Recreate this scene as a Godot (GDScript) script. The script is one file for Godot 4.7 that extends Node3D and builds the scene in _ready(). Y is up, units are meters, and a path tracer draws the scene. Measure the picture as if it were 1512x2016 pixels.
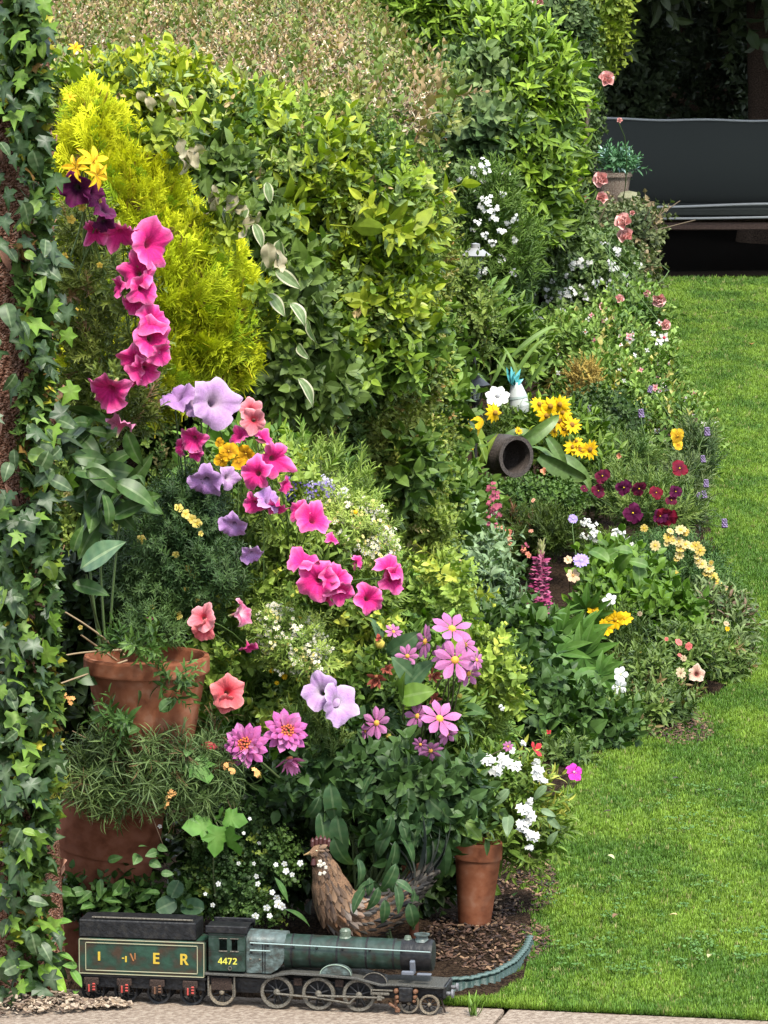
extends Node3D

var rng := RandomNumberGenerator.new()
var counts := {}
var mats := {}
var noise := FastNoiseLite.new()


func rf(a: float, b: float) -> float:
	return rng.randf_range(a, b)


func lin(r: float, g: float, b: float) -> Color:
	return Color(r, g, b).linear_to_srgb()


func numbered(parent: Node, called: String) -> String:
	if not counts.has(parent):
		counts[parent] = {}
	var k: int = counts[parent].get(called, 0)
	counts[parent][called] = k + 1
	return called if k == 0 else "%s_%03d" % [called, k]


func tag(o: Node, label: String, category: String, group := "") -> void:
	o.set_meta("label", label)
	o.set_meta("category", category)
	if group:
		o.set_meta("group", group)


func thing(called: String, label: String, category: String, at := Vector3.ZERO, group := "") -> Node3D:
	var o := Node3D.new()
	o.name = numbered(self, called)
	o.position = at
	add_child(o, true)
	tag(o, label, category, group)
	return o


# a mesh in world axes under a thing; "at" is given in the world for children of unturned things
func put(called: String, mesh: Mesh, mat: Material, parent: Node, xf := Transform3D()) -> MeshInstance3D:
	var o := MeshInstance3D.new()
	o.name = numbered(parent, called)
	o.mesh = mesh
	o.material_override = mat
	o.transform = xf
	parent.add_child(o, true)
	return o


func struct(called: String, mesh: Mesh, mat: Material, xf := Transform3D()) -> MeshInstance3D:
	var o := put(called, mesh, mat, self, xf)
	o.set_meta("kind", "structure")
	return o


func base_of(t: Node) -> Vector3:
	return t.position if t != self else Vector3.ZERO


# ---------------------------------------------------------------- materials
func plain(key: String, c: Color, rough := 0.6, metal := 0.0) -> StandardMaterial3D:
	if mats.has(key):
		return mats[key]
	var m := StandardMaterial3D.new()
	m.albedo_color = c
	m.roughness = rough
	m.metallic = metal
	mats[key] = m
	return m


func tinted(key: String, rough: float, back: Color, sheen := 0.0, spec := 0.5) -> StandardMaterial3D:
	if mats.has(key):
		return mats[key]
	var m := StandardMaterial3D.new()
	m.vertex_color_use_as_albedo = true
	m.roughness = rough
	m.metallic_specular = spec
	m.backlight_enabled = true
	m.backlight = back
	if sheen > 0.0:
		m.rim_enabled = true
		m.rim = sheen
		m.rim_tint = 0.6
	mats[key] = m
	return m


func grain(key: String, cols: Array, freq: float, scale: float, rough: float, relief: float, world := true, octaves := 5) -> StandardMaterial3D:
	if mats.has(key):
		return mats[key]
	var m := StandardMaterial3D.new()
	var n := FastNoiseLite.new()
	n.seed = key.length() * 7 + 3
	n.frequency = freq
	n.fractal_octaves = octaves
	var g := Gradient.new()
	var off := PackedFloat32Array()
	var cc := PackedColorArray()
	for i in cols.size():
		off.append(0.2 + 0.6 * float(i) / maxf(1.0, cols.size() - 1.0))
		cc.append(cols[i])
	g.offsets = off
	g.colors = cc
	var t := NoiseTexture2D.new()
	t.width = 512
	t.height = 512
	t.seamless = true
	t.noise = n
	t.color_ramp = g
	m.albedo_texture = t
	m.roughness = rough
	m.metallic_specular = 0.12 if rough > 0.82 else 0.4
	m.uv1_triplanar = true
	m.uv1_world_triplanar = world
	m.uv1_scale = Vector3.ONE * scale
	if relief > 0.0:
		var n2 := FastNoiseLite.new()
		n2.seed = key.length() * 11 + 5
		n2.frequency = freq * 2.0
		n2.fractal_octaves = 5
		var h := NoiseTexture2D.new()
		h.width = 512
		h.height = 512
		h.seamless = true
		h.noise = n2
		m.heightmap_enabled = true
		m.heightmap_texture = h
		m.heightmap_scale = relief
	mats[key] = m
	return m


# fine mottling over the vertex colours of leaves and petals
func mottled(m: StandardMaterial3D, low: float, scale: float, world: bool, relief: float, seed_: int) -> void:
	var n := FastNoiseLite.new()
	n.seed = seed_
	n.frequency = 0.03
	n.fractal_octaves = 4
	var g := Gradient.new()
	g.offsets = PackedFloat32Array([0.25, 0.75])
	g.colors = PackedColorArray([lin(low, low, low * 0.95), Color.WHITE])
	var t := NoiseTexture2D.new()
	t.width = 256
	t.height = 256
	t.seamless = true
	t.noise = n
	t.color_ramp = g
	m.albedo_texture = t
	m.uv1_triplanar = true
	m.uv1_world_triplanar = world
	m.uv1_scale = Vector3.ONE * scale
	if relief > 0.0:
		var h := NoiseTexture2D.new()
		h.width = 256
		h.height = 256
		h.seamless = true
		h.noise = n
		m.heightmap_enabled = true
		m.heightmap_texture = h
		m.heightmap_scale = relief


# ---------------------------------------------------------------- shapes
func begin() -> SurfaceTool:
	var st := SurfaceTool.new()
	st.begin(Mesh.PRIMITIVE_TRIANGLES)
	return st


func finish(st: SurfaceTool, normals := true) -> ArrayMesh:
	if normals:
		st.generate_normals()
	return st.commit()


func tri(st: SurfaceTool, a: Vector3, b: Vector3, c: Vector3, ca := Color.WHITE, cb := Color.WHITE, cc := Color.WHITE) -> void:
	st.set_color(ca)
	st.add_vertex(a)
	st.set_color(cb)
	st.add_vertex(b)
	st.set_color(cc)
	st.add_vertex(c)


func quad(st: SurfaceTool, a: Vector3, b: Vector3, c: Vector3, d: Vector3, ca := Color.WHITE, cb := Color.WHITE) -> void:
	tri(st, a, b, c, ca, ca, cb)
	tri(st, a, c, d, ca, cb, cb)


func frame(y: Vector3, roll := 0.0) -> Basis:
	var yy := y.normalized()
	var side := yy.cross(Vector3.FORWARD if absf(yy.z) < 0.9 else Vector3.RIGHT).normalized()
	return Basis(yy, roll) * Basis(side, yy, side.cross(yy))


func facing(z: Vector3, roll := 0.0) -> Basis:
	var zz := z.normalized()
	var up := Vector3.UP if absf(zz.y) < 0.95 else Vector3.RIGHT
	var x := up.cross(zz).normalized()
	return Basis(zz, roll) * Basis(x, zz.cross(x), zz)


func tube(st: SurfaceTool, pts: Array, radii: Array, sides := 6, col := Color.WHITE, col2 := Color(-1, 0, 0), cap := false) -> void:
	var c2 := col if col2.r < 0.0 else col2
	var prev := []
	var last := pts.size() - 1
	for i in pts.size():
		var p: Vector3 = pts[i]
		var d: Vector3 = (pts[mini(i + 1, last)] - pts[maxi(i - 1, 0)])
		var b := frame(d)
		var r: float = radii[i] if i < radii.size() else radii[radii.size() - 1]
		var ring := []
		for k in sides:
			var a := TAU * k / sides
			ring.append(p + b * Vector3(cos(a) * r, 0, sin(a) * r))
		if i > 0:
			var t0 := float(i - 1) / last
			var t1 := float(i) / last
			for k in sides:
				var k2 := (k + 1) % sides
				quad(st, prev[k], prev[k2], ring[k2], ring[k], col.lerp(c2, t0), col.lerp(c2, t1))
		elif cap:
			for k in sides:
				tri(st, p, ring[(k + 1) % sides], ring[k], col, col, col)
		if i == last and cap:
			for k in sides:
				tri(st, p, ring[k], ring[(k + 1) % sides], c2, c2, c2)
		prev = ring


# profile: Vector2(radius, height) from bottom to top, turned about y
func lathe(st: SurfaceTool, prof: Array, sides := 32, xf := Transform3D(), col := Color.WHITE) -> void:
	for i in prof.size() - 1:
		var a: Vector2 = prof[i]
		var b: Vector2 = prof[i + 1]
		st.set_smooth_group(i)
		for k in sides:
			var t0 := TAU * k / sides
			var t1 := TAU * (k + 1) / sides
			var d0 := Vector3(cos(t0), 0, -sin(t0))
			var d1 := Vector3(cos(t1), 0, -sin(t1))
			quad(st, xf * (d0 * a.x + Vector3.UP * a.y), xf * (d1 * a.x + Vector3.UP * a.y), xf * (d1 * b.x + Vector3.UP * b.y), xf * (d0 * b.x + Vector3.UP * b.y), col, col)
	st.set_smooth_group(0)


# box with chamfered long edges
func block(st: SurfaceTool, c: Vector3, s: Vector3, ch := 0.002, b := Basis(), col := Color.WHITE) -> void:
	var h := s * 0.5
	ch = minf(ch, minf(h.x, minf(h.y, h.z)) * 0.6)
	st.set_smooth_group(-1)
	var v := {}
	for sx in [-1, 1]:
		for sy in [-1, 1]:
			for sz in [-1, 1]:
				v[[sx, sy, sz, 0]] = c + b * Vector3(sx * h.x, sy * (h.y - ch), sz * (h.z - ch))
				v[[sx, sy, sz, 1]] = c + b * Vector3(sx * (h.x - ch), sy * h.y, sz * (h.z - ch))
				v[[sx, sy, sz, 2]] = c + b * Vector3(sx * (h.x - ch), sy * (h.y - ch), sz * h.z)
	for s1 in [-1, 1]:
		flat(st, c, [v[[s1, -1, -1, 0]], v[[s1, 1, -1, 0]], v[[s1, 1, 1, 0]], v[[s1, -1, 1, 0]]], col)
		flat(st, c, [v[[-1, s1, -1, 1]], v[[1, s1, -1, 1]], v[[1, s1, 1, 1]], v[[-1, s1, 1, 1]]], col)
		flat(st, c, [v[[-1, -1, s1, 2]], v[[1, -1, s1, 2]], v[[1, 1, s1, 2]], v[[-1, 1, s1, 2]]], col)
		for s2 in [-1, 1]:
			flat(st, c, [v[[s1, s2, -1, 0]], v[[s1, s2, 1, 0]], v[[s1, s2, 1, 1]], v[[s1, s2, -1, 1]]], col)
			flat(st, c, [v[[s1, -1, s2, 0]], v[[s1, 1, s2, 0]], v[[s1, 1, s2, 2]], v[[s1, -1, s2, 2]]], col)
			flat(st, c, [v[[-1, s1, s2, 1]], v[[1, s1, s2, 1]], v[[1, s1, s2, 2]], v[[-1, s1, s2, 2]]], col)
			for s3 in [-1, 1]:
				flat(st, c, [v[[s1, s2, s3, 0]], v[[s1, s2, s3, 1]], v[[s1, s2, s3, 2]]], col)
	st.set_smooth_group(0)


# a convex face that looks away from c
func flat(st: SurfaceTool, c: Vector3, pts: Array, col: Color) -> void:
	var n: Vector3 = (pts[1] - pts[0]).cross(pts[2] - pts[0])
	var out: Vector3 = pts[0] - c
	var p := pts.duplicate()
	if n.dot(out) > 0.0:
		p.reverse()
	for i in range(1, p.size() - 1):
		tri(st, p[0], p[i], p[i + 1], col, col, col)


func boxes(list: Array, ch := 0.002) -> ArrayMesh:
	var st := begin()
	for e in list:
		block(st, e[0], e[1], ch, e[2] if e.size() > 2 else Basis())
	return finish(st)


# ---------------------------------------------------------------- leaves
# 0 ovate, 1 lanceolate, 2 obovate, 3 strap, 4 round, 5 linear
func prof(shape: int, t: float) -> float:
	match shape:
		0:
			return pow(sin(PI * pow(t, 0.72)), 0.9)
		1:
			return pow(sin(PI * pow(t, 0.85)), 1.15)
		2:
			return pow(sin(PI * pow(t, 1.5)), 0.8)
		3:
			return minf(1.0, 0.45 + t * 2.0) * pow(1.0 - pow(t, 3.0), 0.7)
		4:
			return sqrt(maxf(0.0, 1.0 - pow(2.0 * t - 1.0, 2.0)))
	return minf(1.0, 0.5 + t * 4.0) * pow(1.0 - pow(t, 6.0), 0.6)


# one blade growing along +y of xf with its upper face towards +z
func leaf(st: SurfaceTool, xf: Transform3D, l: float, w: float, shape: int, fold: float, droop: float, c0: Color, c1: Color, rows := 4, wave := 0.0, rib := 0.0, edge := Color(-1, 0, 0)) -> void:
	var y := 0.0
	var z := 0.0
	var prev := []
	var pc := Color.WHITE
	for i in rows + 1:
		var t := float(i) / rows
		if i > 0:
			var a := droop * (t - 0.5 / rows)
			y += cos(a) * l / rows
			z -= sin(a) * l / rows
		var hw := w * 0.5 * prof(shape, t)
		var a2 := droop * t
		var up := Vector3(0, sin(a2), cos(a2))
		var m := Vector3(0, y, z)
		var wv := wave * w * sin(t * 11.0 + l * 90.0)
		var ring := [xf * (m + Vector3(-hw, 0, 0) + up * (hw * fold + wv)), xf * m, xf * (m + Vector3(hw, 0, 0) + up * (hw * fold - wv))]
		if rib > 0.0 or edge.r >= 0.0:
			var q := 0.12 if rib > 0.0 else 0.0
			var e := 0.72
			ring = [ring[0], ring[1].lerp(ring[0], e), ring[1].lerp(ring[0], q), ring[1].lerp(ring[2], q), ring[1].lerp(ring[2], e), ring[2]]
		var col := c0.lerp(c1, t)
		if rib > 0.0 and rows > 6 and i % 2 == 1:
			col = col.lerp(Color(0.4, 0.5, 0.25), rib * 0.35)
		if i > 0:
			var lastk := ring.size() - 1
			for k in lastk:
				var ca := pc
				var cb := col
				if lastk > 2:
					if k == 2 and rib > 0.0:
						ca = pc.lerp(Color(0.6, 0.7, 0.4), rib * 0.7)
						cb = col.lerp(Color(0.6, 0.7, 0.4), rib * 0.7)
					elif edge.r >= 0.0 and (k == 0 or k == lastk - 1):
						ca = edge
						cb = edge
				st.set_smooth_group(0 if k < lastk / 2.0 else 1)
				leafquad(st, prev[k], ring[k], ring[k + 1], prev[k + 1], ca, cb)
		prev = ring
		pc = col
	st.set_smooth_group(0)


func leafquad(st: SurfaceTool, a: Vector3, b: Vector3, c: Vector3, d: Vector3, ca: Color, cb: Color) -> void:
	tri(st, a, b, c, ca, cb, cb)
	tri(st, a, c, d, ca, cb, ca)


# a lobed blade from an outline of points (x, y) round its base, with relief
func lobed(st: SurfaceTool, xf: Transform3D, pts: Array, size: float, cup: float, c0: Color, c1: Color) -> void:
	var m := Vector2(0, 0.32)
	var wob := []
	for p in pts:
		wob.append(Vector2(p) * rf(0.84, 1.14) * Vector2(rf(0.9, 1.1), 1.0))
	wob[pts.size() - 1] = wob[0]
	for i in pts.size() - 1:
		st.set_smooth_group(i % 4)
		var a: Vector2 = wob[i]
		var b: Vector2 = wob[i + 1]
		var za := cup * (a - m).length_squared() * (1.0 if i % 2 == 0 else 0.55)
		var zb := cup * (b - m).length_squared() * (0.55 if i % 2 == 0 else 1.0)
		tri(st, xf * (Vector3(m.x, m.y, 0.0) * size), xf * (Vector3(a.x, a.y, -za) * size), xf * (Vector3(b.x, b.y, -zb) * size), c0, c1, c1)
	st.set_smooth_group(0)


const IVY := [Vector2(0, 0.02), Vector2(-0.2, -0.1), Vector2(-0.42, -0.02), Vector2(-0.3, 0.2), Vector2(-0.52, 0.45), Vector2(-0.2, 0.5), Vector2(0, 1.0), Vector2(0.2, 0.5), Vector2(0.52, 0.45), Vector2(0.3, 0.2), Vector2(0.42, -0.02), Vector2(0.2, -0.1), Vector2(0, 0.02)]
const MAPLE := [Vector2(0, 0), Vector2(-0.3, -0.05), Vector2(-0.52, 0.1), Vector2(-0.42, 0.28), Vector2(-0.6, 0.5), Vector2(-0.32, 0.56), Vector2(-0.3, 0.75), Vector2(0, 1.0), Vector2(0.3, 0.75), Vector2(0.32, 0.56), Vector2(0.6, 0.5), Vector2(0.42, 0.28), Vector2(0.52, 0.1), Vector2(0.3, -0.05), Vector2(0, 0)]


# a shoot of unit length along +y: o = nodes, at (1 alternate, 2 pairs, n whorl), l, w, shape, angle, fold, droop, stem radius, bend
func shoot(o: Dictionary) -> ArrayMesh:
	var st := begin()
	var nodes: int = o.get("nodes", 5)
	var per: int = o.get("per", 2)
	var l: float = o.get("l", 0.4)
	var w: float = o.get("w", 0.18)
	var ang: float = o.get("angle", 0.9)
	var bend: float = o.get("bend", 0.25)
	var rows: int = o.get("rows", 3)
	var young: Color = o.get("young", Color(1, 1, 0.9))
	var old: Color = o.get("old", Color(0.75, 0.8, 0.8))
	var stemc: Color = o.get("stem", Color(0.8, 0.75, 0.5))
	var pts := []
	for i in 5:
		var t := i / 4.0
		pts.append(Vector3(bend * t * t, t, 0))
	if o.get("r", 0.012) > 0.0:
		tube(st, pts, [o.get("r", 0.012), o.get("r", 0.012) * 0.5], 3, stemc)
	var start: float = o.get("start", 0.1)
	for i in nodes:
		var t := start + (1.0 - start) * float(i) / maxf(1.0, nodes - 1.0)
		var p := Vector3(bend * t * t, t, 0)
		var axis := Vector3(2.0 * bend * t, 1, 0).normalized()
		for k in per:
			var az := TAU * k / per + (i * (PI / 2 if per == 2 else 2.4)) + rf(-0.4, 0.4)
			var b := frame(axis, az)
			var a := ang * (1.0 - 0.45 * t) * rf(0.75, 1.25)
			var out := b * Basis(Vector3.RIGHT, a)
			var sc := (0.65 + 0.5 * sin(PI * minf(1.0, t + 0.15))) * rf(0.75, 1.2)
			var c := old.lerp(young, clampf(t + rf(-0.3, 0.2), 0, 1))
			# the upper face looks along the shoot
			leaf(st, Transform3D(out * Basis(Vector3.UP, rf(-0.5, 0.5)) * Basis(Vector3.UP, PI), p), l * sc, w * sc, o.get("shape", 1), o.get("fold", 0.25), -absf(o.get("droop", 0.6)) * rf(0.4, 1.4) if o.get("curl", false) else o.get("droop", 0.6) * rf(0.4, 1.4), c * 0.86, c, rows, o.get("wave", 0.0), o.get("rib", 0.0), o.get("edge", Color(-1, 0, 0)))
	return finish(st)


# copies of a shoot over the outer part of some blobs [centre, radii]
func foliage(parent: Node3D, called: String, mesh: Mesh, mat: Material, blobs: Array, n: int, o: Dictionary) -> MultiMeshInstance3D:
	var mm := MultiMesh.new()
	mm.transform_format = MultiMesh.TRANSFORM_3D
	mm.use_colors = true
	mm.mesh = mesh
	mm.instance_count = n
	var s0: float = o.get("s0", 0.08)
	var s1: float = o.get("s1", 0.14)
	var up: float = o.get("up", 0.45)
	var jit: float = o.get("jit", 0.5)
	var deep: float = o.get("deep", 0.55)
	var lump: float = o.get("lump", 0.25)
	var k: float = o.get("box", 2.0)
	var cols: Array = o.get("cols", [Color(0.06, 0.1, 0.02), Color(0.1, 0.16, 0.03)])
	var back: float = o.get("back", 0.45)
	var fr: float = o.get("freq", 3.0)
	var gain: float = o.get("gain", 1.3)
	var total := 0.0
	var areas := []
	for b in blobs:
		var r: Vector3 = b[1]
		var a: float = (r.x * r.y + r.y * r.z + r.x * r.z) * (b[2] if b.size() > 2 else 1.0)
		areas.append(a)
		total += a
	var at := base_of(parent)
	var i := 0
	var bi := 0
	var left: float = float(n) * areas[0] / total
	var guard := 0
	while i < n and guard < n * 12:
		guard += 1
		if left < 1.0 and bi < blobs.size() - 1:
			bi += 1
			left += float(n) * areas[bi] / total
		var u := Vector3(rng.randfn(), rng.randfn(), rng.randfn()).normalized()
		if u.z < -0.25 and rng.randf() > back:
			continue
		if u.y < -0.5 and rng.randf() > 0.4:
			continue
		var q := u
		if k > 2.0:
			q = u / pow(pow(absf(u.x), k) + pow(absf(u.y), k) + pow(absf(u.z), k), 1.0 / k)
		var c: Vector3 = blobs[bi][0]
		var r: Vector3 = blobs[bi][1]
		var skin := c + q * r
		var nz := noise.get_noise_3dv(skin * fr * 10.0)
		var rad := lerpf(deep, 1.0, sqrt(rng.randf())) * (1.0 + lump * nz)
		var p := c + q * r * rad
		var sz := rf(s0, s1)
		if p.y < 0.01:
			continue
		if o.has("keep") and not (o.keep as Callable).call(p):
			continue
		var n_out := (u / r).normalized()
		var dir := (n_out * (1.0 - up) + Vector3.UP * up + Vector3(rf(-jit, jit), rf(-jit, jit), rf(-jit, jit))).normalized()
		var b3 := frame(dir, rf(0, TAU)).scaled(Vector3.ONE * sz)
		mm.set_instance_transform(i, Transform3D(b3, p - dir * sz * 0.55 - at))
		var mixv := clampf(0.5 + noise.get_noise_3dv(skin * fr * 25.0 + Vector3(50, 9, 3)) * 1.1 + rf(-0.35, 0.35), 0, 1)
		var ca: Color = cols[0]
		var cb: Color = cols[1]
		var col := ca.lerp(cb, mixv) * rf(0.8, 1.2)
		if cols.size() > 2 and rng.randf() < o.get("odd", 0.08):
			col = cols[2 + rng.randi() % (cols.size() - 2)]
		if o.has("shade"):
			col = (o.shade as Callable).call(p, col)
		col = Color(col.r * gain * 1.08, col.g * gain, col.b * gain * 0.8, 1.0)
		mm.set_instance_color(i, col)
		i += 1
		left -= 1.0
	if i < n:
		mm.visible_instance_count = i
	var inst := MultiMeshInstance3D.new()
	inst.name = numbered(parent, called)
	inst.multimesh = mm
	inst.material_override = mat
	inst.set_meta("kind", "stuff")
	parent.add_child(inst, true)
	return inst


# single leaves as parts of a plant; list of [where, length, direction (optional)]
func leaves(parent: Node3D, meshes: Array, mat: Material, list: Array, hang := 0.4, called := "leaf") -> void:
	var at := base_of(parent)
	for e in list:
		var d: Vector3 = e[2] if e.size() > 2 else Vector3(rf(-1, 1), rf(-0.4 - hang, 0.6 - hang), rf(0.0, 0.7))
		d = d.normalized()
		var len: float = e[1]
		# the face turned up and out towards the open side
		var n := (Vector3(rf(-0.8, 0.8), rf(0.0, 0.9), rf(0.2, 0.9))).normalized()
		n = (n - d * n.dot(d)).normalized()
		var b := Basis(d.cross(n).normalized(), d, n)
		put(called, meshes[rng.randi() % meshes.size()], mat, parent, Transform3D(b.scaled(Vector3.ONE * len), Vector3(e[0]) - d * len * 0.5 - at))


# random single leaves over blobs
func leaf_spots(blobs: Array, n: int, l0: float, l1: float, hang: float, out_z := 0.5) -> Array:
	var list := []
	for i in n:
		var bl: Array = blobs[rng.randi() % blobs.size()]
		var u := Vector3(rng.randfn(), rng.randfn(), absf(rng.randfn()) * 1.2).normalized()
		var p: Vector3 = bl[0] + u * bl[1] * rf(0.75, 1.05)
		if p.y < 0.02:
			continue
		var d := (u * Vector3(1, 0.6, out_z) + Vector3(rf(-0.6, 0.6), rf(-0.4, 0.4) - hang, rf(-0.2, 0.4))).normalized()
		list.append([p, rf(l0, l1), d])
	return list


func stems(parent: Node3D, list: Array, r: float, col: Color, called := "stem", sag := 0.15) -> void:
	var st := begin()
	var at := base_of(parent)
	for e in list:
		var a: Vector3 = e[0] - at
		var b: Vector3 = e[1] - at
		var m := a.lerp(b, 0.55) + Vector3(rf(-1, 1), rf(0.0, 1.0), rf(-0.5, 1)) * sag * (b - a).length()
		var pts := []
		for i in 6:
			var t := i / 5.0
			pts.append(a.lerp(m, t).lerp(m.lerp(b, t), t))
		tube(st, pts, [r, r * 0.95, r * 0.9, r * 0.85, r * 0.8, r * 0.7], 5, col)
	var o := put(called, finish(st), tinted("stem", 0.6, Color(0.1, 0.1, 0.1)), parent)
	if list.size() > 1:
		o.set_meta("kind", "stuff")


# ---------------------------------------------------------------- flowers, unit radius, face towards +z
func petunia(mid: Color, rim: Color, throat: Color, vein: float, wild := 1.0) -> ArrayMesh:
	var st := begin()
	var seg := 40
	var ph := rf(0, TAU)
	var rings := [[0.07, -1.15, 0.0], [0.11, -0.7, 0.0], [0.2, -0.3, 0.02], [0.36, -0.1, 0.08], [0.62, 0.0, 0.3], [0.86, 0.03, 0.7], [1.0, -0.04, 1.0]]
	var cols := [Color(0.25, 0.35, 0.12), mid * 0.6 + Color(0.1, 0.15, 0.05) * 0.4, throat, throat.lerp(mid, 0.5), mid, mid.lerp(rim, 0.5), rim]
	var prev := []
	var pc := []
	for i in rings.size():
		var row := []
		var rc := []
		for k in seg:
			var a := TAU * k / seg
			var lobe: float = rings[i][2]
			var r: float = rings[i][0] * (1.0 + lobe * (0.1 * cos(5.0 * a) + 0.05 * sin(3.0 * a + ph) + 0.035 * sin(11.0 * a + ph * 2.0)) * wild)
			var z: float = rings[i][1] + lobe * (0.15 * sin(5.0 * a + ph) + 0.24 * sin(2.0 * a + ph * 1.7) + 0.08 * sin(13.0 * a + ph)) * wild
			z += lobe * 0.07 * noise.get_noise_3d(cos(a) * r * 60.0, sin(a) * r * 60.0, ph * 40.0) * 2.0
			row.append(Vector3(cos(a) * r * (1.0 + 0.08 * sin(ph)), sin(a) * r, z))
			var v := (1.0 - vein * (0.5 + 0.5 * cos(15.0 * a)) - 0.12 * rng.randf()) if i > 2 and i < 6 else 1.0
			var cc: Color = cols[i] * v
			rc.append(Color(cc.r, cc.g, cc.b))
		if i > 0:
			for k in seg:
				var k2 := (k + 1) % seg
				tri(st, prev[k], row[k], row[k2], pc[k], rc[k], rc[k2])
				tri(st, prev[k], row[k2], prev[k2], pc[k], rc[k2], pc[k2])
		prev = row
		pc = rc
	return finish(st)


func petal_mesh(l: float, w: float, shape: int, fold: float, droop: float, c0: Color, c1: Color, rows := 5, wave := 0.0) -> ArrayMesh:
	var st := begin()
	leaf(st, Transform3D(), l, w, shape, fold, droop, c0, c1, rows, wave)
	return finish(st)


# one mesh: n petals round a dome
func daisy(n: int, l: float, w: float, shape: int, c0: Color, c1: Color, cr: float, cc: Color, cup := 0.2, droop := 0.3, fold := -0.15) -> ArrayMesh:
	var st := begin()
	for k in n:
		var a := TAU * k / n + rf(-0.12, 0.12)
		var b := Basis(Vector3.BACK, a) * Basis(Vector3.RIGHT, cup * rf(0.5, 1.5))
		var cv := rf(0.88, 1.0)
		leaf(st, Transform3D(b, b * Vector3(0, cr * 0.5, 0) + Vector3(0, 0, rf(-0.03, 0.03))), l * rf(0.9, 1.05), w, shape, fold, droop * rf(0.2, 1.5), c0 * cv, c1 * cv, 4)
	if cr > 0.0:
		dome(st, Vector3(0, 0, 0.0), cr, cr * 0.7, cc)
	return finish(st)


func dome(st: SurfaceTool, c: Vector3, r: float, h: float, col: Color, sides := 10) -> void:
	var prev := []
	for i in 4:
		var t := i / 3.0 * PI / 2
		var ring := []
		for k in sides:
			var a := TAU * k / sides
			ring.append(c + Vector3(cos(a) * r * cos(t), sin(a) * r * cos(t), h * sin(t)))
		if i > 0:
			for k in sides:
				var q := rf(0.75, 1.0)
				quad(st, prev[k], ring[k], ring[(k + 1) % sides], prev[(k + 1) % sides], col * q, col)
		prev = ring


# a flower whose petals are pieces of their own under the flower's centre
func petalled(called: String, n: int, layers: int, petal: Array, pm: Material, centre: Mesh, cup: float, cr: float) -> MeshInstance3D:
	var o := MeshInstance3D.new()
	o.name = called
	o.mesh = centre
	o.material_override = pm
	var idx := 0
	for j in layers:
		for k in n:
			var a := TAU * (k + 0.5 * j) / n + rf(-0.08, 0.08)
			var b := Basis(Vector3.BACK, a) * Basis(Vector3.RIGHT, cup + 0.32 * j + rf(-0.1, 0.1))
			var sc := 1.0 - 0.18 * j + rf(-0.06, 0.04)
			var p := MeshInstance3D.new()
			p.name = "petal" if idx == 0 else "petal_%03d" % idx
			idx += 1
			p.mesh = petal[rng.randi() % petal.size()]
			p.material_override = pm
			p.transform = Transform3D(b.scaled(Vector3.ONE * sc), b * Vector3(0, cr * 0.6, 0) + Vector3(0, 0, 0.03 * j))
			o.add_child(p, true)
	return o


func look(j := 0.5, lift := 0.25) -> Vector3:
	return Vector3(rf(-j, j), rf(-j, j) + lift, 1.0).normalized()


# flowers as parts; list of [where, width]
func blooms(parent: Node3D, called: String, meshes: Array, mat: Material, list: Array, j := 0.5, lift := 0.25, stem_to := Vector3.ZERO, sr := 0.0015, scol := Color(0.08, 0.14, 0.03)) -> void:
	var at := base_of(parent)
	var st := []
	for e in list:
		var f: Vector3 = e[2] if e.size() > 2 else look(j, lift)
		var b := facing(f, rf(0, TAU) if called != "flower_spike" else rf(-0.25, 0.25)).scaled(Vector3.ONE * float(e[1]) * 0.5 * rf(0.84, 1.02))
		var src = meshes[rng.randi() % meshes.size()]
		if src is Mesh:
			put(called, src, mat, parent, Transform3D(b, e[0] - at))
		else:
			var o: MeshInstance3D = src.duplicate()
			o.name = numbered(parent, called)
			o.transform = Transform3D(b, e[0] - at)
			parent.add_child(o, true)
		if stem_to != Vector3.ZERO:
			var to := stem_to + Vector3(rf(-0.05, 0.05), 0, rf(-0.05, 0.05))
			st.append([to.lerp(e[0], 0.1), e[0] - f.normalized() * float(e[1]) * 0.35])
	if st:
		stems(parent, st, sr, scol)



# the edge of the bed against the lawn: x for a given distance
const EDGE := [Vector2(12.6, 0.31), Vector2(13.1, 0.34), Vector2(13.75, 0.375), Vector2(15.2, 0.43), Vector2(16.35, 0.645), Vector2(16.9, 0.9), Vector2(17.8, 1.14), Vector2(18.45, 1.22), Vector2(19.5, 1.25), Vector2(22.3, 1.31), Vector2(27.2, 1.49), Vector2(32.7, 1.62), Vector2(60.0, 1.62)]


func edge(d: float) -> float:
	for i in EDGE.size() - 1:
		if d <= EDGE[i + 1].x:
			var t := clampf((d - EDGE[i].x) / (EDGE[i + 1].x - EDGE[i].x), 0, 1)
			return lerpf(EDGE[i].y, EDGE[i + 1].y, t * t * (3.0 - 2.0 * t) * 0.5 + t * 0.5)
	return 1.62


# where the paving ends, as a distance
func slab_end(x: float) -> float:
	return 12.95 - 0.21 * (x - 0.296)


func rough_sheet(x0: float, x1: float, z0: float, z1: float, nx: int, nz: int, h: float, amp: float, to_edge := 0) -> ArrayMesh:
	var st := begin()
	var rows := []
	for j in nz + 1:
		var z := lerpf(z0, z1, float(j) / nz)
		var row := []
		var a := edge(-z) if to_edge == 1 else x0
		var b := edge(-z) if to_edge == 2 else x1
		for i in nx + 1:
			var x := lerpf(a, b, float(i) / nx)
			row.append(Vector3(x, (h + amp * noise.get_noise_2d(x * 90.0, z * 90.0)) if -z > slab_end(x) + 0.02 or amp == 0.0 else -0.05, z))
		rows.append(row)
	for j in nz:
		for i in nx:
			quad(st, rows[j][i], rows[j + 1][i], rows[j + 1][i + 1], rows[j][i + 1])
	return finish(st)


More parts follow.
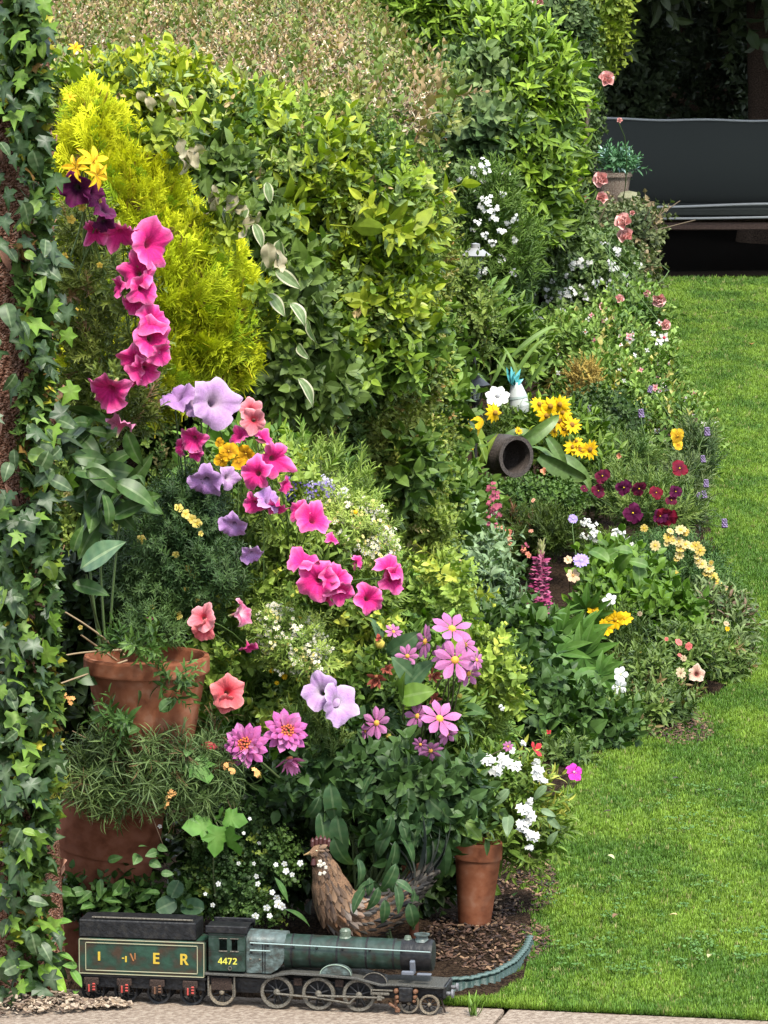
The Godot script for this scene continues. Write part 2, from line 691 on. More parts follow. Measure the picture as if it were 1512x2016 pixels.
func setting() -> void:
	struct("ground", rough_sheet(-150, 150, 60, -150, 12, 12, -0.06, 0.0), grain("earth", [lin(0.03, 0.03, 0.015), lin(0.06, 0.07, 0.025)], 0.02, 0.5, 0.95, 0.0))
	struct("lawn", rough_sheet(0, 9, -12.7, -33.2, 20, 60, 0.0, 0.012, 1), grain("turf", [lin(0.03, 0.05, 0.01), lin(0.05, 0.09, 0.012)], 0.03, 2.0, 0.95, 0.0))
	struct("soil", rough_sheet(-5, 0, -12.8, -33.2, 90, 260, 0.012, 0.035, 2), grain("soil", [lin(0.012, 0.008, 0.006), lin(0.035, 0.022, 0.014), lin(0.06, 0.04, 0.025)], 0.03, 4.0, 0.95, 1.2))
	struct("far_ground", rough_sheet(-12, 16, -33.2, -48, 30, 20, 0.0, 0.05), grain("peat", [lin(0.006, 0.005, 0.004), lin(0.014, 0.01, 0.007)], 0.03, 4.0, 0.95, 1.0))
	# paving along the front, slabs with open joints
	var pave := Node3D.new()
	pave.name = "paving"
	pave.set_meta("kind", "structure")
	add_child(pave)
	var stone := grain("slab", [lin(0.17, 0.13, 0.1), lin(0.23, 0.18, 0.14), lin(0.29, 0.24, 0.19)], 0.03, 3.0, 0.85, 0.5)
	pave.transform = Transform3D(Basis(Vector3.UP, -0.207), Vector3(0.296, 0, -12.95))
	for i in 2:
		for j in 2:
			put("paving_slab", boxes([[Vector3(-1.45 + 2.9 * i, -0.02, 0.3 + 0.6 * j), Vector3(2.89, 0.04, 0.592)]], 0.004), stone, pave)
	# turf
	var tuft := begin()
	for k in 13:
		var a := rf(0, TAU)
		var p := Vector3(rf(-0.5, 0.5), -0.1, rf(-0.5, 0.5))
		var b := Basis(Vector3.UP, a) * Basis(Vector3.RIGHT, rf(0.1, 1.15))
		leaf(tuft, Transform3D(b, p), rf(0.9, 1.9), 0.17, 5, 0.2, rf(0.2, 1.3), Color(0.55, 0.6, 0.6), Color(1, 1, 0.9), 3)
	var grass := MultiMesh.new()
	grass.transform_format = MultiMesh.TRANSFORM_3D
	grass.use_colors = true
	grass.mesh = finish(tuft)
	var n := 140000
	grass.instance_count = n
	for i in n:
		var t := rng.randf()
		var d := 1.0 / lerpf(1.0 / 12.75, 1.0 / 33.15, t)
		var half := 0.0702 * d
		var e := edge(d)
		var xx := rf(e - 0.03, maxf(e + 0.3, half + 0.25)) if rng.randf() < 0.86 else rf(half, half + 2.2)
		d = maxf(d, slab_end(xx) + rf(0.0, 0.05))
		if i % 60 == 0:
			# the wedge of turf between the edging and the paving
			xx = rf(0.14, 0.38)
			var back: float = lerpf(12.98, 13.02, (xx - 0.14) / 0.12) if xx < 0.26 else lerpf(13.02, 13.62, pow((xx - 0.26) / 0.12, 1.6))
			d = rf(slab_end(xx) + 0.005, maxf(slab_end(xx) + 0.01, back))
		var s := rf(0.008, 0.017) * (1.0 + (d - 13.0) * 0.012)
		var patch := noise.get_noise_2d(xx * 60.0, d * 26.0)
		var c := Color(0.075, 0.16, 0.018).lerp(Color(0.18, 0.285, 0.03), clampf(0.5 + patch * 1.4 + 0.5 * noise.get_noise_2d(xx * 300.0, d * 150.0) + rf(-0.35, 0.35), 0, 1)) * rf(0.65, 1.3)
		if rng.randf() < 0.03:
			c = Color(0.28, 0.27, 0.1)
		c.a = 1.0
		grass.set_instance_transform(i, Transform3D(Basis(Vector3.UP, rf(0, TAU)).scaled(Vector3(s, s * rf(0.5, 0.95), s)), Vector3(xx, 0.002, -d)))
		grass.set_instance_color(i, c)
	var turf := MultiMeshInstance3D.new()
	turf.name = "grass"
	turf.multimesh = grass
	turf.material_override = tinted("grass", 0.5, Color(0.3, 0.35, 0.1), 0.0, 0.4)
	tag(turf, "short green lawn grass right of the flower bed", "grass")
	turf.set_meta("kind", "stuff")
	add_child(turf)
	var cl := begin()
	for k in 9:
		leaf(cl, Transform3D(Basis(Vector3.UP, k * 2.1) * Basis(Vector3.RIGHT, 1.2), Vector3(rf(-1, 1), 1.0 + rf(0, 0.5), rf(-1, 1))), 0.6, 0.55, 4, 0.1, 0.2, Color(0.8, 0.9, 0.9), Color(1, 1, 1), 3)
	var spots := [[Vector3(0.7, 0.008, -14.2), Vector3(0.3, 0.004, 0.35)], [Vector3(1.0, 0.008, -15.4), Vector3(0.25, 0.004, 0.5)], [Vector3(0.6, 0.008, -13.5), Vector3(0.2, 0.004, 0.3)], [Vector3(1.5, 0.008, -19), Vector3(0.2, 0.004, 0.9)], [Vector3(0.95, 0.008, -13.6), Vector3(0.2, 0.004, 0.2)]]
	var clover := MultiMesh.new()
	clover.transform_format = MultiMesh.TRANSFORM_3D
	clover.use_colors = true
	clover.mesh = finish(cl)
	clover.instance_count = 260
	for i in 260:
		var s: Array = spots[i % 5]
		var a := rf(0, TAU)
		var q: Vector3 = s[0] + Vector3(cos(a), 0, sin(a)) * sqrt(rng.randf()) * s[1]
		clover.set_instance_transform(i, Transform3D(Basis(Vector3.UP, rf(0, TAU)).scaled(Vector3.ONE * rf(0.01, 0.016)), q))
		clover.set_instance_color(i, Color(0.07, 0.15, 0.03).lerp(Color(0.12, 0.22, 0.05), rng.randf()))
	var co := MultiMeshInstance3D.new()
	co.name = "clover"
	co.multimesh = clover
	co.material_override = LEAF
	tag(co, "patches of small clover leaves in the lawn near the paving", "clover")
	co.set_meta("kind", "stuff")
	add_child(co)
	# bark mulch by the small pot and pale chippings left of the tender
	chips("bark_mulch", "dark brown bark mulch around the small clay pot behind the corrugated edging", "mulch", [[Vector3(0.264, -0.015, -13.7), Vector3(0.17, 0.03, 0.36)], [Vector3(0.348, -0.032, -14.5), Vector3(0.12, 0.03, 0.5)], [Vector3(0.917, 0, -16.996), Vector3(0.12, 0.02, 0.4)]], 3200, 0.012, [Color(0.03, 0.014, 0.008), Color(0.07, 0.034, 0.019), Color(0.022, 0.011, 0.007), Color(0.085, 0.042, 0.024), Color(0.2, 0.12, 0.065)])
	chips("chippings", "pale buff wood and stone chippings heaped left of the tender", "chippings", [[Vector3(-0.792, 0, -12.953), Vector3(0.1, 0.03, 0.07)], [Vector3(-0.901, 0, -12.925), Vector3(0.1, 0.035, 0.08)], [Vector3(-0.67, 0, -12.953), Vector3(0.06, 0.015, 0.03)]], 1100, 0.013, [Color(0.12, 0.08, 0.055), Color(0.2, 0.14, 0.09), Color(0.32, 0.25, 0.18)])
	far_side()


func chips(called: String, label: String, cat: String, spots: Array, n: int, size: float, cols: Array) -> void:
	var mm := MultiMesh.new()
	mm.transform_format = MultiMesh.TRANSFORM_3D
	mm.use_colors = true
	var st := begin()
	block(st, Vector3.ZERO, Vector3(1, 0.22, 0.45), 0.12)
	mm.mesh = finish(st)
	mm.instance_count = n
	for i in n:
		var s: Array = spots[i % spots.size()]
		var a := rf(0, TAU)
		var r := sqrt(rng.randf())
		var q: Vector3 = s[0] + Vector3(cos(a) * r, 0, sin(a) * r) * s[1]
		q.y = 0.012 + s[1].y * (1.0 - r) * rf(0.2, 1.2)
		var b := Basis.from_euler(Vector3(rf(-0.6, 0.6), rf(0, TAU), rf(-0.6, 0.6))).scaled(Vector3.ONE * size * rf(0.4, 1.5))
		mm.set_instance_transform(i, Transform3D(b, q))
		mm.set_instance_color(i, (cols[rng.randi() % cols.size()] as Color) * rf(0.7, 1.2))
	var o := MultiMeshInstance3D.new()
	o.name = called
	o.multimesh = mm
	o.material_override = tinted("chip", 0.9, Color(0, 0, 0))
	tag(o, label, cat)
	o.set_meta("kind", "stuff")
	add_child(o)


func far_side() -> void:
	# trees that close the garden, dark under their crowns
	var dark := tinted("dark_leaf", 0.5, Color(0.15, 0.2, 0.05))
	var lv := shoot({"nodes": 5, "per": 2, "l": 0.5, "w": 0.24, "shape": 0, "angle": 0.9})
	var bark := grain("bark", [lin(0.03, 0.022, 0.016), lin(0.08, 0.055, 0.04), lin(0.13, 0.09, 0.065)], 0.05, 3.0, 0.95, 2.5)
	var spots := [[Vector3(-1.5, 0, -39.5), 5.5, "broad dark tree furthest left behind the climbing rose"], [Vector3(2.5, 0, -36.0), 5.0, "dark tree with bare brown trunk behind the grey garden sofa"], [Vector3(5.6, 0, -38.5), 6.0, "dark tree to the right of the grey garden sofa"]]
	for s in spots:
		var t := thing("dark_tree", s[2], "tree", s[0], "trees behind the garden sofa")
		var st := begin()
		var h: float = s[1]
		tube(st, [Vector3(0, -0.1, 0), Vector3(0.05, 0.5, 0), Vector3(0.0, 1.6, 0.05), Vector3(0.1, h * 0.7, 0)], [0.2, 0.15, 0.13, 0.06], 12)
		put("trunk", finish(st), bark, t)
		var lb := begin()
		for k in 7:
			var a := TAU * k / 7
			tube(lb, [Vector3(0.05, 1.5 + 0.2 * k, 0), Vector3(cos(a) * 0.8, 2.2 + 0.3 * k, sin(a) * 0.8), Vector3(cos(a) * 1.7, 2.6 + 0.32 * k, sin(a) * 1.7)], [0.06, 0.04, 0.015], 6)
		put("branches", finish(lb), bark, t)
		var bl := [[s[0] + Vector3(0, h * 0.72, 0), Vector3(2.6, h * 0.42, 2.4)], [s[0] + Vector3(-1.2, h * 0.55, 1.2), Vector3(1.6, 1.2, 1.6)], [s[0] + Vector3(1.2, h * 0.55, 1.0), Vector3(1.6, 1.2, 1.6)], [s[0] + Vector3(0.3, h * 0.5 + 1.7, 2.6), Vector3(2.3, 1.3, 2.2)]]
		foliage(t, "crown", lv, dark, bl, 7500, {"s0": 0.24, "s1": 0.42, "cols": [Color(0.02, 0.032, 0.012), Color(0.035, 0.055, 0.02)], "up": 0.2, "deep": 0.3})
	var sh := [[Vector3(1.2, 0.9, -36.9), Vector3(0.7, 1.1, 0.6)], [Vector3(3.3, 1.0, -36.4), Vector3(1.0, 1.3, 0.6)], [Vector3(2.4, 0.7, -38.2), Vector3(1.4, 1.5, 0.6)]]
	var lab := ["dark shrub left of the brown trunk, in shade", "dark shrub right of the brown trunk, in shade", "dark shrub deep in the shade behind the brown trunk"]
	for i in 3:
		var b := thing("dark_shrub", lab[i], "shrub", Vector3(sh[i][0].x, 0, sh[i][0].z), "shaded shrubs behind the garden sofa")
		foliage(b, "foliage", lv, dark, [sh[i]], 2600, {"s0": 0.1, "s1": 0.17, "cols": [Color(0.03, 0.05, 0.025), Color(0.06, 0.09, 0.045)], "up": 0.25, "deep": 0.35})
	var hd := thing("laurel_hedge", "tall dark laurel hedge closing the far end of the garden", "hedge", Vector3(2, 0, -42))
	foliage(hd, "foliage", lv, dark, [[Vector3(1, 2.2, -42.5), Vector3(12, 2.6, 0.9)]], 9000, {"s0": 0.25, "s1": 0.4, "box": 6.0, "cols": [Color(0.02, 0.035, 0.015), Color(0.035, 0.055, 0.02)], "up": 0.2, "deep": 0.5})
	put("branches", boxes([[Vector3(-1, 1.9, -0.6), Vector3(22, 3.8, 0.9)]], 0.1), bark, hd)
	sofa()


func sofa() -> void:
	var t := thing("garden_sofa", "dark grey cushioned garden sofa with pale piping at the end of the lawn", "sofa", Vector3(2.35, 0, -34.0))
	var cloth := grain("cloth", [lin(0.029, 0.031, 0.028), lin(0.04, 0.042, 0.037)], 0.2, 6.0, 0.95, 0.15)
	var pale := plain("piping", lin(0.26, 0.26, 0.25), 0.7)
	var wood := grain("sofa_wood", [lin(0.04, 0.022, 0.016), lin(0.085, 0.05, 0.035)], 0.05, 3.0, 0.7, 0.3)
	var w := 2.15
	var y0 := Vector3(1.718, 0.402, -34).y
	var y1 := Vector3(1.729, 0.914, -34.3).y
	# back cushion, gently sagging along its top
	var st := begin()
	var prev := []
	for i in 33:
		var u := i / 32.0
		var x := (u - 0.5) * w
		var sag := -0.012 * sin(PI * u) + 0.004 * sin(u * 23.0)
		var ring := []
		for q in [[0.03, y0], [0.075, y0 + 0.05], [0.085, (y0 + y1) / 2], [0.045, y1 - 0.03 + sag], [0.0, y1 + sag], [-0.045, y1 - 0.02 + sag], [-0.06, y0]]:
			ring.append(Vector3(x, q[1], q[0] - 0.25 * (float(q[1]) - y0)))
		if i > 0:
			for k in ring.size() - 1:
				quad(st, prev[k], ring[k], ring[k + 1], prev[k + 1])
		prev = ring
	var backc := put("back_cushion", finish(st), cloth, t)
	var pip := begin()
	var pip2 := begin()
	var pip3 := begin()
	var a := []
	var b := []
	var c := []
	for i in 33:
		var u := i / 32.0
		var x := (u - 0.5) * w
		var sag := -0.012 * sin(PI * u) + 0.004 * sin(u * 23.0)
		a.append(Vector3(x, y1 + sag, 0.012 - 0.25 * (y1 - y0)))
		b.append(Vector3(x, y0 + 0.008 - 0.01 * sin(u * 9.0), 0.4))
		c.append(Vector3(x, Vector3(1.698, 0.337, -33.6).y - 0.006 * sin(u * 7.0), 0.415))
	tube(pip, a, [0.008], 6)
	tube(pip2, b, [0.009], 6)
	tube(pip3, c, [0.008], 6)
	put("piping", finish(pip), pale, backc)
	var seat := put("seat_cushion", boxes([[Vector3(0, (y0 + Vector3(1.698, 0.337, -33.6).y) / 2, 0.19), Vector3(w, y0 - Vector3(1.698, 0.337, -33.6).y - 0.004, 0.43)]], 0.015), cloth, t)
	put("piping", finish(pip2), pale, seat)
	put("piping", finish(pip3), pale, seat)
	var ry := Vector3(1.698, 0.281, -33.6).y
	put("seat_rail", boxes([[Vector3(0, ry, 0.37), Vector3(w + 0.1, 0.045, 0.05)]], 0.006), wood, t)
	put("seat_rail", boxes([[Vector3(0, ry, -0.1), Vector3(w + 0.1, 0.07, 0.05)]], 0.006), wood, t)
	for sx in [-1, 1]:
		for z in [0.37, -0.16]:
			put("leg", boxes([[Vector3(sx * (w / 2 + 0.02), ry / 2 - 0.03, z), Vector3(0.06, ry - 0.02, 0.06)]], 0.006), wood, t)
		put("back_post", boxes([[Vector3(sx * (w / 2 - 0.2), (y0 + y1) / 2 - 0.05, -0.14), Vector3(0.06, y1 - y0, 0.03)]], 0.006), wood, t)
	# the weathered pot on its low stand in front of the sofa
	var sp := thing("stone_pot", "weathered brown stone pot of blue green foliage beside the grey sofa", "plant pot", Vector3(1.25, 0.697, -29.9))
	var r := 0.103
	var ph := 0.172
	var ps := begin()
	lathe(ps, [Vector2(0, 0), Vector2(r * 0.72, 0), Vector2(r * 0.95, ph * 0.85), Vector2(r * 1.04, ph * 0.86), Vector2(r * 1.04, ph), Vector2(r * 0.9, ph), Vector2(r * 0.85, ph * 0.8), Vector2(0, ph * 0.8)], 28)
	put("pot", finish(ps), grain("stonepot", [lin(0.09, 0.065, 0.05), lin(0.2, 0.15, 0.12), lin(0.26, 0.23, 0.18)], 0.04, 5.0, 0.95, 0.8), sp)
	foliage(sp, "foliage", shoot({"nodes": 5, "per": 2, "l": 0.45, "w": 0.14}), tinted("leafb", 0.5, Color(0.2, 0.3, 0.2)), [[Vector3(1.265, 0.925, -29.9), Vector3(0.072, 0.072, 0.08)], [Vector3(1.337, 0.914, -29.9), Vector3(0.061, 0.05, 0.06)]], 80, {"gain": 1.6, "s0": 0.06, "s1": 0.12, "cols": [Color(0.03, 0.09, 0.04), Color(0.06, 0.15, 0.08), Color(0.2, 0.32, 0.4)], "odd": 0.12})
	var std := thing("plant_stand", "low wooden stand under the stone pot, behind the pink roses", "stand", Vector3(Vector3(1.25, 0.697, -29.9).x, 0, -29.9))
	var sy := Vector3(1.25, 0.697, -29.9).y
	put("top", boxes([[Vector3(0.03, sy - 0.016, 0), Vector3(0.4, 0.03, 0.34)]], 0.004), wood, std)
	for sx in [-0.12, 0.18]:
		for z in [-0.13, 0.13]:
			put("leg", boxes([[Vector3(sx, (sy - 0.033) / 2, z), Vector3(0.04, sy - 0.035, 0.04)]], 0.004), wood, std)
	var fb := begin()
	lathe(fb, [Vector2(0, 0), Vector2(0.03, 0), Vector2(0.055, 0.02), Vector2(0.058, 0.05), Vector2(0.04, 0.078), Vector2(0, 0.088)], 18)
	var stone := put("cobble", finish(fb), grain("moss_stone", [lin(0.2, 0.2, 0.1), lin(0.42, 0.4, 0.28)], 0.06, 8.0, 0.95, 0.8), self, Transform3D(Basis().scaled(Vector3(1.1, 0.9, 1)), Vector3(Vector3(1.332, 0.681, -29.75).x, sy, -29.76)))
	tag(stone, "pale mossy rounded stone below the stone pot", "stone")



# ---------------------------------------------------------------- the model train, local x along it, z towards the viewer
func wheel(parent: Node3D, at: Vector3, r: float, spokes: int, rim: Material, inner: Material) -> void:
	var st := begin()
	var b := Basis(Vector3.RIGHT, PI / 2)
	lathe(st, [Vector2(r * 0.78, 0), Vector2(r * 0.8, 0.006), Vector2(r * 0.96, 0.007), Vector2(r, 0.004), Vector2(r, -0.006), Vector2(r * 0.8, -0.006), Vector2(r * 0.78, 0)], 30, Transform3D(b, at))
	var w := put("wheel", finish(st), rim, parent)
	var sp := begin()
	for k in spokes:
		var a := TAU * k / spokes + 0.3
		var d := Vector3(cos(a), sin(a), 0)
		tube(sp, [at + d * r * 0.1, at + d * r * 0.82], [r * 0.085, r * 0.06], 5)
	put("spokes", finish(sp), inner, w)
	var hb := begin()
	lathe(hb, [Vector2(r * 0.2, -0.004), Vector2(r * 0.2, 0.006), Vector2(r * 0.12, 0.01), Vector2(0, 0.011)], 12, Transform3D(b, at))
	put("hub", finish(hb), rim, w)


func text(s: String, size: float, depth: float) -> TextMesh:
	var m := TextMesh.new()
	var f := SystemFont.new()
	f.font_names = PackedStringArray(["Droid Sans"])
	f.font_weight = 700
	m.font = f
	m.text = s
	m.font_size = 64
	m.pixel_size = size / 46.0
	m.depth = depth
	return m


func train() -> void:
	var green := grain("loco_green", [lin(0.022, 0.02, 0.013), lin(0.016, 0.036, 0.024), lin(0.022, 0.05, 0.035), lin(0.045, 0.075, 0.06)], 0.008, 5.0, 0.42, 0.08, false)
	var tgreen := grain("tender_green", [lin(0.06, 0.036, 0.02), lin(0.035, 0.04, 0.024), lin(0.02, 0.055, 0.034), lin(0.025, 0.075, 0.046)], 0.006, 5.0, 0.5, 0.1, false)
	var palegreen := grain("pale_green", [lin(0.07, 0.075, 0.065), lin(0.09, 0.12, 0.11), lin(0.15, 0.2, 0.19)], 0.012, 6.0, 0.45, 0.12, false)
	var black := grain("loco_black", [lin(0.005, 0.005, 0.006), lin(0.01, 0.01, 0.012), lin(0.024, 0.022, 0.02)], 0.012, 6.0, 0.5, 0.1, false)
	var rusty := grain("rusty", [lin(0.018, 0.011, 0.009), lin(0.06, 0.033, 0.024), lin(0.14, 0.09, 0.06)], 0.05, 12.0, 0.8, 0.3, false)
	var bone := grain("bone", [lin(0.08, 0.065, 0.045), lin(0.17, 0.15, 0.115), lin(0.25, 0.23, 0.19)], 0.04, 10.0, 0.5, 0.1, false)
	var copper := grain("copper", [lin(0.12, 0.05, 0.025), lin(0.33, 0.16, 0.08)], 0.05, 12.0, 0.5, 0.1, false)
	var line := plain("lining", lin(0.24, 0.23, 0.14), 0.6)
	var yellow := plain("yellow_paint", lin(0.4, 0.27, 0.02), 0.6)
	var orange := plain("orange_paint", lin(0.25, 0.1, 0.025), 0.7)
	var red := plain("red_paint", lin(0.35, 0.04, 0.03), 0.6)
	for m in [green, tgreen, palegreen, black, rusty, bone, copper]:
		m.albedo_color = Color(0.8, 0.8, 0.8)
	var turn := Basis(Vector3.UP, -0.17)
	# ---- tender: 0 to 0.322 m along x
	var t := thing("model_tender", "dark green model tender with worn yellow letters and lined panel", "model train")
	t.transform = Transform3D(turn, Vector3(-0.744, 0, -13.015) + Vector3(0, 0.003, 0))
	var k := 1.0 / 823.0
	var wid := 0.105
	put("tank", boxes([[Vector3(0.16, 0.113, -wid / 2), Vector3(0.316, 0.088, wid)]], 0.004), tgreen, t)
	var top := put("coal_rail", boxes([[Vector3(0.148, 0.18, -wid / 2), Vector3(0.29, 0.044, wid - 0.012)], [Vector3(0.16, 0.2035, -wid / 2), Vector3(0.24, 0.004, wid * 0.7)]], 0.003), black, t)
	put("rail", boxes([[Vector3(0.16, 0.2075, -0.012), Vector3(0.25, 0.004, 0.004)]], 0.001), bone, top)
	var yy := 0.113
	var fr := begin()
	for e in [[0.105, 0.062, 0.0, 0.006], [0.152, 0.0836, 0.0, 0.004]]:
		var hx: float = 0.138 if e[0] < 0.14 else 0.154
		var hy: float = 0.034 if e[0] < 0.14 else 0.042
		for s in [-1, 1]:
			block(fr, Vector3(0.16, yy + s * hy, 0.001), Vector3(hx * 2, 0.0022, 0.003), 0.0005)
			block(fr, Vector3(0.16 + s * hx, yy, 0.0012), Vector3(0.0022, hy * 2 - 0.0023, 0.0028), 0.0005)
	put("lining", finish(fr), line, t)
	for e in [["I", 0.055, 0.026, yellow], ["E", 0.196, 0.027, yellow], ["R", 0.264, 0.027, yellow]]:
		var tm := text(e[0], e[2], 0.0012)
		if e[0] == "I":
			put("letter_remains", boxes([[Vector3(e[1], yy + 0.001, 0.0008), Vector3(0.006, 0.022, 0.0016)]], 0.0005), yellow, t)
		else:
			put("letter", tm, e[3], t, Transform3D(Basis(), Vector3(e[1], yy, 0.0008)))
	put("letter_remains", boxes([[Vector3(0.1215, yy - 0.004, 0.0008), Vector3(0.0045, 0.015, 0.0016)], [Vector3(0.1145, yy - 0.002, 0.0008), Vector3(0.006, 0.003, 0.0016)]], 0.0005), yellow, t)
	put("letter_remains", boxes([[Vector3(0.1365, yy + 0.001, 0.0008), Vector3(0.0035, 0.02, 0.0016), Basis(Vector3.BACK, 0.4)], [Vector3(0.144, yy + 0.004, 0.001), Vector3(0.003, 0.016, 0.0016)]], 0.0005), orange, t)
	put("frame_plate", boxes([[Vector3(0.16, 0.052, -0.016), Vector3(0.31, 0.034, 0.008)], [Vector3(0.16, 0.052, -wid + 0.016), Vector3(0.31, 0.034, 0.008)], [Vector3(0.16, 0.066, -wid / 2), Vector3(0.318, 0.006, wid - 0.002)]], 0.001), black, t)
	for i in 4:
		var x := 0.035 + i * 0.0815
		var ab := put("axle_box", boxes([[Vector3(x, 0.052, -0.003), Vector3(0.036, 0.018, 0.014)], [Vector3(x, 0.036, -0.001), Vector3(0.026, 0.02, 0.014)]], 0.002), rusty, t)
		put("spring", boxes([[Vector3(x + 0.008, 0.04, 0.0085), Vector3(0.007, 0.004, 0.004)], [Vector3(x + 0.008, 0.033, 0.0085), Vector3(0.007, 0.004, 0.004)], [Vector3(x - 0.004, 0.036, 0.0085), Vector3(0.004, 0.018, 0.004)], [Vector3(x + 0.008, 0.047, 0.0085), Vector3(0.007, 0.004, 0.004)]], 0.001), red if i != 2 else copper, ab)
		wheel(t, Vector3(x, 0.026, -0.026), 0.03, 8, black, black)
		wheel(t, Vector3(x, 0.026, -wid + 0.026), 0.03, 8, black, black)
	# ---- locomotive: x from 0 (cab) to 0.585
	var l := thing("model_locomotive", "weathered dark green model steam locomotive with spoked wheels on the paving", "model train")
	var o := Vector3(-0.744, 0, -13.015) + Vector3(0, 0.003, 0) + turn * Vector3(0.326, 0, 0)
	l.transform = Transform3D(turn, o)
	var cab := begin()
	# side sheets with window openings, as a frame of boxes
	for z in [-0.002, -wid + 0.002]:
		block(cab, Vector3(0.044, 0.112, z), Vector3(0.09, 0.048, 0.004), 0.001)
		block(cab, Vector3(0.044, 0.1755, z), Vector3(0.09, 0.011, 0.004), 0.001)
		for e in [[0.0125, 0.027], [0.05, 0.012], [0.0795, 0.019]]:
			block(cab, Vector3(e[0], 0.153, z), Vector3(e[1], 0.034, 0.004), 0.001)
	block(cab, Vector3(0.087, 0.135, -wid / 2), Vector3(0.004, 0.09, wid - 0.008), 0.001)
	var cb := put("cab", finish(cab), green, l)
	var roof := begin()
	var prev := []
	for i in 11:
		var a := lerpf(-0.9, 0.9, i / 10.0)
		var ring := [Vector3(-0.008, 0.175 + 0.03 * (cos(a) - 0.55), -wid / 2 + sin(a) * 0.07), Vector3(0.094, 0.175 + 0.03 * (cos(a) - 0.55), -wid / 2 + sin(a) * 0.07)]
		if i:
			quad(roof, prev[0], ring[0], ring[1], prev[1])
			quad(roof, prev[0] + Vector3.UP * 0.008, ring[0] + Vector3.UP * 0.008, ring[1] + Vector3.UP * 0.008, prev[1] + Vector3.UP * 0.008)
		prev = ring
	block(roof, Vector3(0.043, 0.19, -0.0), Vector3(0.102, 0.018, 0.006), 0.002)
	block(roof, Vector3(0.043, 0.19, -wid), Vector3(0.102, 0.018, 0.006), 0.002)
	put("roof", finish(roof), black, cb)
	for e in [0.0355, 0.0633]:
		put("window_frame", boxes([[Vector3(e, 0.1375, 0.0012), Vector3(0.021, 0.003, 0.003)], [Vector3(e, 0.1685, 0.0012), Vector3(0.021, 0.002, 0.003)]], 0.0005), bone, cb)
	put("number", text("4472", 0.0155, 0.001), plain("number_paint", lin(0.45, 0.42, 0.05), 0.6), cb, Transform3D(Basis(), Vector3(0.046, 0.113, 0.0006)))
	var ring_ := begin()
	lathe(ring_, [Vector2(0.0035, 0), Vector2(0.0035, 0.002), Vector2(0.005, 0.002), Vector2(0.005, 0)], 14, Transform3D(Basis(Vector3.RIGHT, PI / 2), Vector3(0.052, 0.096, 0.0)))
	put("works_plate", finish(ring_), bone, cb)
	# firebox: slab with a curved lower front corner and a rounded shoulder
	var fb := begin()
	var pp := []
	var rr := []
	for i in 9:
		var a := PI / 2 * i / 8.0
		rr.append(Vector2(0.15 + 0.034 * cos(a), 0.112 - 0.034 + 0.0 - 0.0 + 0.034 * (1.0 - sin(a)) * 0.0))
	var outline := [Vector2(0.09, 0.162), Vector2(0.183, 0.16), Vector2(0.183, 0.122), Vector2(0.178, 0.108), Vector2(0.166, 0.094), Vector2(0.15, 0.084), Vector2(0.09, 0.084)]
	var zc := -wid / 2
	var zf := -0.012
	for s in [0, 1]:
		var z := zf if s == 0 else -wid - zf
		for i in range(1, outline.size() - 1):
			fb.set_smooth_group(-1)
			tri(fb, Vector3(outline[0].x, outline[0].y, z), Vector3(outline[i].x, outline[i].y, z), Vector3(outline[i + 1].x, outline[i + 1].y, z))
	for i in range(1, outline.size() - 1):
		quad(fb, Vector3(outline[i].x, outline[i].y, zf), Vector3(outline[i + 1].x, outline[i + 1].y, zf), Vector3(outline[i + 1].x, outline[i + 1].y, -wid - zf), Vector3(outline[i].x, outline[i].y, -wid - zf))
	fb.set_smooth_group(1)
	for i in 10:
		var a0 := PI * i / 10.0
		var a1 := PI * (i + 1) / 10.0
		var hz := wid / 2 + zf
		quad(fb, Vector3(0.09, 0.161 + 0.022 * sin(a0), zc + hz * cos(a0)), Vector3(0.09, 0.161 + 0.022 * sin(a1), zc + hz * cos(a1)), Vector3(0.183, 0.159 + 0.022 * sin(a1), zc + hz * cos(a1)), Vector3(0.183, 0.159 + 0.022 * sin(a0), zc + hz * cos(a0)))
		tri(fb, Vector3(0.183, 0.159, zc), Vector3(0.183, 0.159 + 0.022 * sin(a0), zc + hz * cos(a0)), Vector3(0.183, 0.159 + 0.022 * sin(a1), zc + hz * cos(a1)))
	var fbx := put("firebox", finish(fb), palegreen, l)
	put("seam", boxes([[Vector3(0.13, 0.122, zf + 0.0006), Vector3(0.002, 0.072, 0.002)], [Vector3(0.136, 0.122, zf + 0.0006), Vector3(0.002, 0.072, 0.002)]], 0.0005), black, fbx)
	for e in [[0.104, 0.154], [0.143, 0.152], [0.1, 0.118], [0.123, 0.117], [0.102, 0.134]]:
		var rv := begin()
		dome(rv, Vector3(e[0], e[1], zf), 0.0032, 0.0022, Color.WHITE, 8)
		put("washout_plug", finish(rv), black if e[1] > 0.13 else bone, fbx)
	# boiler along x, tapering a little to the front
	var side := Basis(Vector3.BACK, -PI / 2)
	var bz := zc
	var by := 0.134
	var bl := begin()
	lathe(bl, [Vector2(0, 0.18), Vector2(0.0405, 0.18), Vector2(0.037, 0.465), Vector2(0, 0.465)], 40, Transform3D(side, Vector3(0, by, bz)))
	var bo := put("boiler", finish(bl), green, l)
	for e in [0.197, 0.242, 0.308, 0.379, 0.445]:
		var bn := begin()
		var r: float = lerpf(0.0405, 0.037, (e - 0.18) / 0.285)
		lathe(bn, [Vector2(r, e), Vector2(r + 0.0009, e + 0.0004), Vector2(r + 0.0009, e + 0.0042), Vector2(r, e + 0.0046)], 40, Transform3D(side, Vector3(0, by, bz)))
		put("boiler_band", finish(bn), black, bo)
	var sb := begin()
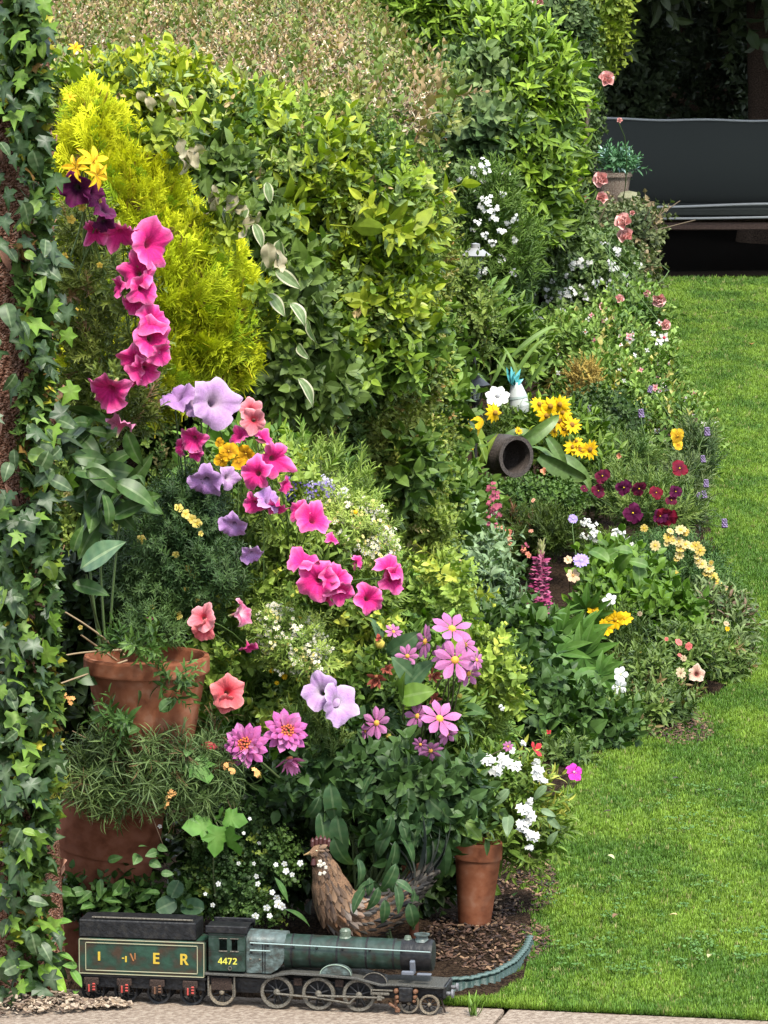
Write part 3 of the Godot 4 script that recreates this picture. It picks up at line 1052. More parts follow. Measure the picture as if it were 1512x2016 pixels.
	lathe(sb, [Vector2(0, 0.4655), Vector2(0.0385, 0.4655), Vector2(0.0385, 0.535), Vector2(0.036, 0.541), Vector2(0.0, 0.546)], 36, Transform3D(side, Vector3(0, by, bz)))
	var smo := put("smokebox", finish(sb), black, l)
	put("steam_pipe", boxes([[Vector3(0.496, 0.112, bz + 0.037), Vector3(0.013, 0.034, 0.012), Basis(Vector3.RIGHT, 0.25)], [Vector3(0.485, 0.098, bz + 0.043), Vector3(0.03, 0.01, 0.012)], [Vector3(0.525, 0.096, bz + 0.043), Vector3(0.035, 0.006, 0.012)]], 0.002), plain("worn_metal", lin(0.1, 0.11, 0.13), 0.4), smo)
	var chimney := begin()
	lathe(chimney, [Vector2(0.02, 0.168), Vector2(0.015, 0.174), Vector2(0.014, 0.18), Vector2(0.019, 0.183), Vector2(0.019, 0.186), Vector2(0.012, 0.186), Vector2(0.011, 0.176)], 24, Transform3D(Basis(), Vector3(0.512, 0, bz)))
	put("chimney", finish(chimney), palegreen, smo)
	for e in [[0.325, 0.0135, 0.194], [0.478, 0.009, 0.182]]:
		var dm := begin()
		var h: float = e[2]
		lathe(dm, [Vector2(e[1] * 1.25, 0.17), Vector2(e[1], 0.174), Vector2(e[1], h - 0.007), Vector2(e[1] * 0.75, h - 0.002), Vector2(0, h)], 24, Transform3D(Basis(), Vector3(e[0], 0, bz)))
		put("dome", finish(dm), grain("dome_green", [lin(0.05, 0.065, 0.045), lin(0.12, 0.15, 0.11)], 0.05, 9.0, 0.4, 0.0, false), bo)
	var hr := begin()
	tube(hr, [Vector3(0.1, 0.1585, -0.008), Vector3(0.185, 0.157, -0.008), Vector3(0.3, 0.155, -0.0085), Vector3(0.54, 0.1505, -0.0095)], [0.0016], 6)
	tube(hr, [Vector3(0.1, 0.1405, -0.0065), Vector3(0.15, 0.14, -0.0065)], [0.0017], 6)
	put("handrail", finish(hr), plain("rail_metal", lin(0.24, 0.31, 0.29), 0.35), bo)
	for e in [0.205, 0.262, 0.325, 0.392, 0.47]:
		var kn := begin()
		dome(kn, Vector3(e, 0.15, bz + 0.038), 0.0032, 0.008, Color.WHITE, 8)
		put("handrail_knob", finish(kn), black, bo)
	# running board, swept over the wheels
	var rb := begin()
	var path := [Vector2(-0.01, 0.0805), Vector2(0.09, 0.079), Vector2(0.15, 0.077), Vector2(0.172, 0.084), Vector2(0.2, 0.0885), Vector2(0.27, 0.087), Vector2(0.36, 0.082), Vector2(0.42, 0.068), Vector2(0.46, 0.07), Vector2(0.555, 0.067), Vector2(0.575, 0.067)]
	for i in path.size() - 1:
		var a: Vector2 = path[i]
		var b: Vector2 = path[i + 1]
		block(rb, Vector3((a.x + b.x) / 2, (a.y + b.y) / 2, zc), Vector3((b - a).length() + 0.001, 0.0055, wid + 0.008 - 0.0004 * i), 0.0008, Basis(Vector3.BACK, (b - a).angle()))
	put("running_board", finish(rb), grain("board", [lin(0.03, 0.03, 0.027), lin(0.1, 0.095, 0.08)], 0.05, 9.0, 0.5, 0.1, false), l)
	# splashers with name arc
	for e in [[0.31, 0.038, 0.088, palegreen], [0.405, 0.03, 0.072, black]]:
		var sp := begin()
		var seg := 12
		for i in seg:
			var a0 := PI * i / seg
			var a1 := PI * (i + 1) / seg
			var q := [Vector3(e[0] + cos(a0) * e[1], e[2] + sin(a0) * 0.025, 0), Vector3(e[0] + cos(a1) * e[1], e[2] + sin(a1) * 0.025, 0)]
			sp.set_smooth_group(-1)
			tri(sp, Vector3(e[0], e[2], -0.004), q[0] + Vector3(0, 0, -0.004), q[1] + Vector3(0, 0, -0.004))
			quad(sp, q[0] + Vector3(0, 0, -0.004), q[1] + Vector3(0, 0, -0.004), q[1] + Vector3(0, 0, -0.024), q[0] + Vector3(0, 0, -0.024))
		var spl := put("splasher", finish(sp), e[3], l)
		var rim := begin()
		var pts := []
		for i in 13:
			var a := PI * i / 12.0
			pts.append(Vector3(e[0] + cos(a) * e[1], e[2] + sin(a) * 0.025, -0.003))
		tube(rim, pts, [0.0013], 5)
		put("edge", finish(rim), bone if e[3] != palegreen else plain("dull_green", lin(0.2, 0.26, 0.2), 0.5), spl)
	# frames, wheels and motion
	put("frame_plate", boxes([[Vector3(0.29, 0.05, -0.026), Vector3(0.56, 0.036, 0.006)], [Vector3(0.29, 0.05, -wid + 0.026), Vector3(0.56, 0.036, 0.006)], [Vector3(0.02, 0.062, zc), Vector3(0.05, 0.02, wid - 0.03)]], 0.001), black, l)
	for e in [0.216, 0.318]:
		put("hanger", boxes([[Vector3(e, 0.066, -0.014), Vector3(0.02, 0.018, 0.008)]], 0.001), rusty, l)
	for e in [0.165, 0.267, 0.366]:
		wheel(l, Vector3(e, 0.0395, -0.012), 0.0405, 9, bone, black)
		wheel(l, Vector3(e, 0.0395, -wid + 0.012), 0.0405, 9, bone, black)
	wheel(l, Vector3(0.03, 0.034, -0.014), 0.033, 8, grain("worn_rim", [lin(0.07, 0.06, 0.05), lin(0.25, 0.2, 0.13)], 0.05, 9.0, 0.6, 0.1, false), black)
	put("trailing_frame", boxes([[Vector3(0.03, 0.055, -0.006), Vector3(0.05, 0.03, 0.004)]], 0.002), rusty, l)
	put("guard", boxes([[Vector3(-0.002, 0.05, -0.004), Vector3(0.004, 0.05, 0.006)], [Vector3(0.062, 0.05, -0.004), Vector3(0.004, 0.05, 0.006)]], 0.001), bone, l)
	wheel(l, Vector3(0.488, 0.024, -0.016), 0.025, 7, grain("worn_rim", [], 0.05, 9.0, 0.6, 0.1, false), black)
	wheel(l, Vector3(0.538, 0.023, -0.01), 0.0245, 7, grain("worn_rim", [], 0.05, 9.0, 0.6, 0.1, false), black)
	var rod := begin()
	tube(rod, [Vector3(0.165, 0.038, 0.001), Vector3(0.267, 0.031, 0.001), Vector3(0.345, 0.02, 0.001)], [0.0028], 6)
	put("coupling_rod", finish(rod), bone, l)
	var rod2 := begin()
	tube(rod2, [Vector3(0.267, 0.037, 0.003), Vector3(0.43, 0.037, 0.003)], [0.003], 6)
	tube(rod2, [Vector3(0.345, 0.02, 0.003), Vector3(0.36, 0.037, 0.003)], [0.003], 6)
	put("connecting_rod", finish(rod2), bone, l)
	put("slide_bar", boxes([[Vector3(0.425, 0.055, -0.002), Vector3(0.05, 0.004, 0.006)], [Vector3(0.421, 0.047, 0.0), Vector3(0.042, 0.006, 0.008)], [Vector3(0.419, 0.037, 0.004), Vector3(0.012, 0.012, 0.006)], [Vector3(0.398, 0.05, -0.002), Vector3(0.004, 0.014, 0.006)]], 0.001), bone, l)
	var cy := put("cylinder", boxes([[Vector3(0.482, 0.047, -0.004), Vector3(0.036, 0.036, 0.02)]], 0.003), black, l)
	for e in [[0.459, 0.056, 0.006], [0.506, 0.056, 0.006], [0.461, 0.041, 0.005], [0.505, 0.043, 0.005], [0.462, 0.031, 0.004], [0.503, 0.033, 0.004]]:
		var pg := begin()
		lathe(pg, [Vector2(0, -0.006), Vector2(e[2], -0.006), Vector2(e[2], 0.002), Vector2(e[2] * 0.6, 0.006), Vector2(0, 0.007)], 14, Transform3D(Basis(Vector3.RIGHT, PI / 2), Vector3(e[0], e[1], 0.005)))
		put("drain_cock", finish(pg), copper, cy)
	put("bracket", boxes([[Vector3(0.452, 0.018, 0.0), Vector3(0.026, 0.006, 0.01), Basis(Vector3.BACK, -0.5)], [Vector3(0.462, 0.008, 0.0), Vector3(0.012, 0.01, 0.01)], [Vector3(0.458, 0.03, 0.0), Vector3(0.006, 0.03, 0.008)]], 0.002), copper, l)
	put("buffer_beam", boxes([[Vector3(0.575, 0.055, zc), Vector3(0.008, 0.03, wid)]], 0.002), black, l)
	for z in [-0.016, -wid + 0.016]:
		var bf := begin()
		lathe(bf, [Vector2(0.005, 0), Vector2(0.005, 0.012), Vector2(0.011, 0.013), Vector2(0.01, 0.018), Vector2(0, 0.02)], 16, Transform3D(side, Vector3(0.578, 0.05, z)))
		put("buffer", finish(bf), grain("bufferm", [lin(0.06, 0.06, 0.065), lin(0.2, 0.2, 0.21)], 0.05, 9.0, 0.4, 0.1, false), l)
	put("guard_iron", boxes([[Vector3(0.57, 0.02, -0.016), Vector3(0.004, 0.036, 0.006), Basis(Vector3.BACK, 0.3)]], 0.001), rusty, l)



func pot(called: String, label: String, base: Vector3, r: float, h: float, taper: float, rim_h: float, mat: Material, tilt := Basis(), fluted := 0) -> Node3D:
	var t := thing(called, label, "plant pot", base)
	t.basis = tilt
	var st := begin()
	var rb := r * taper
	var hr := h - rim_h
	lathe(st, [Vector2(0, 0), Vector2(rb * 0.96, 0), Vector2(rb, 0.006), Vector2(lerpf(rb, r, 0.96) * 0.955, hr)], 40)
	lathe(st, [Vector2(r * 0.82, h * 0.9), Vector2(0, h * 0.9)], 40)
	put("body", finish(st), mat, t)
	var rm := begin()
	lathe(rm, [Vector2(r * 0.93, hr - 0.001), Vector2(r * 0.995, hr), Vector2(r * 1.0, hr + 0.004), Vector2(r, h - 0.006), Vector2(r * 0.985, h), Vector2(r * 0.92, h), Vector2(r * 0.9, h - 0.006), Vector2(r * 0.84, h * 0.85)], 40)
	put("rim", finish(rm), mat, t)
	return t


func objects() -> void:
	var clay := grain("clay", [lin(0.12, 0.042, 0.022), lin(0.18, 0.065, 0.033), lin(0.21, 0.08, 0.042), lin(0.25, 0.12, 0.075)], 0.01, 3.0, 0.85, 0.03)
	var clay2 := grain("old_clay", [lin(0.1, 0.036, 0.02), lin(0.16, 0.058, 0.032), lin(0.2, 0.08, 0.05)], 0.012, 3.0, 0.9, 0.04)
	pot("clay_pot", "large terracotta pot with thick rim, upper of the two beside the ivy", Vector3(-0.586, 0.474, -13.36), 0.156, 0.325, 0.62, 0.04, clay)
	var lower := pot("clay_pot", "dark leaning terracotta pot under the large rimmed pot, behind the tender", Vector3(Vector3(-0.737, 0.118, -13.5).x, 0, -13.5), 0.129, 0.429, 0.8, 0.147, clay2, Basis(Vector3.BACK, -0.15))
	pot("clay_pot", "small slim terracotta pot with collar on the bark mulch by the lawn", Vector3(0.233, 0.022, -13.85), 0.062, 0.216, 0.68, 0.044, clay, Basis(Vector3.BACK, -0.05))
	# urn lying on its side
	var u := thing("fallen_urn", "dark brown clay urn lying on its side with its mouth open", "urn", Vector3(0.438, 0.534, -19.6))
	var us := begin()
	var r := 0.078
	lathe(us, [Vector2(0, 0), Vector2(r * 0.75, 0), Vector2(r * 0.95, r * 0.5), Vector2(r * 0.98, r * 1.2), Vector2(r * 0.86, r * 1.7), Vector2(r * 0.86, r * 1.8), Vector2(r * 0.97, r * 1.85), Vector2(r * 0.97, r * 2.0), Vector2(r * 0.78, r * 2.0), Vector2(r * 0.74, r * 1.7), Vector2(r * 0.82, r * 1.1), Vector2(r * 0.7, r * 0.2), Vector2(0, r * 0.15)], 32, Transform3D(Basis(Vector3.UP, 0.6) * Basis(Vector3.RIGHT, PI / 2 - 0.02) * Basis(), Vector3(-0.05, 0.01, -0.08)))
	put("body", finish(us), grain("urn", [lin(0.018, 0.014, 0.012), lin(0.05, 0.038, 0.032), lin(0.09, 0.07, 0.06)], 0.04, 6.0, 0.6, 0.3), u)
	# small terracotta ornament by the rooster
	var c := thing("clay_ornament", "small broken terracotta ornament half hidden under the leaves beside the rooster", "ornament", Vector3(0.076, 0.183, -13.6))
	var cs := begin()
	lathe(cs, [Vector2(0, -0.02), Vector2(0.022, -0.018), Vector2(0.027, 0.01), Vector2(0.02, 0.03), Vector2(0, 0.036)], 18, Transform3D(Basis(Vector3.BACK, 0.5), Vector3(0, 0.022, 0)))
	put("body", finish(cs), clay, c)
	var cr := begin()
	lathe(cr, [Vector2(0.007, 0), Vector2(0.014, 0), Vector2(0.016, 0.012), Vector2(0.012, 0.03), Vector2(0.006, 0.03), Vector2(0.007, 0.0)], 18, Transform3D(Basis(Vector3.RIGHT, PI / 2 - 0.3), Vector3(0.017, 0.0, 0.0)))
	put("spout", finish(cr), clay, c)
	var cp := begin()
	tube(cp, [Vector3(0, -0.2, -0.02), Vector3(0.0, 0.0, -0.005)], [0.012], 8)
	put("post", finish(cp), clay2, c)
	lantern("garden_lantern", "grey roofed garden lantern on a thin post beside the hedge", Vector3(0.343, 1.205, -20.5), Vector3(0.332, 0.931, -20.5), false)
	lantern("garden_lantern", "small black lantern low behind the white flower", Vector3(0.341, 0.737, -20.3), Vector3(0.341, 0.589, -20.3), true)
	# white ornament with a teal fringe
	var w := thing("bird_ornament", "small white glazed garden ornament with teal blue tufts", "ornament", Vector3(0.523, 0.556, -20.9))
	var ws := begin()
	var k := 20.9 / 10780.0
	lathe(ws, [Vector2(0, 0), Vector2(17 * k, 0), Vector2(20 * k, 14 * k), Vector2(18 * k, 34 * k), Vector2(13 * k, 50 * k), Vector2(9 * k, 62 * k), Vector2(0, 68 * k)], 20, Transform3D(Basis(Vector3.BACK, 0.15), Vector3.ZERO))
	put("body", finish(ws), plain("white_glaze", lin(0.42, 0.44, 0.42), 0.25), w)
	var bd := begin()
	lathe(bd, [Vector2(18.6 * k, 28 * k), Vector2(19.4 * k, 29 * k), Vector2(18.4 * k, 33 * k)], 20, Transform3D(Basis(Vector3.BACK, 0.15), Vector3.ZERO))
	put("band", finish(bd), plain("grey_line", lin(0.25, 0.3, 0.28), 0.5), w)
	var teal := plain("teal", lin(0.06, 0.3, 0.32), 0.4)
	for i in 9:
		var m := petal_mesh(rf(26, 44) * k, 9 * k, 1, 0.3, rf(0.2, 0.9), Color.WHITE, Color.WHITE)
		put("tuft", m, teal, w, Transform3D(Basis(Vector3.UP, rf(0, TAU)) * Basis(Vector3.BACK, rf(-0.9, 0.9)), Vector3(-14 * k, 52 * k, 8 * k)))
	rooster()
	edging()
	weeds()


func lantern(called: String, label: String, top: Vector3, foot: Vector3, dark: bool) -> void:
	var t := thing(called, label, "lantern", Vector3(foot.x, 0, foot.z))
	var m := plain("lantern_black", lin(0.012, 0.012, 0.012), 0.45)
	var g := plain("lantern_grey", lin(0.22, 0.215, 0.21), 0.4) if not dark else m
	var at := top - t.position
	var k := -top.z / 10780.0
	var s := 1.0 if not dark else 0.95
	var rf_ := begin()
	lathe(rf_, [Vector2(30 * k * s, -8 * k), Vector2(31 * k * s, -5 * k), Vector2(12 * k, 8 * k), Vector2(9 * k, 9 * k), Vector2(9 * k, 17 * k), Vector2(0, 19 * k)], 6, Transform3D(Basis(), at))
	lathe(rf_, [Vector2(0, -8.2 * k), Vector2(30 * k * s, -8 * k)], 6, Transform3D(Basis(), at))
	put("roof", finish(rf_), g, t)
	for i in 4:
		var a := TAU * i / 4 + 0.5
		var b := begin()
		tube(b, [at + Vector3(cos(a) * 19 * k, -8 * k, sin(a) * 19 * k), at + Vector3(cos(a) * 10 * k, -58 * k * (0.6 if dark else 1.0), sin(a) * 10 * k)], [2 * k], 5)
		put("frame_bar", finish(b), m, t)
	var gl := begin()
	lathe(gl, [Vector2(9 * k, -56 * k * (0.6 if dark else 1.0)), Vector2(17 * k, -9 * k)], 16, Transform3D(Basis(), at))
	var glass := plain("lantern_glass", Color(0.8, 0.85, 0.8, 0.15), 0.1)
	glass.transparency = BaseMaterial3D.TRANSPARENCY_ALPHA
	put("pane", finish(gl), glass, t)
	var cup := begin()
	lathe(cup, [Vector2(0, -78 * k * (0.6 if dark else 1.0)), Vector2(6 * k, -76 * k * (0.6 if dark else 1.0)), Vector2(12 * k, -58 * k * (0.6 if dark else 1.0)), Vector2(0, -57 * k * (0.6 if dark else 1.0))], 16, Transform3D(Basis(), at))
	put("base", finish(cup), m, t)
	var po := begin()
	tube(po, [Vector3.ZERO, at + Vector3(0, -74 * k * (0.6 if dark else 1.0), 0)], [3.2 * k], 6)
	put("post", finish(po), m, t)


func rooster() -> void:
	var t := thing("rooster_statue", "brown rooster ornament with carved breast feathers standing behind the locomotive", "statue", Vector3(Vector3(-0.083, 0.091, -13.32).x, 0, -13.32))
	var at := t.position
	var k := 13.5 / 10780.0
	var sp := [Vector3(0.121, 0.264, -13.34), Vector3(0.074, 0.222, -13.34), Vector3(0.018, 0.179, -13.33), Vector3(-0.052, 0.155, -13.32), Vector3(-0.106, 0.175, -13.3), Vector3(-0.13, 0.223, -13.29), Vector3(-0.143, 0.271, -13.28), Vector3(-0.154, 0.306, -13.27), Vector3(-0.161, 0.326, -13.26), Vector3(-0.18, 0.32, -13.25)]
	var rad := [4.0, 22.0, 40.0, 52.0, 49.0, 39.0, 28.0, 18.0, 14.0, 7.0]
	var rings := []
	var dirs := []
	var st := begin()
	var n := 40
	for i in n + 1:
		var f := float(i) / n * (sp.size() - 1)
		var j := mini(int(f), sp.size() - 2)
		var w := f - j
		var p0: Vector3 = sp[maxi(j - 1, 0)]
		var p1: Vector3 = sp[j]
		var p2: Vector3 = sp[j + 1]
		var p3: Vector3 = sp[mini(j + 2, sp.size() - 1)]
		var p := p1.cubic_interpolate(p2, p0, p3, w)
		var d := (p1.cubic_interpolate(p2, p0, p3, minf(1.0, w + 0.05)) - p1.cubic_interpolate(p2, p0, p3, maxf(0.0, w - 0.05))).normalized()
		var r: float = lerpf(rad[j], rad[j + 1], w * w * (3.0 - 2.0 * w)) * k
		var up := Vector3(0, 0, 1).cross(d).normalized()
		var ring := []
		for q in 18:
			var a := TAU * q / 18
			ring.append([p + up * cos(a) * r + Vector3(0, 0, 1) * sin(a) * r * 0.8 - at, (up * cos(a) + Vector3(0, 0, 1) * sin(a)).normalized()])
		rings.append(ring)
		dirs.append(d)
	for i in n:
		for q in 18:
			var q2 := (q + 1) % 18
			quad(st, rings[i][q][0], rings[i][q2][0], rings[i + 1][q2][0], rings[i + 1][q][0])
	put("body", finish(st), grain("rooster_brown", [lin(0.09, 0.045, 0.022), lin(0.2, 0.11, 0.06), lin(0.3, 0.19, 0.11)], 0.05, 10.0, 0.7, 0.3), t)
	var fm := begin()
	leaf(fm, Transform3D(), 1.0, 0.42, 2, -0.35, -0.05, Color(0.6, 0.6, 0.6), Color(1, 1, 1), 4)
	var feather := finish(fm)
	var mm := MultiMesh.new()
	mm.transform_format = MultiMesh.TRANSFORM_3D
	mm.use_colors = true
	mm.mesh = feather
	var put_ := []
	for i in range(2, n - 3):
		for q in 18:
			var a: Array = rings[i][q]
			var nrm: Vector3 = a[1]
			var d: Vector3 = (-dirs[i] + Vector3(rf(-0.4, 0.4), rf(-0.4, 0.2), rf(-0.2, 0.2))).normalized()
			d = (d - nrm * d.dot(nrm) + nrm * 0.08).normalized()
			var b := Basis(d.cross(nrm).normalized(), d, nrm)
			var big := 0.03 if i < 26 else 0.02
			var col := Color(0.2, 0.115, 0.06).lerp(Color(0.03, 0.014, 0.008), rng.randf())
			if i < 15:
				col = Color(0.015, 0.013, 0.012).lerp(Color(0.15, 0.125, 0.095), rng.randf() * rng.randf())
			elif i < 19:
				col = Color(0.15, 0.13, 0.11).lerp(Color(0.18, 0.08, 0.03), rng.randf())
			put_.append([Transform3D(b.scaled(Vector3.ONE * big * rf(0.8, 1.3)), a[0] + nrm * 0.001), col])
	mm.instance_count = put_.size()
	for i in put_.size():
		mm.set_instance_transform(i, put_[i][0])
		mm.set_instance_color(i, put_[i][1])
	var fi := MultiMeshInstance3D.new()
	fi.name = "feathers"
	fi.multimesh = mm
	fi.material_override = tinted("feather", 0.65, Color(0, 0, 0))
	fi.set_meta("kind", "stuff")
	t.add_child(fi)
	var red := plain("comb_red", lin(0.05, 0.012, 0.01), 0.5)
	var cm := begin()
	var h: Vector3 = sp[8] - at
	for i in 5:
		var c := h + Vector3((i - 1.5) * 8 * k, (18 + 5 * sin(PI * i / 4.0)) * k, 0)
		lathe(cm, [Vector2(0, -14 * k), Vector2(4.5 * k, -8 * k), Vector2(4.5 * k, 2 * k), Vector2(0, 10 * k)], 8, Transform3D(Basis(), c))
	put("comb", finish(cm), red, t)
	var wt := begin()
	for s in [-1, 1]:
		lathe(wt, [Vector2(0, -18 * k), Vector2(6 * k, -12 * k), Vector2(4 * k, 0), Vector2(0, 3 * k)], 8, Transform3D(Basis(), h + Vector3(-10 * k, -14 * k, s * 5 * k)))
	put("wattle", finish(wt), red, t)
	var bk := begin()
	tube(bk, [h + Vector3(-10 * k, -2 * k, 0), h + Vector3(-30 * k, -8 * k, 0)], [6 * k, 0.5 * k], 8)
	put("beak", finish(bk), plain("beak", lin(0.3, 0.2, 0.08), 0.5), t)
	for s in [-1, 1]:
		var ey := begin()
		lathe(ey, [Vector2(0, -3 * k), Vector2(3 * k, 0), Vector2(0, 3 * k)], 10, Transform3D(Basis(), h + Vector3(-4 * k, 3 * k, s * 10 * k)))
		put("eye", finish(ey), plain("eye", lin(0.5, 0.45, 0.3), 0.3), t)
		var lg := begin()
		var x := 700.0
		tube(lg, [Vector3(-0.064, 0.114, -13.32) - at + Vector3(0, 0, s * 0.02), Vector3(-0.071, 0.053, -13.32) - at + Vector3(0, 0, s * 0.022), Vector3(0.02, 0.01, s * 0.022)], [0.008, 0.005, 0.005], 8)
		for q in [-0.5, 0.0, 0.5]:
			tube(lg, [Vector3(0.02, 0.012, s * 0.022), Vector3(-0.025, 0.004, s * 0.022 + q * 0.04)], [0.004, 0.002], 6)
		put("leg", finish(lg), plain("leg", lin(0.2, 0.14, 0.05), 0.6), t)
	for i in 9:
		var tf := petal_mesh(rf(0.13, 0.2), 0.035, 3, -0.3, rf(0.8, 1.7), Color(0.02, 0.025, 0.02), Color(0.05, 0.06, 0.045), 8)
		put("tail_feather", tf, tinted("feather", 0.65, Color(0, 0, 0)), t, Transform3D(Basis(Vector3.BACK, rf(-1.3, 0.0)) * Basis(Vector3.UP, PI / 2 + rf(-0.3, 0.3)), sp[1] - at + Vector3(0.0, 0.005, rf(-0.02, 0.02))))
	var fl := begin()
	for i in 7:
		block(fl, Vector3(-0.154, 0.304, -13.2) - at + Vector3(rf(-0.014, 0.016), rf(-0.03, 0.012), 0.0), Vector3(0.009, 0.008, 0.005), 0.002, Basis.from_euler(Vector3(0, 0, rf(0, 1.5))))
	put("paint_fleck", finish(fl), plain("fleck", lin(0.5, 0.45, 0.36), 0.7), t)


func edging() -> void:
	var t := thing("lawn_edging", "low corrugated pale green plastic edging curving between mulch and lawn", "edging", Vector3(0.285, 0, -13.151))
	var at := t.position
	var line := [Vector3(0.154, 0, -13.083), Vector3(0.222, 0, -13.094), Vector3(0.285, 0, -13.163), Vector3(0.335, 0, -13.297), Vector3(0.368, 0, -13.476), Vector3(0.384, 0, -13.616)]
	var c := Curve3D.new()
	for i in line.size():
		c.add_point(line[i])
	var mat := grain("edging", [lin(0.01, 0.024, 0.02), lin(0.018, 0.04, 0.033), lin(0.035, 0.06, 0.052)], 0.04, 6.0, 0.5, 0.1)
	var toplip := grain("edging_lip", [lin(0.035, 0.065, 0.055), lin(0.1, 0.14, 0.125)], 0.05, 6.0, 0.5, 0.1)
	var st := begin()
	var lip := begin()
	var L := c.get_baked_length()
	var prev := []
	var prevl := []
	var n := 110
	for i in n + 1:
		var s := L * i / n
		var p := c.sample_baked(s)
		var q := c.sample_baked(minf(L, s + 0.01)) - c.sample_baked(maxf(0, s - 0.01))
		var side := Vector3(-q.z, 0, q.x).normalized()
		var wv := 0.0045 * sin(s * TAU / 0.028)
		var h := 0.038 + 0.003 * sin(s * 9.0)
		var o := p + side * wv - at
		var lean := side * -0.012
		var ring := [o + Vector3(0, -0.02, 0), o + lean + Vector3(0, h, 0), o + lean + side * -0.003 + Vector3(0, h, 0), o + side * -0.003 + Vector3(0, -0.02, 0)]
		var m := p - at + lean
		var rl := [m + side * 0.004 + Vector3(0, h - 0.002, 0) + side * wv * 0.7, m + side * 0.004 + Vector3(0, h + 0.003, 0) + side * wv * 0.7, m - side * 0.007 + Vector3(0, h + 0.006, 0) + side * wv * 0.7, m - side * 0.007 + Vector3(0, h + 0.001, 0) + side * wv * 0.7]
		if i:
			for k in 3:
				quad(st, prev[k], ring[k], ring[k + 1], prev[k + 1])
			for k in 4:
				quad(lip, prevl[k], rl[k], rl[(k + 1) % 4], prevl[(k + 1) % 4])
		prev = ring
		prevl = rl
	put("corrugated_strip", finish(st), mat, t)
	put("lip", finish(lip), toplip, t)


func weeds() -> void:
	var gm := begin()
	for k in 26:
		var b := Basis(Vector3.UP, rf(0, TAU)) * Basis(Vector3.RIGHT, rf(0.05, 0.9))
		leaf(gm, Transform3D(b, Vector3(rf(-0.01, 0.01), 0, rf(-0.01, 0.01))), rf(0.03, 0.07), 0.004, 5, 0.2, rf(0.3, 1.5), Color(0.05, 0.1, 0.01), Color(0.14, 0.24, 0.03), 5)
	var o := put("grass_tuft", finish(gm), tinted("grass", 0.5, Color(0.3, 0.35, 0.1)), self, Transform3D(Basis(), Vector3(0.214, 0, -12.869) + Vector3(0, 0.0, 0)))
	tag(o, "tuft of weed grass growing at the paving edge right of the locomotive", "grass tuft")
	var lm := begin()
	leaf(lm, Transform3D(Basis(Vector3.RIGHT, -1.4), Vector3.ZERO), 1.0, 0.55, 0, 0.35, 0.7, Color.WHITE, Color.WHITE, 4)
	var leafm := finish(lm)
	var i := 0
	for e in [[Vector3(1.943, 0, -28.792), 0.05, Color(0.4, 0.2, 0.06), "orange brown fallen leaf far up the lawn on the right"], [Vector3(0.759, 0, -13.905), 0.02, Color(0.5, 0.36, 0.16), "small tan fallen leaf near the front of the lawn"], [Vector3(0.605, 0, -13.911), 0.022, Color(0.14, 0.07, 0.03), "small brown fallen leaf on the lawn left of the tan one"], [Vector3(0.608, 0, -14.705), 0.024, Color(0.42, 0.42, 0.2), "pale green fallen leaf on the lawn below the magenta flower"], [Vector3(0.85, 0, -15.885), 0.025, Color(0.03, 0.025, 0.015), "dark fallen leaf on the lawn right of the magenta flower"], [Vector3(0.976, 0, -15.696), 0.024, Color(0.03, 0.025, 0.015), "dark fallen leaf nearest the right border of the photo"], [Vector3(0.649, 0, -15.362), 0.022, Color(0.05, 0.035, 0.02), "dark fallen leaf between the white flowers and the open lawn"], [Vector3(0.815, 0, -13.415), 0.018, Color(0.3, 0.28, 0.12), "pale fallen leaf low on the lawn at the right"]]:
		var q := put("fallen_leaf", leafm, plain("fallen%d" % i, e[2].linear_to_srgb(), 0.7), self, Transform3D(Basis(Vector3.UP, i * 1.3).scaled(Vector3.ONE * e[1] * 1.3), e[0] + Vector3(0, 0.034, 0)))
		tag(q, e[3], "leaf")
		i += 1



var S := {}
var LEAF: StandardMaterial3D
var GLOSS: StandardMaterial3D
var PETAL: StandardMaterial3D


func plant(called: String, label: String, category: String, at: Vector3, group := "") -> Node3D:
	return thing(called, label, category, Vector3(at.x, 0, at.z), group)


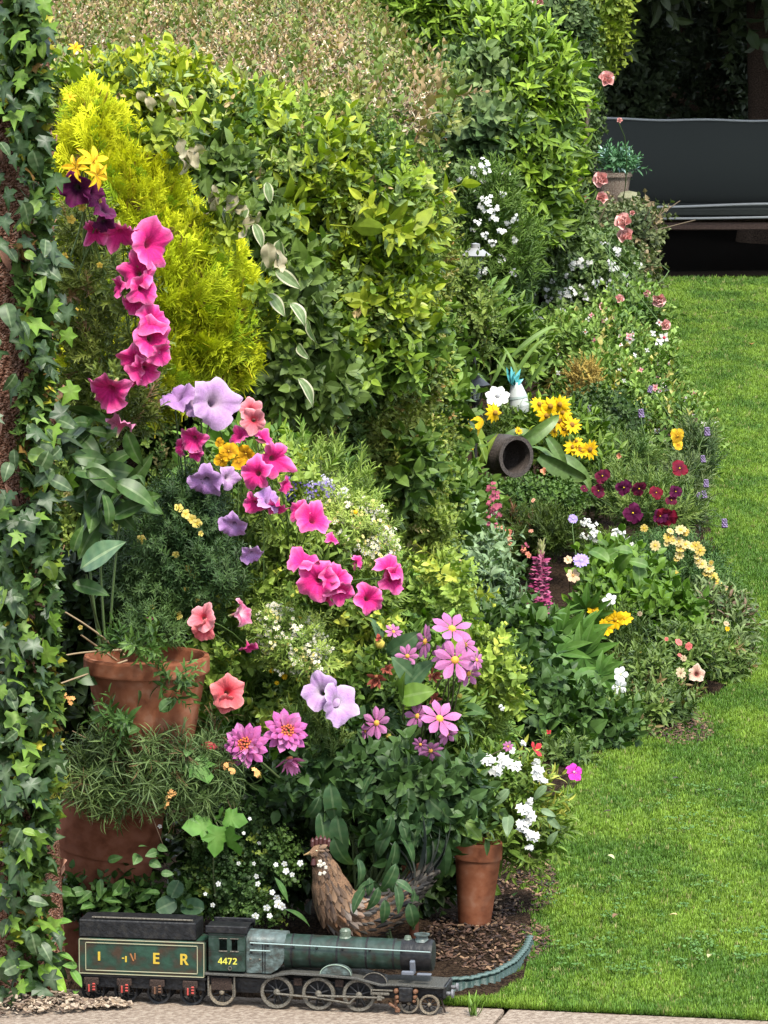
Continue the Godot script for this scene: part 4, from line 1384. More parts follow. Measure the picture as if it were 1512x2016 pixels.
func shoots() -> void:
	LEAF = tinted("leaf", 0.5, Color(0.5, 0.6, 0.15), 0.0, 0.34)
	GLOSS = tinted("gloss", 0.42, Color(0.25, 0.3, 0.08), 0.0, 0.36)
	PETAL = tinted("petal", 0.65, Color(0.4, 0.4, 0.4), 0.1, 0.25)
	mottled(LEAF, 0.72, 5.0, true, 0.0, 5)
	mottled(GLOSS, 0.66, 6.0, true, 0.0, 6)
	mottled(PETAL, 0.82, 1.3, false, 0.07, 7)
	S.honey = shoot({"nodes": 5, "per": 2, "l": 0.42, "w": 0.19, "shape": 0, "angle": 1.05, "fold": 0.22, "droop": 0.5, "rows": 4, "old": Color(0.62, 0.72, 0.6), "young": Color(1, 1, 0.8)})
	S.hedge = shoot({"nodes": 7, "per": 2, "l": 0.24, "w": 0.13, "shape": 0, "angle": 1.0, "droop": 0.3, "rows": 3, "r": 0.012, "stem": Color(0.7, 0.5, 0.35)})
	S.twig = shoot({"nodes": 4, "per": 2, "l": 0.25, "w": 0.12, "shape": 0, "angle": 1.1, "droop": 0.5, "rows": 3, "r": 0.022, "stem": Color(0.75, 0.62, 0.5)})
	S.rose = shoot({"nodes": 4, "per": 3, "l": 0.3, "w": 0.19, "shape": 0, "angle": 1.1, "droop": 0.4, "rows": 3})
	S.narrow = shoot({"nodes": 9, "per": 3, "l": 0.3, "w": 0.045, "shape": 5, "angle": 0.85, "droop": 0.4, "rows": 3})
	S.fine = shoot({"nodes": 10, "per": 4, "l": 0.26, "w": 0.05, "shape": 1, "angle": 1.0, "droop": 0.8, "rows": 2})
	S.frond = shoot({"nodes": 16, "per": 3, "l": 0.26, "w": 0.035, "shape": 5, "angle": 0.55, "droop": -0.5, "rows": 2, "r": 0.012, "old": Color(0.6, 0.62, 0.5), "young": Color(1, 1, 1), "bend": 0.2})
	S.spray = spray()
	S.broad = shoot({"nodes": 4, "per": 2, "l": 0.5, "w": 0.3, "shape": 0, "angle": 1.0, "fold": 0.2, "droop": 0.6, "rows": 4})
	S.round = shoot({"nodes": 6, "per": 2, "l": 0.2, "w": 0.19, "shape": 4, "angle": 1.1, "fold": 0.12, "droop": 0.3, "rows": 3})
	S.lance = shoot({"nodes": 6, "per": 2, "l": 0.5, "w": 0.13, "shape": 1, "angle": 0.8, "fold": 0.2, "droop": 0.8, "rows": 4})
	S.silver = shoot({"nodes": 7, "per": 2, "l": 0.36, "w": 0.14, "shape": 1, "angle": 1.2, "fold": 0.25, "droop": 0.7, "rows": 3, "wave": 0.08, "old": Color(0.7, 0.75, 0.78), "young": Color(0.95, 1, 0.95)})
	S.grass = shoot({"nodes": 6, "per": 3, "l": 0.8, "w": 0.035, "shape": 5, "angle": 0.7, "droop": 1.6, "rows": 5, "r": 0.01})
	S.plume = shoot({"nodes": 14, "per": 4, "l": 0.12, "w": 0.06, "shape": 4, "angle": 1.0, "droop": 0.1, "rows": 2})
	S.star = shoot({"nodes": 3, "per": 5, "l": 0.3, "w": 0.2, "shape": 2, "angle": 1.35, "droop": 0.2, "rows": 2, "r": 0.012, "stem": Color(0.2, 0.3, 0.1), "start": 0.6, "old": Color(0.9, 0.9, 0.9), "young": Color(1, 1, 1)})


# a flat branching spray of scale leaves
func spray() -> ArrayMesh:
	var st := begin()
	tube(st, [Vector3.ZERO, Vector3(0.03, 0.5, 0.02), Vector3(0.0, 0.95, 0.1)], [0.012, 0.009, 0.004], 3, Color(0.6, 0.5, 0.4))
	for i in 11:
		var t := 0.1 + 0.085 * i
		for s in [-1, 1]:
			var l := (0.42 * sin(PI * (0.25 + 0.7 * t)) + 0.06) * rf(0.75, 1.2)
			var b := Basis(Vector3.BACK, -s * rf(0.45, 0.8)) * Basis(Vector3.RIGHT, rf(-0.25, 0.35))
			var p := Vector3(0.02, t, 0.1 * t * t)
			var c := Color(0.55, 0.6, 0.5).lerp(Color(1, 1, 1), clampf(t + rf(-0.2, 0.2), 0, 1))
			leaf(st, Transform3D(b, p), l, 0.034, 5, 0.4, rf(-0.5, 0.6), c * 0.8, c, 3)
			for k in 3:
				var q := p + b * Vector3(0, l * (0.3 + 0.22 * k), 0)
				for e in [-1, 1]:
					leaf(st, Transform3D(b * Basis(Vector3.BACK, -e * rf(0.4, 0.8)), q), l * 0.42, 0.026, 5, 0.4, rf(-0.4, 0.5), c * 0.85, c, 2)
	return finish(st)


# whorled leaves and the like kept as single parts
func blades(l: Array, w: float, shape: int, fold: float, droop: Array, c0: Color, c1: Color, rib := 0.0, wave := 0.0, edge_col := Color(-1, 0, 0)) -> Array:
	var out := []
	for k in droop.size():
		var st := begin()
		var q := rf(0.85, 1.1)
		leaf(st, Transform3D(), l[k % l.size()], w * rf(0.85, 1.15), shape, fold, droop[k], c0 * q, c1 * q, 9, wave + 0.012, rib, edge_col)
		out.append(finish(st))
	return out


func ivy() -> void:
	var t := plant("ivy", "dark green ivy with pale veins climbing the trunk along the left edge", "ivy", Vector3(Vector3(-0.895, 1.212, -13).x, 0, -13.0))
	var tr := thing("tree_trunk", "reddish brown tree trunk under the ivy at the left edge", "tree", Vector3(Vector3(-0.928, 1.191, -13.16).x, 0, -13.2))
	var st := begin()
	var pts := []
	for i in 14:
		pts.append(Vector3(0.012 * sin(i * 1.3), -0.05 + i * 0.23, 0.01 * cos(i * 0.9)))
	tube(st, pts, [0.15, 0.13, 0.125, 0.12, 0.118], 22)
	put("trunk", finish(st), grain("red_bark", [lin(0.045, 0.02, 0.013), lin(0.17, 0.075, 0.045), lin(0.3, 0.15, 0.1), lin(0.4, 0.26, 0.2)], 0.045, 3.0, 0.95, 3.0), tr)
	var bk := begin()
	for i in 60:
		var y := rf(0.1, 2.9)
		var a := rf(-0.4, PI + 0.4)
		leaf(bk, Transform3D(Basis(Vector3.UP, -a + PI / 2) * Basis(Vector3.BACK, rf(-0.5, 0.5)), Vector3(cos(a) * 0.124, y, sin(a) * 0.124)), rf(0.05, 0.14), rf(0.012, 0.03), 3, 0.5, rf(-0.7, 0.4), Color(0.12, 0.05, 0.03), Color(0.35, 0.18, 0.12), 4, 0.2)
	var flake := put("bark_strips", finish(bk), tinted("flake", 0.9, Color(0, 0, 0)), tr)
	flake.set_meta("kind", "stuff")
	var ms := []
	var pale := []
	for k in 5:
		var a := begin()
		lobed(a, Transform3D(), IVY, 1.0, rf(0.15, 0.5), Color(0.07, 0.105, 0.05) * rf(0.6, 1.2), Color(0.025, 0.055, 0.016) * rf(0.6, 1.4))
		ms.append(finish(a))
		var b := begin()
		lobed(b, Transform3D(), IVY, 1.0, rf(0.15, 0.5), Color(0.16, 0.24, 0.05), Color(0.12, 0.22, 0.025) * rf(0.8, 1.2))
		pale.append(finish(b))
	ms.append_array(blades([1.0], 0.6, 0, 0.2, [0.3, 0.7], Color(0.04, 0.075, 0.025), Color(0.03, 0.06, 0.018), 0.2))
	pale.append_array(blades([1.0], 0.6, 0, 0.2, [0.4], Color(0.16, 0.24, 0.05), Color(0.14, 0.22, 0.03), 0.2))
	# where the ivy's right border runs, from the top down
	var border := [[0, 120], [180, 128], [330, 112], [480, 126], [640, 150], [800, 150], [950, 150], [1100, 118], [1250, 118], [1380, 112], [1500, 96], [1650, 96], [1760, 120], [1880, 140], [2016, 130]]
	var list := []
	var young := []
	var tot := 0
	var bark_x := 46.0
	for i in 1100:
		var yy := rf(-40, 2030)
		var bx := 120.0
		for j in border.size() - 1:
			if yy >= border[j][0] and yy <= border[j + 1][0]:
				bx = lerpf(border[j][1], border[j + 1][1], (yy - border[j][0]) / float(border[j + 1][0] - border[j][0]))
		var xx := rf(-60, bx)
		if yy > 230 and yy < 960 and xx < bark_x - 14.0 + 18.0 * sin(yy * 0.021) and rng.randf() < 0.7:
			continue
		var u := (xx - 10.0) / 115.0
		var z := -13.02 + 0.1 * sqrt(maxf(0.0, 1.0 - u * u * 0.8)) + rf(-0.05, 0.03)
		# real place on the curtain: 1.2 mm per step across, 1.22 mm down from 2.42 m
		var p := Vector3(-0.925 + xx * 0.00122, 2.425 - yy * 0.00121, z)
		if p.y < 0.03:
			continue
		var d := Vector3(rf(-0.9, 0.9) + u * 0.4, rf(-1.2, -0.1), rf(-0.2, 0.7))
		(young if rng.randf() < 0.24 else list).append([p, rf(0.03, 0.07), d])
	leaves(t, ms, GLOSS, list.slice(0, 300), 0.4)
	leaves(t, pale, LEAF, young.slice(0, 120), 0.4)
	var one := begin()
	lobed(one, Transform3D(), IVY, 1.0, 0.3, Color(1, 1, 0.9), Color(0.6, 0.75, 0.5))
	foliage(t, "foliage", finish(one), GLOSS, [[Vector3(-0.86, 1.2, -13.06), Vector3(0.08, 1.3, 0.06)], [Vector3(-0.98, 1.2, -13.1), Vector3(0.08, 1.3, 0.06), 0.3], [Vector3(-1.2, 1.2, -13.15), Vector3(0.2, 1.3, 0.1), 0.5]], 4600, {"s0": 0.035, "s1": 0.068, "up": -0.5, "jit": 0.7, "box": 3.0, "cols": [Color(0.04, 0.075, 0.03), Color(0.085, 0.14, 0.045), Color(0.2, 0.11, 0.05), Color(0.34, 0.3, 0.05), Color(0.16, 0.22, 0.04), Color(0.16, 0.22, 0.04)], "odd": 0.16, "keep": func(p): return p.x > -0.87 + 0.02 * sin(p.y * 17.0) or p.y < 1.2 or p.y > 2.15 or p.x < -0.98})


func hedge_side() -> void:
	# the clipped hedge
	var h := plant("clipped_hedge", "long clipped hedge with browned top running away from the camera", "hedge", Vector3(-0.35, 0, -16.3))
	h.rotation.y = 0.045
	var core := begin()
	block(core, Vector3(-0.28, 0.85, -8.3), Vector3(1.42, 1.68, 15.8), 0.2)
	put("branches", finish(core), grain("twigs", [lin(0.008, 0.006, 0.004), lin(0.03, 0.02, 0.012), lin(0.06, 0.04, 0.022)], 0.06, 5.0, 0.95, 3.0), h)
	var body := [[Vector3(-0.65, 0.98, -24.6), Vector3(0.87, 0.98, 8.4)]]
	var shade := func(p: Vector3, c: Color) -> Color:
		var topness := clampf((p.y - 1.78) * 6.0 + noise.get_noise_3dv(p * 40.0) * 1.2, 0, 1)
		if rng.randf() < topness * 0.85:
			return Color(0.17, 0.115, 0.08).lerp(Color(0.16, 0.16, 0.06), rng.randf()) * rf(0.6, 1.6)
		return c
	foliage(h, "foliage", S.hedge, LEAF, body, 32000, {"s0": 0.08, "s1": 0.15, "box": 9.0, "up": 0.35, "jit": 0.6, "deep": 0.86, "lump": 0.05, "cols": [Color(0.05, 0.1, 0.03), Color(0.17, 0.23, 0.06), Color(0.3, 0.26, 0.14)], "odd": 0.1, "gain": 1.7, "back": 1.0, "shade": shade, "keep": func(p): return p.y > 0.02 and (p.z > -20.0 or p.y > 1.0)})
	foliage(h, "clipped_twigs", S.twig, tinted("twig", 0.7, Color(0.1, 0.1, 0.05)), [[Vector3(-0.62, 1.9, -24.6), Vector3(0.84, 0.08, 8.3)]], 20000, {"s0": 0.06, "s1": 0.13, "box": 9.0, "up": 0.6, "jit": 0.8, "deep": 0.7, "lump": 0.1, "gain": 1.25, "cols": [Color(0.17, 0.115, 0.09), Color(0.3, 0.23, 0.19), Color(0.09, 0.15, 0.05), Color(0.42, 0.38, 0.33)], "odd": 0.5, "back": 1.0})
	foliage(h, "tip_shoots", S.hedge, LEAF, [[Vector3(-0.62, 1.93, -24.6), Vector3(0.88, 0.06, 8.3)]], 4200, {"s0": 0.1, "s1": 0.2, "box": 9.0, "up": 0.7, "jit": 0.6, "deep": 0.8, "lump": 0.2, "back": 1.0, "gain": 1.2, "cols": [Color(0.1, 0.16, 0.04), Color(0.22, 0.23, 0.09), Color(0.3, 0.22, 0.15)], "odd": 0.3})
	# near face of the hedge is denser
	foliage(h, "foliage", S.hedge, LEAF, [[Vector3(-0.65, 0.95, -16.35), Vector3(0.87, 0.98, 0.22)]], 9000, {"s0": 0.06, "s1": 0.12, "box": 6.0, "up": 0.3, "jit": 0.6, "deep": 0.7, "lump": 0.35, "cols": [Color(0.05, 0.1, 0.03), Color(0.18, 0.24, 0.06), Color(0.32, 0.28, 0.15)], "odd": 0.08, "gain": 1.7, "freq": 1.2})
	# shrubs in front of and over it
	var hs := plant("honeysuckle", "bright yellow green honeysuckle shoots sprawling over the near end of the hedge", "shrub", Vector3(-0.238, 0.475, -16.3))
	var hb := [[Vector3(-0.745, 2.06, -15.9), Vector3(0.221, 0.074, 0.2)], [Vector3(-0.481, 1.928, -15.9), Vector3(0.236, 0.103, 0.2)], [Vector3(-0.243, 1.809, -15.8), Vector3(0.205, 0.139, 0.2)], [Vector3(-0.082, 1.677, -15.8), Vector3(0.176, 0.176, 0.18)], [Vector3(-0.259, 1.629, -15.85), Vector3(0.162, 0.162, 0.12)], [Vector3(-0.053, 1.446, -15.75), Vector3(0.139, 0.131, 0.15)], [Vector3(-0.17, 1.392, -15.7), Vector3(0.131, 0.131, 0.12)], [Vector3(0.006, 1.555, -15.85), Vector3(0.103, 0.132, 0.1)]]
	foliage(hs, "foliage", S.honey, LEAF, hb, 2300, {"s0": 0.06, "s1": 0.15, "up": 0.5, "jit": 0.9, "deep": 0.4, "lump": 0.6, "cols": [Color(0.13, 0.21, 0.02), Color(0.31, 0.36, 0.025), Color(0.1, 0.16, 0.08), Color(0.3, 0.36, 0.16), Color(0.2, 0.28, 0.14)], "odd": 0.3, "freq": 1.5})
	var hl := blades([1.0], 0.42, 0, 0.2, [0.3, 0.6, 0.9, 0.2], Color(0.13, 0.2, 0.02), Color(0.3, 0.36, 0.03), 0.12)
	leaves(hs, hl, LEAF, leaf_spots(hb, 260, 0.03, 0.062, -0.1), 0.0)
	foliage(hs, "long_shoots", S.honey, LEAF, hb, 110, {"s0": 0.15, "s1": 0.24, "up": 0.6, "jit": 0.9, "deep": 0.9, "lump": 0.5, "cols": [Color(0.16, 0.24, 0.03), Color(0.3, 0.36, 0.04)]})
	foliage(hs, "small_leaves", S.hedge, LEAF, hb, 900, {"s0": 0.07, "s1": 0.13, "up": 0.3, "jit": 0.9, "deep": 0.5, "lump": 0.6, "gain": 1.6, "cols": [Color(0.05, 0.1, 0.03), Color(0.17, 0.24, 0.07), Color(0.26, 0.2, 0.12)], "odd": 0.1})
	var gc := plant("golden_conifer", "golden yellow feathery conifer in front of the hedge beside the ivy", "conifer", Vector3(-0.641, 0.668, -15))
	var gb := [[Vector3(-0.79, 1.872, -14.9), Vector3(0.069, 0.18, 0.12)], [Vector3(-0.708, 1.719, -14.9), Vector3(0.138, 0.221, 0.18)], [Vector3(-0.605, 1.552, -14.9), Vector3(0.194, 0.207, 0.22)], [Vector3(-0.494, 1.455, -14.9), Vector3(0.131, 0.166, 0.16)], [Vector3(-0.673, 1.39, -14.85), Vector3(0.193, 0.165, 0.18)]]
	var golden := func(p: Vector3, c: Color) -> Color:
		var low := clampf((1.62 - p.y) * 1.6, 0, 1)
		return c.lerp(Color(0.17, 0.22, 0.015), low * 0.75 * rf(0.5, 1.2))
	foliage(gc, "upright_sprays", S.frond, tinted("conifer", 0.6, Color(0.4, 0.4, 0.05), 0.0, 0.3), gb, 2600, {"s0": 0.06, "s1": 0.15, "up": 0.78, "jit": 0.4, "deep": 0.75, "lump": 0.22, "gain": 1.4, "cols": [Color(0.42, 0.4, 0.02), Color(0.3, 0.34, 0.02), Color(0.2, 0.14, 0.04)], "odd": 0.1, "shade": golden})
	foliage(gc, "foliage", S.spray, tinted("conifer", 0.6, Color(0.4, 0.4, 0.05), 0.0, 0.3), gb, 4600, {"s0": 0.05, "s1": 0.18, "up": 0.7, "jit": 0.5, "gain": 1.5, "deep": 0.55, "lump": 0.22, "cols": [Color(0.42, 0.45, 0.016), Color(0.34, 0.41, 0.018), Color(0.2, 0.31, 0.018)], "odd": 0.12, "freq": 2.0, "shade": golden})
	foliage(hs, "overhanging_shoots", S.honey, LEAF, [[Vector3(-0.587, 1.958, -14.85), Vector3(0.083, 0.048, 0.06)], [Vector3(-0.434, 1.782, -14.8), Vector3(0.055, 0.082, 0.06)], [Vector3(-0.34, 1.502, -14.85), Vector3(0.048, 0.083, 0.06)]], 50, {"s0": 0.07, "s1": 0.13, "up": 0.1, "jit": 0.9, "cols": [Color(0.11, 0.17, 0.03), Color(0.24, 0.29, 0.04)]})
	var gs := begin()
	tube(gs, [Vector3(0, 0, 0), Vector3(-0.05, 0.9, 0), Vector3(-0.12, 1.7, 0)], [0.05, 0.035, 0.01], 8)
	put("trunk", finish(gs), mats["twigs"], gc)
	foliage(gc, "dead_spray", S.spray, tinted("dry", 0.8, Color(0.2, 0.15, 0.05)), gb, 260, {"s0": 0.06, "s1": 0.1, "up": 0.3, "jit": 0.8, "deep": 0.8, "lump": 0.35, "gain": 1.0, "cols": [Color(0.1, 0.05, 0.02), Color(0.2, 0.12, 0.04)]})
	var vs := plant("variegated_shrub", "shrub with drooping cream edged leaves between the golden conifer and the hedge", "shrub", Vector3(-0.309, 0.776, -15.25))
	foliage(vs, "foliage", S.broad, LEAF, [[Vector3(-0.405, 1.663, -15.25), Vector3(0.127, 0.156, 0.14)], [Vector3(-0.278, 1.492, -15.25), Vector3(0.113, 0.17, 0.15)], [Vector3(-0.222, 1.278, -15.25), Vector3(0.113, 0.127, 0.14)], [Vector3(-0.477, 1.872, -15.3), Vector3(0.085, 0.085, 0.1)]], 330, {"s0": 0.08, "s1": 0.14, "up": 0.1, "cols": [Color(0.06, 0.1, 0.035), Color(0.1, 0.16, 0.04)]})
	var vl := blades([1.0], 0.42, 0, 0.25, [0.5, 0.9, 1.3], Color(0.14, 0.2, 0.08), Color(0.16, 0.22, 0.1), 0.3, 0.02, Color(0.55, 0.52, 0.36))
	var vv := [[Vector3(-0.434, 1.789, -14.8), 0.082], [Vector3(-0.393, 1.766, -14.8), 0.088], [Vector3(-0.336, 1.724, -14.8), 0.077], [Vector3(-0.29, 1.665, -14.8), 0.096], [Vector3(-0.259, 1.606, -14.8), 0.091], [Vector3(-0.287, 1.534, -14.8), 0.082], [Vector3(-0.223, 1.517, -14.8), 0.082], [Vector3(-0.207, 1.462, -14.8), 0.071], [Vector3(-0.199, 1.298, -14.8), 0.099], [Vector3(-0.557, 1.968, -14.8), 0.055], [Vector3(-0.311, 1.837, -14.8), 0.063], [Vector3(-0.229, 1.409, -14.8), 0.069], [Vector3(-0.325, 1.644, -14.8), 0.055]]
	leaves(vs, vl, LEAF, vv, 0.9)
	leaves(vs, blades([1.0], 0.5, 0, 0.2, [1.4, 2.2, -1.0], Color(0.3, 0.25, 0.16), Color(0.46, 0.4, 0.27), 0.1, 0.14), LEAF, [[Vector3(-0.535, 1.956, -14.75), 0.075], [Vector3(-0.517, 1.942, -14.75), 0.068], [Vector3(-0.504, 1.92, -14.75), 0.082], [Vector3(-0.494, 1.95, -14.75), 0.055], [Vector3(-0.526, 1.92, -14.75), 0.06], [Vector3(-0.453, 1.83, -14.75), 0.068], [Vector3(-0.438, 1.816, -14.75), 0.082], [Vector3(-0.467, 1.807, -14.75), 0.062], [Vector3(-0.416, 1.813, -14.75), 0.068], [Vector3(-0.378, 1.789, -14.75), 0.068], [Vector3(-0.362, 1.742, -14.75), 0.082], [Vector3(-0.344, 1.764, -14.75), 0.055], [Vector3(-0.31, 1.669, -14.75), 0.082], [Vector3(-0.285, 1.635, -14.75), 0.068], [Vector3(-0.269, 1.66, -14.75), 0.068], [Vector3(-0.623, 2.08, -14.75), 0.06], [Vector3(-0.596, 2.087, -14.75), 0.055], [Vector3(-0.575, 2.067, -14.75), 0.06], [Vector3(-0.65, 2.094, -14.75), 0.055]], 0.9, "withered_leaf")
	# right of the hedge
	var br := plant("mock_orange", "bright fresh green bush rising right of the hedge", "bush", Vector3(0.603, 0.206, -26.5))
	foliage(br, "foliage", S.lance, LEAF, [[Vector3(0.01, 1.903, -27.2), Vector3(0.202, 0.101, 0.3)], [Vector3(0.259, 1.815, -26.9), Vector3(0.225, 0.15, 0.3)], [Vector3(0.504, 1.675, -26.7), Vector3(0.211, 0.186, 0.3)], [Vector3(0.697, 1.439, -26.5), Vector3(0.184, 0.27, 0.3)], [Vector3(0.72, 1.127, -26.4), Vector3(0.147, 0.294, 0.25)], [Vector3(0.621, 0.865, -26.3), Vector3(0.11, 0.171, 0.2)]], 2300, {"s0": 0.13, "s1": 0.28, "up": 0.4, "jit": 0.7, "lump": 0.6, "gain": 1.5, "cols": [Color(0.07, 0.13, 0.025), Color(0.17, 0.27, 0.03), Color(0.07, 0.12, 0.05)], "odd": 0.2})
	foliage(br, "grey_green_foliage", S.broad, LEAF, [[Vector3(0.425, 1.518, -26.4), Vector3(0.171, 0.22, 0.2)], [Vector3(0.498, 1.256, -26.3), Vector3(0.171, 0.268, 0.2)], [Vector3(0.472, 0.994, -26.2), Vector3(0.122, 0.146, 0.15)]], 420, {"s0": 0.12, "s1": 0.22, "up": 0.3, "jit": 0.8, "lump": 0.5, "gain": 1.5, "cols": [Color(0.06, 0.11, 0.05), Color(0.14, 0.2, 0.1)]})
	var ro := plant("climbing_rose", "tall climbing rose with grey green leaves and pink blooms left of the dark sofa", "rose", Vector3(1.016, 0.355, -30))
	foliage(ro, "foliage", S.rose, LEAF, [[Vector3(0.925, 1.533, -30.4), Vector3(0.226, 0.338, 0.3)], [Vector3(0.949, 1.124, -30.2), Vector3(0.196, 0.392, 0.28)], [Vector3(0.964, 0.759, -30.2), Vector3(0.168, 0.252, 0.22)], [Vector3(0.917, 0.578, -30), Vector3(0.195, 0.195, 0.22)]], 4200, {"s0": 0.11, "s1": 0.18, "up": 0.25, "cols": [Color(0.04, 0.075, 0.035), Color(0.09, 0.14, 0.06), Color(0.16, 0.22, 0.06)], "odd": 0.1})
	var cl := plant("wall_climber", "yellow green climber hanging above the pink rose at the top of the photo", "climber", Vector3(1.237, 0.328, -31))
	foliage(cl, "foliage", S.honey, LEAF, [[Vector3(1.215, 1.707, -31), Vector3(0.129, 0.23, 0.15)], [Vector3(1.259, 1.549, -31), Vector3(0.081, 0.144, 0.1)], [Vector3(1.188, 1.449, -31), Vector3(0.086, 0.115, 0.1)]], 240, {"s0": 0.1, "s1": 0.18, "up": -0.2, "cols": [Color(0.09, 0.15, 0.03), Color(0.2, 0.26, 0.04)]})
	var rp := [petal_mesh(0.95, 0.95, 2, -0.35, -0.9, Color(0.74, 0.32, 0.29), Color(0.8, 0.5, 0.47)), petal_mesh(0.9, 0.9, 2, -0.3, -0.7, Color(0.72, 0.28, 0.26), Color(0.8, 0.5, 0.47))]
	var rc := begin()
	for k in 7:
		leaf(rc, Transform3D(Basis(Vector3.BACK, k * 0.9) * Basis(Vector3.RIGHT, 1.1), Vector3(0, 0, 0.12)), 0.42, 0.5, 2, -0.4, -0.8, Color(0.66, 0.2, 0.18), Color(0.74, 0.34, 0.31), 3)
	var rose := petalled("bloom", 5, 3, rp, PETAL, finish(rc), 0.45, 0.1)
	blooms(ro, "bloom", [rose], PETAL, [[Vector3(0.826, 1.824, -29.2), 0.098], [Vector3(1.184, 1.404, -29.2), 0.119], [Vector3(1.165, 0.868, -29.2), 0.135], [Vector3(1.16, 0.776, -29.2), 0.103], [Vector3(1.074, 0.771, -29.2), 0.081], [Vector3(0.958, 1.253, -29.2), 0.054], [Vector3(0.898, 1.215, -29.2), 0.06]], 0.7, 0.3, Vector3(1.011, 0.642, -29.9), 0.004)
	var rs := plant("shrub_rose", "loose rose bush with pink blooms in front of the grey sofa", "rose", Vector3(1.364, 0.19, -30.6))
	foliage(rs, "foliage", S.rose, LEAF, [[Vector3(1.222, 0.527, -29.6), Vector3(0.192, 0.192, 0.2)], [Vector3(1.35, 0.57, -29.4), Vector3(0.15, 0.136, 0.15)], [Vector3(1.287, 0.395, -29.2), Vector3(0.19, 0.135, 0.2)], [Vector3(1.409, 0.645, -29.5), Vector3(0.109, 0.082, 0.1)]], 620, {"s0": 0.09, "s1": 0.15, "up": 0.3, "cols": [Color(0.06, 0.09, 0.05), Color(0.13, 0.16, 0.09), Color(0.2, 0.16, 0.12)], "odd": 0.1})
	blooms(rs, "bloom", [rose], PETAL, [[Vector3(1.207, 0.78, -27.4), 0.122], [Vector3(1.215, 0.708, -27.4), 0.122], [Vector3(1.297, 0.543, -25.8), 0.105], [Vector3(1.239, 0.574, -25.8), 0.057], [Vector3(1.101, 0.561, -25.6), 0.066], [Vector3(1.034, 0.525, -25.6), 0.062], [Vector3(1.176, 1.293, -27.4), 0.041], [Vector3(1.245, 0.831, -27.4), 0.041], [Vector3(1.28, 0.508, -24.9), 0.069]], 0.6, 0.3, Vector3(1.269, 0.406, -29.4), 0.003)
	var twigs := []
	for i in 16:
		twigs.append([Vector3(1.296, 0.406, -29.4) + Vector3(rf(-0.2, 0.1), rf(-0.1, 0.1), 0), Vector3(1.426, 0.66, -29.3) + Vector3(rf(-0.25, 0.25), rf(-0.12, 0.12), rf(-0.1, 0.1))])
	stems(rs, twigs, 0.004, Color(0.14, 0.1, 0.06), "twig", 0.1)
	stems(ro, [[Vector3(1.016, 0.327, -30), Vector3(1.02, 0.956, -30.2)], [Vector3(1.044, 0.327, -30), Vector3(0.967, 1.618, -30.4)], [Vector3(0.988, 0.327, -30), Vector3(1.123, 1.246, -30)]], 0.02, Color(0.1, 0.07, 0.05), "cane", 0.08)


# small clustered flowers: one mesh of little five petalled stars
func star_cluster(n: int, spread: float, petals: int, pl: float, pw: float, c: Color, centre: Color) -> ArrayMesh:
	var st := begin()
	for i in n:
		var p := Vector3(rf(-1, 1), rf(-1, 1), rf(-0.4, 0.6)) * spread
		var q := facing(p * 0.8 + Vector3(0, 0.2, 1), rf(0, TAU))
		for k in petals:
			var b := q * Basis(Vector3.BACK, TAU * k / petals) * Basis(Vector3.RIGHT, 0.25)
			leaf(st, Transform3D(b, p), pl, pw, 2, 0.1, 0.2, c * 0.92, c, 2)
		if centre.a > 0.0:
			dome(st, p, pl * 0.3, pl * 0.2, centre, 6)
	return finish(st)


func scatter(blobs: Array, n: int, s0: float, s1: float) -> Array:
	var out := []
	for i in n:
		var b: Array = blobs[rng.randi() % blobs.size()]
		var u := Vector3(rng.randfn(), rng.randfn() * 0.9 + 0.25, absf(rng.randfn()) + 0.2).normalized()
		out.append([b[0] + u * b[1] * rf(0.92, 1.08), rf(s0, s1)])
	return out


